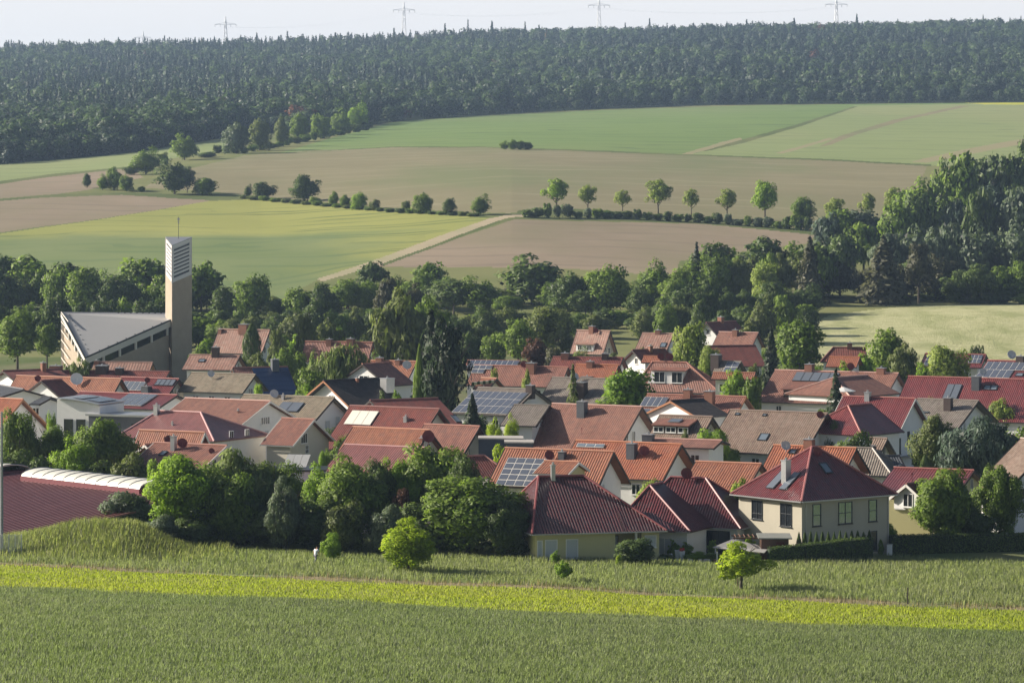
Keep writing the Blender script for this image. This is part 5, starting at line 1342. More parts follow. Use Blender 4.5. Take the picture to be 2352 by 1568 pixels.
# white box and slim pole by the hedges
o, p, z = thing('meter_box', 'white box between the two dark hedges', 'box', 2043, 1270, 352)
MB().box((p[0], p[1], z + .55), (.27, 0, 0), (0, .2, 0), (0, 0, .55)).build('cabinet', M['frame'], o); MB().box((p[0], p[1], z + 1.13), (.31, 0, 0), (0, .24, 0), (0, 0, .03)).build('lid', M['concrete'], o)
o, p, z = thing('garden_pole', 'slim pale pole left of the white box', 'pole', 2032, 1270, 353)
MB().tube((p[0], p[1], z - .1), (p[0], p[1], z + 2.1), .035).tube((p[0], p[1], z + 2.1), (p[0], p[1], z + 2.16), .05, .02).build('shaft', M['galv'], o)
# planters
for u, D, lab in ((1542, 343.5, 'low white garden ornament left of the white planters'), (1556, 344, 'tall white planter in shade, left of the planter with red flowers'), (1567, 343, 'tall white planter with red flowers')):
    o, p, z = thing('planter' if u > 1545 else 'garden_ornament', lab, 'planter' if u > 1545 else 'ornament', u, 1275, D)
    if u < 1545: MB().tube((p[0], p[1], z), (p[0], p[1], z + .55), .10, .16, 8).tube((p[0], p[1], z + .55), (p[0], p[1], z + .72), .16, .05, 8).build('stone', M['frame'], o); continue
    MB().quad_solid([(p[0] - .15, p[1] - .15, z), (p[0] + .15, p[1] - .15, z), (p[0] + .15, p[1] + .15, z), (p[0] - .15, p[1] + .15, z), (p[0] - .27, p[1] - .27, z + 1.0), (p[0] + .27, p[1] - .27, z + 1.0), (p[0] + .27, p[1] + .27, z + 1.0), (p[0] - .27, p[1] + .27, z + 1.0)]).build('pot', M['frame'], o)
    if u > 1560:
        fl = MB()
        for i in range(30): q = arr(p[0] + random.uniform(-.24, .24), p[1] + random.uniform(-.24, .24), z + 1.0 + random.uniform(.02, .28)); fl.box(q, (.05, 0, .02), (0, .05, .01), (0, .01, .03))
        fl.build('flowers', plain('red_flowers', (.5, .06, .03), .7), o)
# low stone edging
for k, (u, wd) in enumerate(((1585, .8), (1607, .6), (1625, .9), (1648, .8), (1668, 1.0))):
    o, p, z = thing('boulder', ('small pale stone in the garden edging, nearest the planters', 'second pale stone from the planters', 'middle brown stone of the garden edging', 'brown stone left of the young tree top', 'largest dark stone beside the young tree crown')[k], 'rock', u, 1283, 341, 'stones along the garden edge')
    mb = MB(); a_ = [random.uniform(.75, 1.15) for _ in range(8)]
    pts = [(p[0] + wd * .5 * a_[i] * math.cos(i * PI / 4), p[1] + .3 * a_[i] * math.sin(i * PI / 4), z - .05) for i in range(8)]; b = len(mb.v)
    mb.v += pts + [(p[0] + (q[0] - p[0]) * .75, p[1] + (q[1] - p[1]) * .7, z + .28 + .1 * a_[i]) for i, q in enumerate(pts)]
    for i in range(8): mb.f.append((i, (i + 1) % 8, 8 + (i + 1) % 8, 8 + i))
    mb.f.append(tuple(range(8, 16))); mb.build('stone', M['concrete'] if k < 3 else M['wood'], o)
# garden shed, pergola, flat carport
o, p, z = thing('garden_shed', 'dark brown garden shed with flat grey roof behind the hedge', 'shed', 1778, 1262, 343.2)
MB().box((p[0], p[1], z + 1.15), (1.35, 0, 0), (0, 1.2, 0), (0, 0, 1.2)).build('wall', M['wood'], o); MB().box((p[0], p[1] - .1, z + 2.42), (1.65, -.1, 0), (0, 1.5, .1), (0, 0, .06)).build('roof', plain('grey_felt', (.22, .23, .21), .9), o)
MB().box((p[0] + .5, p[1] - 1.21, z + 1.0), (.4, 0, 0), (0, .03, 0), (0, 0, .95)).build('door', plain('red_brown_door', (.12, .03, .02), .7), o)
o, p, z = thing('pergola', 'thin dark pergola left of the garden shed', 'pergola', 1728, 1262, 344)
for sx, sy in ((-1.7, -1.2), (1.5, -1.2), (-1.7, 1.2), (1.5, 1.2)): MB().box((p[0] + sx, p[1] + sy, z + 1.1), (.05, 0, 0), (0, .05, 0), (0, 0, 1.15)).build('post', M['frame'] if sy < 0 else M['wood'], o)
mb = MB(); [mb.box((p[0] - .1, p[1] + sy, z + 2.3), (1.9, 0, 0), (0, .05, 0), (0, 0, .07)) for sy in (-1.2, 1.2)]; [mb.box((p[0] - 1.7 + i * .45, p[1], z + 2.42), (.03, 0, 0), (0, 1.4, 0), (0, 0, .05)) for i in range(8)]; mb.build('beam', M['wood'], o)
o, p, z = thing('carport', 'flat grey carport roof behind the young tree', 'carport', 1700, 1262, 342)
for sx, sy in ((-2.6, -1.5), (1.9, -1.5), (-2.6, 1.5), (1.9, 1.5)): MB().box((p[0] + sx * .9, p[1] + sy * .9, z + .55), (.06, 0, 0), (0, .06, 0), (0, 0, .6)).build('post', M['galv'], o)
MB().quad_solid([(p[0] - 2.7, p[1] + .2, z + 1.35), (p[0] + 2.2, p[1] - 2.6, z + 1.15), (p[0] + 3.0, p[1] + 1.4, z + 1.2), (p[0] - .6, p[1] + 2.6, z + 1.9), (p[0] - 2.7, p[1] + .2, z + 1.42), (p[0] + 2.2, p[1] - 2.6, z + 1.22), (p[0] + 3.0, p[1] + 1.4, z + 1.27), (p[0] - .6, p[1] + 2.6, z + 1.97)]).build('roof', plain('pale_carport_roof', (.38, .37, .35), .7), o)
# terrace furniture of the yellow bungalow
q = k1 + r1 * 10.0 + l1 * 1.6; z = gz(q[0], q[1])
o = empty('garden_table', (q[0], q[1], z)); tag(o, 'pale garden table on the shaded terrace of the yellow bungalow', 'table')
MB().box((q[0], q[1], z + .74), (.75, 0, 0), (0, .42, 0), (0, 0, .03)).build('table_top', M['dish_grey'], o)
for sx in (-1, 1):
    for sy in (-1, 1): MB().box((q[0] + sx * .65, q[1] + sy * .34, z + .36), (.03, 0, 0), (0, .03, 0), (0, 0, .36)).build('leg', M['darkmetal'], o)
for dx, lab in ((-1.5, 'dark garden chair left of the terrace table'), (1.35, 'dark garden chair right of the terrace table')):
    o = empty('garden_chair', (q[0] + dx, q[1], z)); tag(o, lab, 'chair', 'terrace chairs')
    MB().box((q[0] + dx, q[1], z + .44), (.25, 0, 0), (0, .25, 0), (0, 0, .03)).build('seat', M['darkmetal'], o); MB().box((q[0] + dx + (.24 if dx > 0 else -.24), q[1], z + .75), (.025, 0, 0), (0, .25, 0), (0, 0, .32)).build('backrest', M['darkmetal'], o)
    for sx in (-1, 1):
        for sy in (-1, 1): MB().box((q[0] + dx + sx * .21, q[1] + sy * .21, z + .2), (.02, 0, 0), (0, .02, 0), (0, 0, .21)).build('leg', M['darkmetal'], o)
# rack of pale panels on a flat garage, left of centre
o, p, z = thing('garage', 'flat roofed garage carrying a tilted rack of pale panels, behind the foreground trees', 'garage', 690, 1052, 402)
MB().box((p[0], p[1], z + 2.1), (2.9, 0, 0), (0, 2.6, 0), (0, 0, 2.4)).build('wall', WALL['white'], o); MB().box((p[0], p[1], z + 4.62), (3.1, 0, 0), (0, 2.8, 0), (0, 0, .12)).build('roof', M['darkmetal'], o)
o2 = empty('solar_rack', (p[0] - .4, p[1], z + 4.74)); tag(o2, 'three pale grey panels tilted on the flat garage roof', 'solar panels')
a0 = arr(p[0] - .4, p[1], z + 5.55); ue = arr(.98, -.18, 0); de = arr(-.22, -.72, -.66)
for k in range(3): MB().box(a0 + ue * (k - 1) * .92, ue * .44, de * 1.0, np.cross(ue, de) * .03).build('panel', plain('pale_panel', (.46, .47, .46), .35), o2)
MB().tube(a0 + ue * -1 , arr(*(a0 + ue * -1)[:2], z + 4.74), .04).tube(a0 + ue, arr(*(a0 + ue)[:2], z + 4.74), .04).build('stand', M['galv'], o2)
# flat dark garages beside the grey roof
for u, v, D, wd, lab in ((1150, 1003, 418, 3.1, 'flat dark blue garage right of the cream gabled house'), (1192, 1012, 414, 2.0, 'smaller flat dark garage left of the big pink-brown roof')):
    o, p, z = thing('garage', lab, 'garage', u, v, D)
    MB().box((p[0], p[1] + 2, (p[2] + z) / 2 - .3), (wd * .86, -.3, 0), (0, 2.0, 0), (0, 0, (p[2] - z) / 2)).build('wall', plain('slate_blue_wall', (.07, .085, .11), .7), o)
    MB().box((p[0], p[1] + 2, p[2] - .22), (wd * .88, -.3, 0), (0, 2.15, 0), (0, 0, .09)).build('roof', M['concrete'], o)
# striped awning
o, p, z = thing('awning', 'small green and white striped awning beside the dark tree trunk', 'awning', 1111, 878, 512)
for i in range(8): MB().box((p[0] - 1.6 + i * .42, p[1], p[2] - .2 + i * .05), (.205, 0, 0), (0, .9, -.25), (0, .03, .04)).build('stripe', M['frame'] if i % 2 else plain('green_stripe', (.03, .10, .06), .8), o)
MB().tube((p[0], p[1] + .8, z), (p[0], p[1] + .8, p[2] - .2), .06).build('post', M['galv'], o)
# parasol on the balcony side of the timber dormer
o, p, z = thing('parasol', 'pale parasol among the branches in front of the timber dormer', 'parasol', 1938, 897, 497)
mb = MB(); b = 0; mb.v += [tuple(p + Z1 * .55)] + [tuple(p + arr(1.7 * math.cos(i * PI / 4), 1.7 * math.sin(i * PI / 4), 0)) for i in range(8)] + [tuple(p + Z1 * .45)] + [tuple(p + arr(1.7 * math.cos(i * PI / 4), 1.7 * math.sin(i * PI / 4), -.1)) for i in range(8)]
for i in range(8): mb.f += [(0, 1 + i, 1 + (i + 1) % 8), (9, 10 + (i + 1) % 8, 10 + i), (1 + i, 10 + i, 10 + (i + 1) % 8, 1 + (i + 1) % 8)]
mb.build('canopy', M['frame'], o); MB().tube((p[0], p[1], z), tuple(p + Z1 * .5), .03).build('pole', M['wood'], o)

# ---------------------------------------------------------------- the walker in the meadow
def person():
    Dn = 331.0; x = (725 - U0) / F * Dn; z = gz(x, Dn)
    root = empty('person', (x, Dn, z)); tag(root, 'person in a pale blue and white top walking through the dry grass', 'person')
    skin = plain('skin', (.45, .24, .16), .6, var=.03); shirt = plain('pale_shirt', (.72, .75, .82), .8, var=.06); trous = plain('grey_trousers', (.22, .22, .26), .85); hair = plain('dark_hair', (.03, .02, .015), .8)
    def skinned(name, pts, edges, rad, mat, rootv=0, parent=root, lv=2):
        me = bpy.data.meshes.new(name); me.from_pydata(pts, edges, []); me.materials.append(mat)
        o = link_mesh(name, me, parent)
        mo = o.modifiers.new('skin', 'SKIN')
        for i, r in enumerate(rad): me.skin_vertices[0].data[i].radius = (r, r) if not isinstance(r, tuple) else r
        me.skin_vertices[0].data[rootv].use_root = True; mo.use_smooth_shade = True
        su = o.modifiers.new('sub', 'SUBSURF'); su.levels = su.render_levels = lv
        return o
    # walking away to the right, leaning forward a little
    pts = [(0, 0, .94), (0, .02, 1.10), (.01, .05, 1.26), (.02, .09, 1.42), (.03, .12, 1.50), (.04, .14, 1.57), (.04, .15, 1.66), (.04, .155, 1.73),
           (-.09, 0, .90), (-.11, .14, .50), (-.11, .04, .09), (-.11, .16, .03), (.09, 0, .90), (.11, -.08, .50), (.11, -.30, .12), (.11, -.20, .03),
           (-.19, .07, 1.40), (-.26, .02, 1.13), (-.25, .10, .88), (-.25, .12, .80), (.22, .09, 1.40), (.28, .10, 1.13), (.27, .20, .90), (.27, .22, .82)]
    rad = [(.15, .11), (.13, .10), (.15, .11), (.15, .10), .055, .05, (.085, .095), (.06, .07), .09, .06, .042, .04, .09, .06, .042, .04, .055, .042, .030, .028, .055, .042, .030, .028]
    ed = [(0, 1), (1, 2), (2, 3), (3, 4), (4, 5), (5, 6), (6, 7), (0, 8), (8, 9), (9, 10), (10, 11), (0, 12), (12, 13), (13, 14), (14, 15), (3, 16), (16, 17), (17, 18), (18, 19), (3, 20), (20, 21), (21, 22), (22, 23)]
    for hand, sx in ((19, -1), (23, 1)):
        hx, hy, hz = pts[hand]
        for k in range(5):
            if k < 4: a = (hx + sx * .004, hy + (k - 1.5) * .021, hz - .055); b_ = (hx - sx * .008, hy + (k - 1.5) * .023 + .004, hz - .055 - (.032, .040, .036, .026)[k]); c_ = (hx - sx * .022, b_[1] + .004, b_[2] - .018)
            else: a = (hx - sx * .01, hy + .04, hz - .015); b_ = (hx - sx * .022, hy + .056, hz - .045); c_ = (hx - sx * .028, hy + .06, hz - .065)
            n = len(pts); pts += [a, b_, c_]; rad += [.010, .009, .008]; ed += [(hand, n), (n, n + 1), (n + 1, n + 2)]
    skinned('body', pts, ed, rad, skin)
    skinned('shirt', [(0, 0, .88), (0, .02, 1.08), (.01, .05, 1.26), (.02, .09, 1.42), (.03, .11, 1.47), (-.19, .07, 1.40), (-.24, .04, 1.22), (.22, .09, 1.40), (.27, .095, 1.22)],
            [(0, 1), (1, 2), (2, 3), (3, 4), (3, 5), (5, 6), (3, 7), (7, 8)], [(.20, .15), (.19, .14), (.20, .15), (.18, .13), (.07, .06), .078, .062, .078, .062], shirt)
    skinned('trousers', [(0, 0, .93), (-.09, 0, .86), (-.11, .14, .50), (-.11, .05, .12), (.09, 0, .86), (.11, -.08, .50), (.11, -.29, .16)], [(0, 1), (1, 2), (2, 3), (0, 4), (4, 5), (5, 6)], [(.17, .13), .11, .078, .062, .11, .078, .062], trous)
    skinned('hair', [(.04, .13, 1.60), (.04, .13, 1.70), (.04, .16, 1.76)], [(0, 1), (1, 2)], [(.085, .075), (.10, .10), (.065, .07)], hair)
    fc = MB(); hc = arr(.04, .16, 1.64)
    for sx in (-1, 1): fc.box(hc + arr(sx * .095, -.01, .01), (.012, 0, 0), (0, .02, 0), (0, 0, .03))
    fc.v = [tuple(np.array(v_) + np.array([x, Dn, z])) for v_ in fc.v]; fc.build('ears', skin, root)
    fc = MB(); fc.tube(hc + arr(0, .085, .02), hc + arr(0, .118, -.012), .010, .016, 6).box(hc + arr(0, .09, -.05), (.025, 0, 0), (0, .008, 0), (0, 0, .006)); 
    fc.v = [tuple(np.array(v_) + np.array([x, Dn, z])) for v_ in fc.v]; fc.build('face', skin, root)
    ey = MB(); [ey.box(hc + arr(sx * .032, .088, .025), (.011, 0, 0), (0, .006, 0), (0, 0, .006)) for sx in (-1, 1)]
    ey.v = [tuple(np.array(v_) + np.array([x, Dn, z])) for v_ in ey.v]; ey.build('eyes', hair, root)
    root.rotation_euler = (0, 0, R(-40))
person()

# ---------------------------------------------------------------- trees one by one
def T(rows, group=None, **kw):
    for r in rows:
        kind, leaf, u, vt, w_, D, label = r[:7]
        k2 = dict(kw); k2.update(r[7] if len(r) > 7 else {})
        tree(kind, leaf, u, vt, w_, D if D and D > 0 else None, label=label, group=group, **k2)
vb = lambda v, **k: dict(vbase=v, **k)
# in front of the houses
T([('round', 'fresh', 415, 1050, 200, 352, 'big bright green tree with bare lower trunk beside the grassy mound'),
   ('willow', 'pale', 590, 1036, 240, 360, 'broad pale feathery tree in front of the red roof with steel chimney'),
   ('birch', 'silver', 655, 1098, 120, 347, 'slim silvery tree below the rack of pale panels'),
   ('oval', 'fresh', 735, 1070, 110, 356, 'fresh green tree right of the rack of pale panels'),
   ('oval', 'green', 805, 1050, 190, 353, 'full mid-green tree in front of the ribbed rose roof'),
   ('tall', 'dark', 868, 1062, 110, 357, 'dark tree between the two leafy green trees, left of centre'),
   ('round', 'green', 1005, 1026, 190, 360, 'tall leafy tree below the cream gable with the brown window'),
   ('round', 'dark', 1070, 1048, 80, 354, 'small dark green tree beside the house with twenty panels'),
   ('dense', 'green', 1075, 1098, 275, 345, 'massive dense tree left of the yellow bungalow'),
   ('dense', 'dark', 1168, 1152, 115, 341, 'dark green tree touching the yellow bungalow roof'),
   ('tall', 'rust', 925, 1125, 55, 350, 'narrow reddish brown shrub between green trees'),
   ('full', 'green', 655, 1066, 125, 360, 'mid-green tree behind the slim silvery tree'),
   ('full', 'fresh', 928, 1058, 120, 359, 'fresh leafy tree left of the tall one below the cream gable'),
   ('bush', 'silver', 885, 1165, 90, 345, 'silvery shrub behind the lime green tree'),
   ('full', 'green', 505, 1068, 170, 356, 'leafy green tree between the big bright tree and the pale feathery tree'),
   ('bush', 'dark', 510, 1120, 190, 354, 'dark undergrowth below the pale feathery tree'),
   ('bush', 'dark', 620, 1150, 170, 351, 'dark shrubs under the slim silvery tree'),
   ('bush', 'green', 540, 1090, 130, 351, 'leafy green shrub in front of the pale feathery tree'),
   ('bush', 'dark', 720, 1150, 150, 350, 'dark shrub behind the walking person'),
   ('bush', 'dark', 985, 1160, 150, 348, 'dark shrub behind the lime green tree, right side'),
   ('bush', 'silver', 300, 1130, 140, 356, 'grey-green shrub above the grassy mound'),
   ('bush', 'silver', 372, 1185, 80, 346, 'pale grey shrub right of the grassy mound'),
   ('bush', 'olive', 790, 1155, 110, 346, 'olive shrub left of the lime green tree'),
   ('bush', 'fresh', 762, 1226, 52, 337, 'small leafy shrub just right of the walking person'),
   ('bush', 'dark', 440, 1195, 110, 348, 'dark shrub at the trunk of the big bright green tree')], sink=.1)
tree('sprout', 'lime', 938, 1190, 168, None, 1314, label='lime green small tree standing alone at the meadow edge, left of the yellow bungalow', lod='n')
tree('apple', 'lime', 1702, 1245, 150, None, 1357, label='young yellow-green fruit tree standing alone in the meadow', lod='n', name='fruit_tree')
Dp, xp, zp = hit(1694, 1353); o = MB().tube((xp, Dp, zp - .2), (xp, Dp, zp + 2.0), .035, .03, 6).tube((xp, Dp, zp + 2.0), (xp, Dp, zp + 2.04), .03, .01, 6).build('tree_stake', M['wood'], None, origin=(xp, Dp, zp)); tag(o, 'thin stake left of the young fruit tree trunk', 'stake')
tree('apple', 'fresh', 1295, 1288, 50, None, 1340, label='small loose shrub in the meadow before the yellow bungalow', lod='n')
tree('bush', 'dark', 1462, 1236, 98, 335.5, label='dark glossy rhododendron bush at the corner of the yellow bungalow')
tree('ball', 'fresh', 1275, 1264, 24, 334, label='small bright clipped bush under the shuttered windows')
for u, w_, vt, lab in ((1549, 30, 1241, 'clipped round bush nearest the yellow bungalow'), (1577, 34, 1246, 'low clipped bush second from the yellow bungalow'), (1637, 30, 1242, 'boxy clipped bush before the patio doors'), (1720, 34, 1234, 'tall clipped bush behind the young fruit tree')):
    tree('ball', 'fresh', u, vt, w_, 346, label=lab, sink=.1)
T([('bush', 'fresh', 1600, 1268, 60, 342, 'low green shrub among the garden stones'), ('bush', 'green', 1640, 1270, 50, 342, 'low shrub above the brown garden stones'), ('bush', 'dark', 1530, 1274, 45, 341, 'low dark ground shrub left of the white planters'), ('bush', 'lime', 1420, 1275, 14, 333, 'tiny bright sprout before the rhododendron')], sink=.05)
# garden trees at the left
T([('round', 'green', 235, 966, 160, 402, 'tall leafy tree in front of the white modern house'),
   ('round', 'green', 130, 982, 140, 407, 'leafy tree below the white shuttered annex'),
   ('oval', 'fresh', 170, 1010, 120, 392, 'lower bright tree between the two leafy left-hand trees'),
   ('round', 'green', 45, 945, 100, 405, 'leafy tree covering the gable of the bright red house'),
   ('oval', 'fresh', 118, 950, 34, 430, 'narrow bright shrub left of the white modern house wall'),
   ('bush', 'dark', 30, 1035, 130, 392, 'dark hedge shrub behind the hall roof at the left edge'),
   ('bush', 'olive', 292, 1045, 110, 388, 'fine-leaved olive bush behind the white rooflight'),
   ('bush', 'fresh', 355, 1060, 60, 384, 'bright bush right of the white rooflight'),
   ('bush', 'dark', 210, 1062, 150, 390, 'dark shrub just behind the white rooflight'),
   ('bush', 'dark', 90, 1050, 110, 391, 'dark shrub behind the ridge of the ribbed roof')])
# village trees
T([('willow', 'pale', 775, 795, 135, 548, 'pale weeping willow in the middle of the village'),
   ('round', 'green', 712, 848, 80, 525, 'green tree right of the blue panel roof'),
   ('bush', 'fresh', 708, 885, 50, 515, 'bright shrub at the foot of the blue panel roof'),
   ('tall', 'spruce', 1028, 735, 112, 505, 'tall black-green conifer, the darkest in the village'),
   ('spruce', 'spruce', 990, 715, 120, 520, 'tall dark conifer just behind the darkest one'),
   ('column', 'green', 963, 793, 30, 508, 'narrow green column conifer left of the darkest conifer'),
   ('birch', 'olive', 915, 665, 165, 645, 'very tall olive green tree above the orange house with the dark cross gable'),
   ('birch', 'green', 985, 682, 120, 660, 'tall green tree right of the very tall olive one'),
   ('spruce', 'spruce', 1085, 908, 92, 444, 'small perfect dark spruce in front of the panel roof'),
   ('oval', 'lime', 1173, 955, 46, 437, 'bright yellow-green bush left of the plain grey-brown roof'),
   ('oval', 'lime', 1138, 963, 50, 439, 'bright yellow-green bush right of the small spruce'),
   ('bush', 'lime', 1155, 1026, 72, 400, 'yellow-green shrub between the cream gable and the wide orange roof'),
   ('round', 'fresh', 1440, 850, 135, 502, 'dense round green tree in the middle of the village'),
   ('thinspruce', 'olive', 1316, 838, 58, 485, 'thin loose conifer in front of the grey-brown roof'),
   ('bush', 'spring', 1211, 852, 30, 519, 'small pointed yellow-green tree beside the brick chimney'),
   ('bush', 'spring', 1134, 848, 22, 522, 'small yellow-green tree beside the orange annex'),
   ('round', 'spring', 1588, 744, 100, 600, 'tall pale yellow-green tree right of the plain pink far roof'),
   ('round', 'spring', 1628, 795, 60, 590, 'lower pale tree in front of the dark barn roof'),
   ('round', 'green', 1190, 735, 92, 690, 'rounded bright-sided tree behind the long red-brown roof'),
   ('round', 'olive', 1255, 705, 115, 725, 'larger tree right behind the rounded bright-sided one'),
   ('round', 'rust', 1232, 778, 65, 660, 'dull reddish tree behind the long red-brown roof'),
   ('spruce', 'spruce', 1772, 752, 72, 582, 'dark slender spruce left of the big round tree'),
   ('round', 'green', 1836, 738, 122, 625, 'big dark round tree at the left end of the hay field'),
   ('round', 'fresh', 1690, 850, 65, 532, 'bright bush below the small grey roof with panels'),
   ('bush', 'olive', 1730, 838, 50, 545, 'olive bush right of the small grey roof with panels'),
   ('bush', 'green', 1727, 868, 45, 518, 'green shrub left of the large pink house'),
   ('round', 'green', 2040, 757, 110, 602, 'tall tree in front of the hay field above the large pink house'),
   ('birch', 'olive', 2075, 790, 85, 590, 'drooping olive tree right of the tall one before the hay field'),
   ('bush', 'fresh', 1985, 815, 75, 580, 'bright bush left of the tall tree before the hay field'),
   ('bush', 'fresh', 1940, 832, 50, 570, 'low bright bush before the far dark red hipped roof'),
   ('round', 'spring', 2168, 795, 110, 580, 'bright yellow-green tree hiding the middle of the panel roof'),
   ('bush', 'fresh', 2115, 835, 60, 560, 'pale bush above the very large red roof'),
   ('bush', 'dark', 2248, 795, 40, 605, 'small dark bush behind the red panel roof'),
   ('thinspruce', 'spruce', 1920, 850, 78, 478, 'ragged dark spruce in front of the large pink house'),
   ('bush', 'dark', 1925, 970, 60, 440, 'dark shrub right of the brown roof with shuttered gable'),
   ('bush', 'fresh', 1628, 988, 100, 428, 'bright yellow-green shrubbery before the brown roof'),
   ('willow', 'green', 1665, 1005, 80, 424, 'hanging green shrub right of the bright shrubbery'),
   ('birch', 'olive', 1575, 990, 40, 426, 'thin olive shrub below the wide dormer'),
   ('bush', 'dark', 1955, 995, 108, 404, 'dome-shaped dark green shrub behind the bright orange roof'),
   ('round', 'olive', 2150, 958, 125, 402, 'light olive tree in front of the blue-white gable'),
   ('birch', 'blue', 2255, 962, 200, 398, 'wide blue-green tree at the right'),
   ('bush', 'green', 2335, 985, 110, 405, 'grey-green shrub at the right edge'),
   ('column', 'dark', 2125, 1045, 40, 392, 'dark column shrub below the light olive tree'),
   ('dense', 'green', 2166, 1080, 168, 358, 'big egg-shaped green tree by the right-hand hedge'),
   ('dense', 'green', 2297, 1073, 120, 362, 'green conical tree at the right edge by the hedge'),
   ('bush', 'dark', 2235, 1160, 110, 360, 'dark shrub between the two right-hand trees'),
   ('bush', 'fresh', 2035, 1205, 50, 356, 'small bright shrub right of the two-storey house'),
   ('bush', 'fresh', 1695, 1102, 50, 358, 'bright leaves behind the shiny hipped roof'),
   ('bush', 'dark', 875, 900, 40, 490, 'dark bush behind the black roof'),
   ('bush', 'fresh', 912, 900, 40, 495, 'bright bush below the orange house left of the dark conifers'),
   ('bush', 'fresh', 595, 885, 34, 498, 'tuft of bright leaves at the olive-grey gable'),
   ('birch', 'pale', 185, 822, 60, 568, 'wispy pale tree before the lowest corner of the church roof'),
   ('bush', 'green', 155, 838, 50, 572, 'green shrub left of the wispy pale tree'),
   ('bush', 'dark', 1950, 940, 50, 447, 'dark shrub left of the blue-white gable'),
   ('oval', 'fresh', 745, 1035, 40, 408, 'green shrub below the cream gable with three-part window')], group=None)
# behind the church and the far edge of the village
T([('round', 'green', 40, 716, 120, 690, 'bright-sided tree at the left edge beside the church'),
   ('round', 'green', 108, 745, 60, 700, 'smaller tree between the left edge tree and the church'),
   ('column', 'dark', 578, 744, 52, 640, 'dark column conifer in front of the steep pink roof'),
   ('birch', 'olive', 640, 756, 62, 632, 'olive green tree right of the dark column conifer'),
   ('birch', 'olive', 705, 722, 70, 650, 'tall narrow olive tree above the dull red roof'),
   ('round', 'green', 655, 800, 60, 600, 'green tree in front of the dull red roof, left end'),
   ('bush', 'green', 465, 790, 60, 640, 'green shrub beside the foot of the bell tower'),
   ('bush', 'olive', 1470, 800, 40, 640, 'olive shrub left of the plain pink far roof'),
   ('bush', 'olive', 1720, 742, 55, 690, 'yellowish bush behind the pale pink far house'),
   ('round', 'green', 1530, 700, 60, 760, 'rounded tree behind the plain pink far roof'),
   ('birch', 'olive', 755, 735, 90, 690, 'wide olive tree behind the pale willow'),
   ('bush', 'brown', 1275, 800, 60, 640, 'brownish shrub left of the far beige gabled house'),
   ('bush', 'green', 1300, 815, 40, 600, 'green shrub below the far beige gabled house')])

# tree belt behind the village: each tree its own, seen as one dark row
belt = [(-70, 600, 110), (0, 590, 100), (65, 588, 115), (150, 604, 95), (205, 616, 100), (265, 632, 80), (340, 594, 115), (405, 640, 70), (462, 602, 82), (520, 660, 70), (580, 632, 85), (628, 690, 70), (690, 662, 75), (742, 652, 80), (800, 642, 75),
        (856, 602, 65), (985, 603, 68), (1042, 642, 100), (1105, 636, 90), (1222, 586, 135), (1165, 680, 70), (1310, 628, 80), (1392, 611, 100), (1345, 668, 70), (1505, 598, 78), (1470, 655, 60), (1545, 640, 60), (1640, 560, 95), (1695, 572, 80), (1762, 545, 115), (1835, 556, 85), (1885, 560, 80)]
for i, (u, v, w_) in enumerate(belt):
    D = 860 + (i * 37) % 40 + (30 if v < 610 else 0)
    tree(('full', 'full', 'round')[i % 3], ('green', 'dark', 'green', 'dark')[i % 4], u, v, w_ * 1.25, D,
         label=('full dark green broadleaf tree in the row behind the church' if u < 520 else 'broadleaf tree in the dark belt behind the village, left of centre' if u < 1150 else 'broadleaf tree in the dark belt behind the village, right of centre' if u < 1560 else 'broadleaf tree in the wood edge above the right half of the village'),
         group=('trees behind the church' if u < 520 else 'belt trees left of centre' if u < 1150 else 'belt trees right of centre' if u < 1560 else 'wood edge trees'))
for (k, l, u, v, w_, D, lab) in (('pine', 'brown', 890, 640, 80, 850, 'brownish pine in the belt left of the dark round tree'), ('pine', 'brown', 950, 650, 75, 852, 'second brownish pine, right of the first'), ('thinspruce', 'spruce', 1600, 558, 55, 905, 'pointed spruce at the edge of the bare brown field'),
                  ('spruce', 'brown', 1860, 545, 95, 890, 'tall brownish conifer in the wood above the big round tree'), ('spruce', 'brown', 2030, 545, 130, 895, 'broad purple-brown conifer in the right-hand wood'), ('pine', 'brown', 2110, 560, 90, 900, 'brownish pine right of the broad purple-brown conifer'), ('oval', 'spring', 1762, 605, 75, 868, 'light green tree glowing in the dark wood edge')):
    tree(k, l, u, v, w_, D, label=lab, lod='m')
rr = random.Random(11)
def row(u0, u1, step, top, jit, D, wr, grp, lab, kinds=('full', 'full', 'birch'), leaves=('green', 'dark', 'olive', 'green')):
    u = u0
    while u < u1:
        v = float(np.interp(u, [p[0] for p in top], [p[1] for p in top])) + rr.uniform(-jit, jit)
        tree(rr.choice(kinds), rr.choice(leaves), u, v, rr.uniform(*wr), D + rr.uniform(-14, 14), label=lab, group=grp, lod='m' if D < 950 else 'f')
        u += step * rr.uniform(.75, 1.25)
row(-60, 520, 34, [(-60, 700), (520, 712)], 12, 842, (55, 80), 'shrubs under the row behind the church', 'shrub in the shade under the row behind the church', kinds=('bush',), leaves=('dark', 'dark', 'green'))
row(-60, 1900, 40, [(-60, 618), (150, 622), (340, 625), (520, 668), (580, 655), (640, 690), (740, 668), (860, 640), (1000, 640), (1140, 665), (1220, 640), (1300, 655), (1400, 640), (1480, 668), (1560, 600), (1700, 590), (1900, 580)], 8, 905, (70, 100), 'back row of the tree belt', 'tree in the back row of the dark belt behind the village')
row(500, 1880, 36, [(500, 725), (1880, 712)], 14, 838, (50, 78), 'shrubs under the belt behind the village', 'shrub in the shade under the belt behind the village', kinds=('bush',), leaves=('dark', 'dark', 'green', 'olive'))
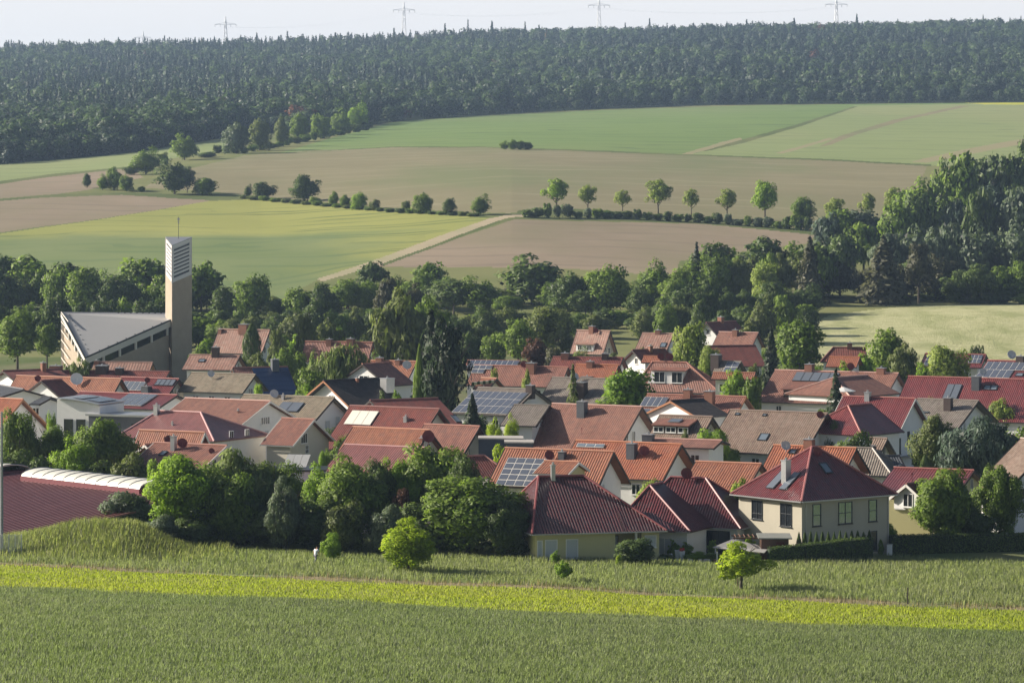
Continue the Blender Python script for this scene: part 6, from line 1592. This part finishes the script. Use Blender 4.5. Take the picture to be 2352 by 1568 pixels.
row(1880, 2420, 36, [(1880, 690), (2420, 668)], 8, 905, (55, 80), 'shrubs along the hay field edge', 'dark shrub along the upper edge of the hay field', kinds=('bush',), leaves=('dark', 'dark', 'green'))
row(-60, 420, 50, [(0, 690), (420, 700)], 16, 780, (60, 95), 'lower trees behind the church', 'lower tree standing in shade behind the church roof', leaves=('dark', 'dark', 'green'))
row(420, 1120, 44, [(420, 720), (700, 705), (1120, 705)], 22, 790, (60, 100), 'lower trees behind the village', 'lower tree at the foot of the belt, left of centre')
row(1120, 1400, 44, [(1120, 715), (1400, 715)], 18, 800, (60, 95), 'lower trees behind the village centre', 'lower tree at the foot of the belt, just right of centre')
row(1480, 1860, 42, [(1480, 700), (1860, 690)], 18, 800, (55, 90), 'lower trees below the wood edge', 'lower tree below the wood edge above the right-hand houses')
row(480, 1000, 48, [(480, 765), (1000, 770)], 18, 715, (50, 80), 'garden trees behind the far roofs', 'garden tree behind the far left-hand roofs', leaves=('green', 'olive', 'fresh'))
row(1080, 1330, 48, [(1080, 770), (1330, 780)], 14, 715, (50, 80), 'garden trees behind the centre roofs', 'garden tree behind the far centre roofs', leaves=('green', 'olive', 'dark'))
row(560, 900, 40, [(560, 815), (900, 815)], 12, 600, (40, 62), 'small garden trees among the left roofs', 'small garden tree between the dull red roof and the nearer roofs', leaves=('green', 'olive'))
# the wood on the right, rows stepping up the slope
right = [(1860, 1000), (1500, 900)]
row(1575, 1900, 46, [(1575, 655), (1900, 640)], 20, 850, (70, 105), 'wood edge middle trees', 'dark tree in the middle of the wood edge above the right-hand houses', leaves=('dark', 'dark', 'green'))
row(1880, 2420, 46, [(1880, 610), (2420, 600)], 26, 915, (85, 135), 'front trees of the right-hand wood', 'dark tree in the front row of the right-hand wood', leaves=('dark', 'dark', 'green', 'brown'))
row(1880, 2420, 46, [(1880, 545), (2100, 520), (2420, 520)], 24, 985, (85, 130), 'second row of the right-hand wood', 'tree in the second row of the right-hand wood', leaves=('dark', 'silver', 'green', 'dark'))
row(1900, 2420, 44, [(1900, 500), (2000, 490), (2150, 450), (2420, 430)], 18, 1060, (75, 115), 'third row of the right-hand wood', 'tree in the third row of the right-hand wood', kinds=('full', 'birch', 'full'), leaves=('silver', 'green', 'dark', 'blue'))
row(2085, 2430, 40, [(2085, 445), (2150, 372), (2240, 352), (2330, 372), (2360, 330), (2430, 320)], 10, 1140, (70, 110), 'top row of the right-hand wood', 'round tree on the top edge of the right-hand wood', kinds=('full',), leaves=('green', 'dark', 'green'))
row(2110, 2430, 40, [(2110, 470), (2430, 400)], 14, 1100, (70, 110), 'fourth row of the right-hand wood', 'tree just below the top edge of the right-hand wood', leaves=('green', 'dark', 'green'))

# hedgerows and solitary trees on the far slope
def H(rows, grp=None, **kw):
    for (kind, leaf, u, vt, vbs, w_, lab) in rows: tree(kind, leaf, u, vt, w_, None, vbs, label=lab, group=grp, lod=kw.get('lod', 'm'), sink=.3)
H([('tall', 'dark', 200, 400, 432, 27, 'small dark bush tree, first of the hedge group in the left fields'), ('full', 'green', 236, 402, 437, 32, 'round bush beside the first dark one in the left fields'), ('full', 'green', 262, 386, 437, 44, 'larger bush behind the round one in the left fields'),
   ('full', 'green', 290, 404, 440, 38, 'round bush at the right of the left field group'), ('full', 'green', 335, 340, 401, 72, 'large round tree on the left field rise'), ('full', 'green', 424, 309, 368, 66, 'lone round tree highest on the left field rise'),
   ('full', 'dark', 401, 367, 446, 86, 'biggest dark tree in the middle of the left fields'), ('sparse', 'silver', 430, 385, 443, 40, 'half bare grey tree beside the biggest dark tree'), ('bush', 'green', 470, 411, 448, 68, 'broad low bush right of the biggest dark tree'),
   ('bush', 'green', 325, 430, 441, 22, 'tiny bush in the grass between the left field groups'), ('bush', 'dark', 300, 380, 402, 40, 'dark bush at the foot of the large round tree'), ('bush', 'olive', 372, 352, 385, 45, 'olive bush between the two round trees on the rise'),
   ('bush', 'dark', 475, 350, 362, 60, 'long low bush right of the lone round tree'), ('full', 'dark', 570, 425, 452, 20, 'small bush left of the hedge line over the barley'), ('full', 'dark', 606, 420, 457, 58, 'round dark bush over the yellow-green field'),
   ('full', 'dark', 700, 404, 462, 76, 'large dark bush tree over the yellow-green field'), ('bush', 'green', 722, 453, 470, 36, 'low bush right of the large dark bush tree'), ('full', 'green', 767, 442, 473, 27, 'first of three small bushes in the hedge line'),
   ('full', 'green', 792, 450, 478, 32, 'second of three small bushes in the hedge line'), ('full', 'fresh', 825, 444, 482, 40, 'third and largest of three small bushes in the hedge line'), ('full', 'olive', 861, 460, 484, 28, 'olive bush right of the three small bushes'),
   ('full', 'olive', 932, 463, 486, 26, 'olive bush left of the round bushes by the track'), ('full', 'green', 971, 446, 491, 50, 'round bush left of the farm track end'), ('oval', 'dark', 1033, 457, 495, 36, 'upright dark bush near the farm track end'), ('full', 'green', 1104, 448, 494, 46, 'round bush closest to the farm track end'),
   ('bush', 'green', 1158, 325, 343, 26, 'left bush of the lone clump between the green and the olive brown field'), ('bush', 'green', 1177, 322, 344, 28, 'second bush of the lone clump between the fields'), ('bush', 'green', 1195, 325, 344, 26, 'third bush of the lone clump between the fields'), ('bush', 'dark', 1212, 328, 344, 26, 'right and darkest bush of the lone clump between the fields')])
H([('sparse', 'fresh', 1278, 413, 491, 68, 'first and fullest tree of the avenue row'), ('sparse', 'spring', 1350, 427, 491, 54, 'second tree of the avenue row'), ('sparse', 'spring', 1430, 439, 491, 44, 'third and smallest tree of the avenue row'), ('sparse', 'spring', 1512, 415, 498, 64, 'fourth, wide pale tree of the avenue row'),
   ('sparse', 'spring', 1588, 436, 499, 42, 'fifth, slim pale tree of the avenue row'), ('sparse', 'spring', 1670, 436, 504, 52, 'sixth, forked pale tree of the avenue row'), ('round', 'fresh', 1757, 418, 506, 64, 'seventh, dark and dense tree of the avenue row'), ('round', 'green', 1846, 455, 526, 66, 'eighth tree of the avenue row, rising from dark shrubs'),
   ('sparse', 'spring', 1918, 458, 525, 50, 'ninth tree of the avenue row, pale'), ('sparse', 'spring', 1993, 446, 515, 44, 'tenth tree of the avenue row, pale and narrow'), ('sparse', 'spring', 2053, 432, 512, 56, 'last bare-stemmed pale tree of the avenue row')], 'trees of the avenue row')
for i, u in enumerate(range(1212, 1960, 23)):
    vbs = float(np.interp(u, [1212, 1400, 1600, 1850, 1960], [500, 501, 511, 530, 540]))
    hh = rr.uniform(12, 24) + (10 if 1250 < u < 1320 else 0) + (14 if u > 1800 else 0)
    tree('bush', rr.choice(('dark', 'dark', 'green', 'silver')), u, vbs - hh, rr.uniform(20, 38), None, vbs, label='dark hedge shrub below the avenue row', group='hedge shrubs under the avenue row', lod='f', sink=.3)
for i, u in enumerate(list(range(560, 1110, 24))):
    vbs = float(np.interp(u, [560, 700, 900, 1110], [457, 470, 488, 498]))
    tree('bush', rr.choice(('green', 'olive', 'dark')), u, vbs - rr.uniform(5, 10), rr.uniform(22, 36), None, vbs, label='low tuft in the field margin above the barley', group='low tufts above the barley', lod='f', sink=.3)
H([('full', 'silver', 543, 285, 353, 66, 'silvery tree at the left end of the slope tree line'), ('full', 'olive', 597, 276, 346, 54, 'second tree of the slope tree line'), ('full', 'olive', 645, 272, 337, 40, 'third tree of the slope tree line, with visible trunk'), ('full', 'green', 688, 263, 326, 48, 'fourth tree of the slope tree line'),
   ('full', 'green', 736, 264, 319, 56, 'fifth tree of the slope tree line'), ('full', 'green', 782, 252, 311, 54, 'sixth tree of the slope tree line'), ('full', 'fresh', 822, 238, 300, 58, 'seventh tree of the slope tree line')], 'slope tree line')
for i, u in enumerate(range(500, 860, 20)):
    vbs = float(np.interp(u, [500, 560, 650, 860], [352, 352, 336, 296]))
    tree('bush', rr.choice(('green', 'olive', 'dark')), u, vbs - rr.uniform(10, 22), rr.uniform(24, 40), None, vbs, label='shrub under the slope tree line', group='shrubs under the slope tree line', lod='f', sink=.3)

# shrubs in the gardens between the houses
gi_ = 0
for key, root in list(HOUSES.items()):
    if key in ('H1', 'H2', 'H3', 'bl', 'g2'): continue
    for k in range(2):
        hx, hy = root.location[0], root.location[1]; sg = 1 if k else -1
        D_ = hy - rr.uniform(6.5, 10); x_ = hx + sg * rr.uniform(2, 9)
        if D_ < 366: continue
        tall = rr.random() < .4; hgt = rr.uniform(4.2, 6.2) if tall else rr.uniform(2.0, 3.6); wd = hgt * rr.uniform(.7, 1.1)
        u_, _ = x_ / D_ * F + U0, 0; vt_ = V0 - (gz(x_, D_) + hgt - CZ) / D_ * F
        tree('full' if tall else 'bush', rr.choice(('green', 'fresh', 'olive', 'dark', 'green', 'spring')), u_, vt_, wd * F / D_, D_, label='garden %s in a gap between the village houses' % ('tree' if tall else 'shrub'), group='garden trees between the houses' if tall else 'garden shrubs between the houses', lod='m')
# hedges and thujas by the near houses
def hedge(label, pts, h0, h1, wd, leaf='dark'):
    """clipped hedge along pts (x, y): dense leaf shell around a solid core"""
    P0, N0 = [], []; rg = np.random.default_rng(len(pts) * 7 + int(pts[0][0] * 10))
    tot = sum(math.dist(a, b) for a, b in zip(pts, pts[1:])); acc = 0; core = MB()
    for a, b in zip(pts, pts[1:]):
        L = math.dist(a, b); n = int(L * 420); t = rg.random(n); e = np.array([(b[0] - a[0]) / L, (b[1] - a[1]) / L]); nn = np.array([-e[1], e[0]])
        hh = h0 + (h1 - h0) * (acc + t * L) / tot
        x = a[0] + e[0] * t * L; y = a[1] + e[1] * t * L; zz = ground(x, y); side = rg.integers(0, 3, n)
        off = np.where(side == 0, -wd / 2, np.where(side == 1, wd / 2, rg.uniform(-wd / 2, wd / 2, n))); z = np.where(side == 2, hh, rg.random(n) * hh)
        jit = rg.normal(size=n) * .05
        P0.append(np.stack([x + nn[0] * (off + jit), y + nn[1] * (off + jit), zz + z + rg.normal(size=n) * .05], 1))
        sg = np.where(side == 0, -1.0, np.where(side == 1, 1.0, 0)); N0.append(np.stack([nn[0] * sg, nn[1] * sg, np.where(side == 2, 1.0, .25)], 1) + rg.normal(size=(n, 3)) * .45)
        ha, hb = h0 + (h1 - h0) * acc / tot, h0 + (h1 - h0) * (acc + L) / tot; za, zb = gz(*a), gz(*b); k = wd * .42
        q = lambda p, s, z: (p[0] + nn[0] * s * k, p[1] + nn[1] * s * k, z)
        core.quad_solid([q(a, -1, za - .2), q(b, -1, zb - .2), q(b, 1, zb - .2), q(a, 1, za - .2), q(a, -1, za + ha - .1), q(b, -1, zb + hb - .1), q(b, 1, zb + hb - .1), q(a, 1, za + ha - .1)])
        acc += L
    Vv, Q, Nv = leaf_quads(np.concatenate(P0), np.concatenate(N0), np.full(sum(len(p) for p in P0), .13), rg, 1.4)
    root = empty('hedge', (pts[0][0], pts[0][1], gz(*pts[0]))); tag(root, label, 'hedge')
    me = np_mesh('foliage', Vv - np.array(root.location), Q, nrm=Nv); me.materials.append(LEAF[leaf]); link_mesh('foliage', me, root)
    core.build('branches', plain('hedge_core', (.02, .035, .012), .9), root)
def xy(u, D): return ((u - U0) / F * D, D)
hedge('clipped dark hedge below the two-storey house, rising to the right', [xy(1765, 340.5), xy(1845, 341), xy(1925, 342.5), xy(1998, 344.5)], 1.45, 2.35, 1.2)
hedge('clipped dark hedge at the right edge behind the meadow', [xy(2044, 353), xy(2150, 354), xy(2260, 355), xy(2440, 357)], 1.9, 1.7, 1.3)
for i in range(13):
    tree('column', 'dark', 1835 + i * 13.5, 1219 + rr.uniform(-2, 3), 13, 342.6 + i * .25, label='small dark thuja in the row behind the clipped hedge', group='thuja row behind the hedge', lod='m')
tree('column', 'green', 2022, 1238, 18, 352.5, label='single dark thuja left of the slim pale pole', lod='m')
tree('bush', 'dark', 1990, 1243, 16, 352.2, label='short dark thuja at the end of the clipped hedge', lod='m')

# ---------------------------------------------------------------- the forest
spots_c, spots_d = [], []
leafs = ['far_con', 'far_dec', 'far_con', 'far_dec', 'far_dec', 'rust']
rf = np.random.default_rng(5)
spots = []
D = 1500.0
def patch(x, y):   # where broadleaf stands replace conifers
    return math.sin(x * .011 + 1.7) + math.sin(y * .006 + x * .004) + math.sin(x * .023 + y * .009)
while D < 4420:
    stepd = 12 if D < 2100 else 24; stepu = (11 if D < 2100 else 12.5) / D * F
    u = -350 + rf.uniform(0, stepu)
    while u < 2700:
        Dj = D + rf.uniform(-stepd * .5, stepd * .5); uj = u + rf.uniform(-.4, .4) * stepu
        ed = float(np.interp(uj, EU, ED))
        if Dj > ed + 3:
            x = (uj - U0) / F * Dj; z = gz(x, Dj); into = Dj - ed
            if into < 160 + 60 * math.sin(x * .02) or (uj < 520 and Dj < 2250):
                kd = 'decn'; h = rf.uniform(9, 16) if into < 40 else rf.uniform(15, 23); li = rf.choice([1, 2, 2, 1, 3, 4]); w_ = h * rf.uniform(.85, 1.25)
            elif patch(x, Dj) > .30 or rf.random() < .22:
                kd = 'dec'; h = rf.uniform(17, 24); li = rf.choice([1, 1, 2]); w_ = h * rf.uniform(.7, 1.1)
            elif uj > 1250 and rf.random() < .45:
                kd = 'pin'; h = rf.uniform(17, 24); li = rf.choice([0, 0, 2]); w_ = h * rf.uniform(.6, .9)
            else:
                kd = 'con'; h = rf.uniform(17, 25); li = 0; w_ = h * rf.uniform(.42, .58)
            if rf.random() < .002: li = 5
            spots.append((x, Dj, z - .5, w_, h, kd, li))
        u += stepu * rf.uniform(.8, 1.2)
    D += stepd if D < 2600 else stepd * 1.25
print('FOREST', len(spots))
near_s = [s for s in spots if s[5] == 'decn']; far_s = [s for s in spots if s[5] != 'decn']
stuff_trees('forest', far_s, leafs, 'bluish mixed forest covering the far hill up to the skyline', 'forest')
stuff_trees('forest_edge', near_s, leafs, 'dark broadleaf wood along the lower edge of the far forest', 'wood')
# spruces that stand out against the sky
sk = sorted([(20, 90), (60, 88), (135, 84), (155, 83), (205, 82), (240, 84), (262, 82), (272, 82), (318, 80), (362, 84), (378, 82), (410, 80), (448, 82), (480, 86), (548, 84), (590, 78), (642, 72), (660, 74), (742, 68), (770, 70), (800, 66), (852, 62), (905, 58), (930, 56), (1022, 52), (1075, 45), (1086, 46), (1130, 50), (1165, 48), (1206, 50), (1238, 52), (1264, 52), (1315, 58), (1378, 44), (1436, 52), (1492, 38), (1560, 60), (1614, 46), (1660, 44), (1688, 50), (1715, 44), (1800, 40), (1824, 38), (1888, 32), (1946, 42), (1968, 33), (1992, 44), (2062, 42), (2098, 42), (2135, 38), (2185, 40), (2212, 38), (2258, 34), (2290, 28), (2320, 38), (2345, 36)])
for i, (u, v) in enumerate(sk):
    if i % 5 in (1, 3): continue
    tree('thinspruce' if i % 3 else 'spruce', 'spruce', u, v + rr.uniform(-3, 8), rr.uniform(15, 24), 4205 + (i * 53) % 60, label='spruce standing out against the sky on the forest skyline', group='spruces on the skyline', lod='f')

# ---------------------------------------------------------------- crops and grasses
def blades(name, n, xr, yr, hgt, wd, mat, keep, label, lean=.35, dens_y=None, kind='stuff'):
    rg = np.random.default_rng(len(name) + n)
    y = rg.uniform(yr[0], yr[1], n) if dens_y is None else yr[0] + (yr[1] - yr[0]) * rg.random(n) ** dens_y
    x = rg.uniform(xr[0], xr[1], n) * y
    k = keep(x, y); x, y = x[k], y[k]; n = len(x); z = ground(x, y)
    h = hgt * rg.uniform(.6, 1.25, n) * (1 + .25 * np.sin(x * .7) * np.sin(y * .45 + x * .2)); an = rg.uniform(0, 2 * PI, n); w_ = wd * rg.uniform(.6, 1.3, n)
    dx, dy = np.cos(an) * w_ / 2, np.sin(an) * w_ / 2; la = rg.uniform(0, 2 * PI, n); ll = h * lean * rg.uniform(.2, 1, n); lx, ly = np.cos(la) * ll + h * .10, np.sin(la) * ll
    a = np.stack([x - dx, y - dy, z - .05], 1); b = np.stack([x + dx, y + dy, z - .05], 1)
    c = np.stack([x + lx * .4 + dx * .8, y + ly * .4 + dy * .8, z + h * .62], 1); c2 = np.stack([x + lx * .4 - dx * .8, y + ly * .4 - dy * .8, z + h * .62], 1); d = np.stack([x + lx, y + ly, z + h], 1)
    Vv = np.stack([a, b, c, c2, d], 1).reshape(-1, 3); i = np.arange(n)[:, None] * 5
    T3 = np.concatenate([i + np.array([0, 1, 2]), i + np.array([0, 2, 3]), i + np.array([3, 2, 4])]).reshape(-1, 3)
    sn = np.stack([np.cos(an) * .35, np.sin(an) * .35 - .1, np.full(n, 1.0)], 1)
    me = np_mesh(name, Vv, T3, 3, nrm=np.repeat(sn, 5, axis=0)); me.materials.append(mat); o = link_mesh(name, me); tag(o, label, 'grass', kind=kind); return o
wheatm = leafmat('wheat_blades', (.21, .265, .145), (.42, .46, .29), .35, (.26, .335, .155))
stripm = leafmat('strip_blades', (.42, .47, .060), (.50, .53, .090), .42, (.38, .48, .055))
meadm = leafmat('meadow_blades', (.26, .34, .14), (.48, .52, .26), .35, (.42, .44, .26))
drym = leafmat('dry_blades', (.34, .27, .15), (.50, .40, .25), .25)
moundm = leafmat('mound_blades', (.22, .31, .06), (.54, .54, .26), .35)
tq = lambda x, y: y + .377 * x
XR = (-.185, .185)
blades('wheat_plants', 760000, XR, (104, 270), .30, .036, wheatm, lambda x, y: tq(x, y) < 247.5 + np.sin(x * .9) * .5, 'dense green wheat blades of the foreground field', lean=.4, dens_y=.9)
blades('strip_plants', 140000, XR, (215, 335), .18, .06, stripm, lambda x, y: (tq(x, y) > 246.5) & (tq(x, y) < 306.5 + np.sin(x * .4)), 'yellow-green low crop of the bright strip')
blades('meadow_grass', 260000, XR, (285, 362), .48, .045, meadm, lambda x, y: (tq(x, y) > 309.5) & (tq(x, y) < 364) & ~((x > 13.5) & (x < 30) & (y > 339)), 'tall soft grass of the meadow before the houses')
blades('dry_grass_tufts', 30000, XR, (285, 335), .42, .05, drym, lambda x, y: (tq(x, y) > 305.8) & (tq(x, y) < 309.8 + 1.6 * np.sin(x * .31) + np.sin(x * .13 + 2)), 'pinkish dry grass tufts along the verge')
blades('mound_grass', 45000, (-.17, -.08), (330, 358), .8, .05, moundm, lambda x, y: np.exp(-((x + 40) / 9.0)**2 - ((y - 343) / 9.0)**2) > np.random.default_rng(2).random(len(x)) * .6, 'long green and straw grass on the mound')

# ---------------------------------------------------------------- haze
HZ = True
if HZ:
    lo = float(V[:, 2].min()) - 1.0; hi = 290.0
    mbz = MB().box((0, 3000, (lo + hi) / 2), (7500, 0, 0), (0, 3100, 0), (0, 0, (hi - lo) / 2))
    hm = bpy.data.materials.new('haze_air'); hm.use_nodes = True; nt = hm.node_tree
    nt.nodes.remove(nt.nodes['Principled BSDF'])
    vp = nt.nodes.new('ShaderNodeVolumePrincipled'); vp.inputs['Color'].default_value = (.50, .70, 1.0, 1); vp.inputs['Density'].default_value = 7.5e-5; vp.inputs['Anisotropy'].default_value = .2
    nt.links.new(vp.outputs[0], nt.nodes['Material Output'].inputs['Volume'])
    o = mbz.build('haze', hm); tag(o, kind='stuff'); o['label'] = 'thin bluish haze over the valley'
    o.display_type = 'WIRE'
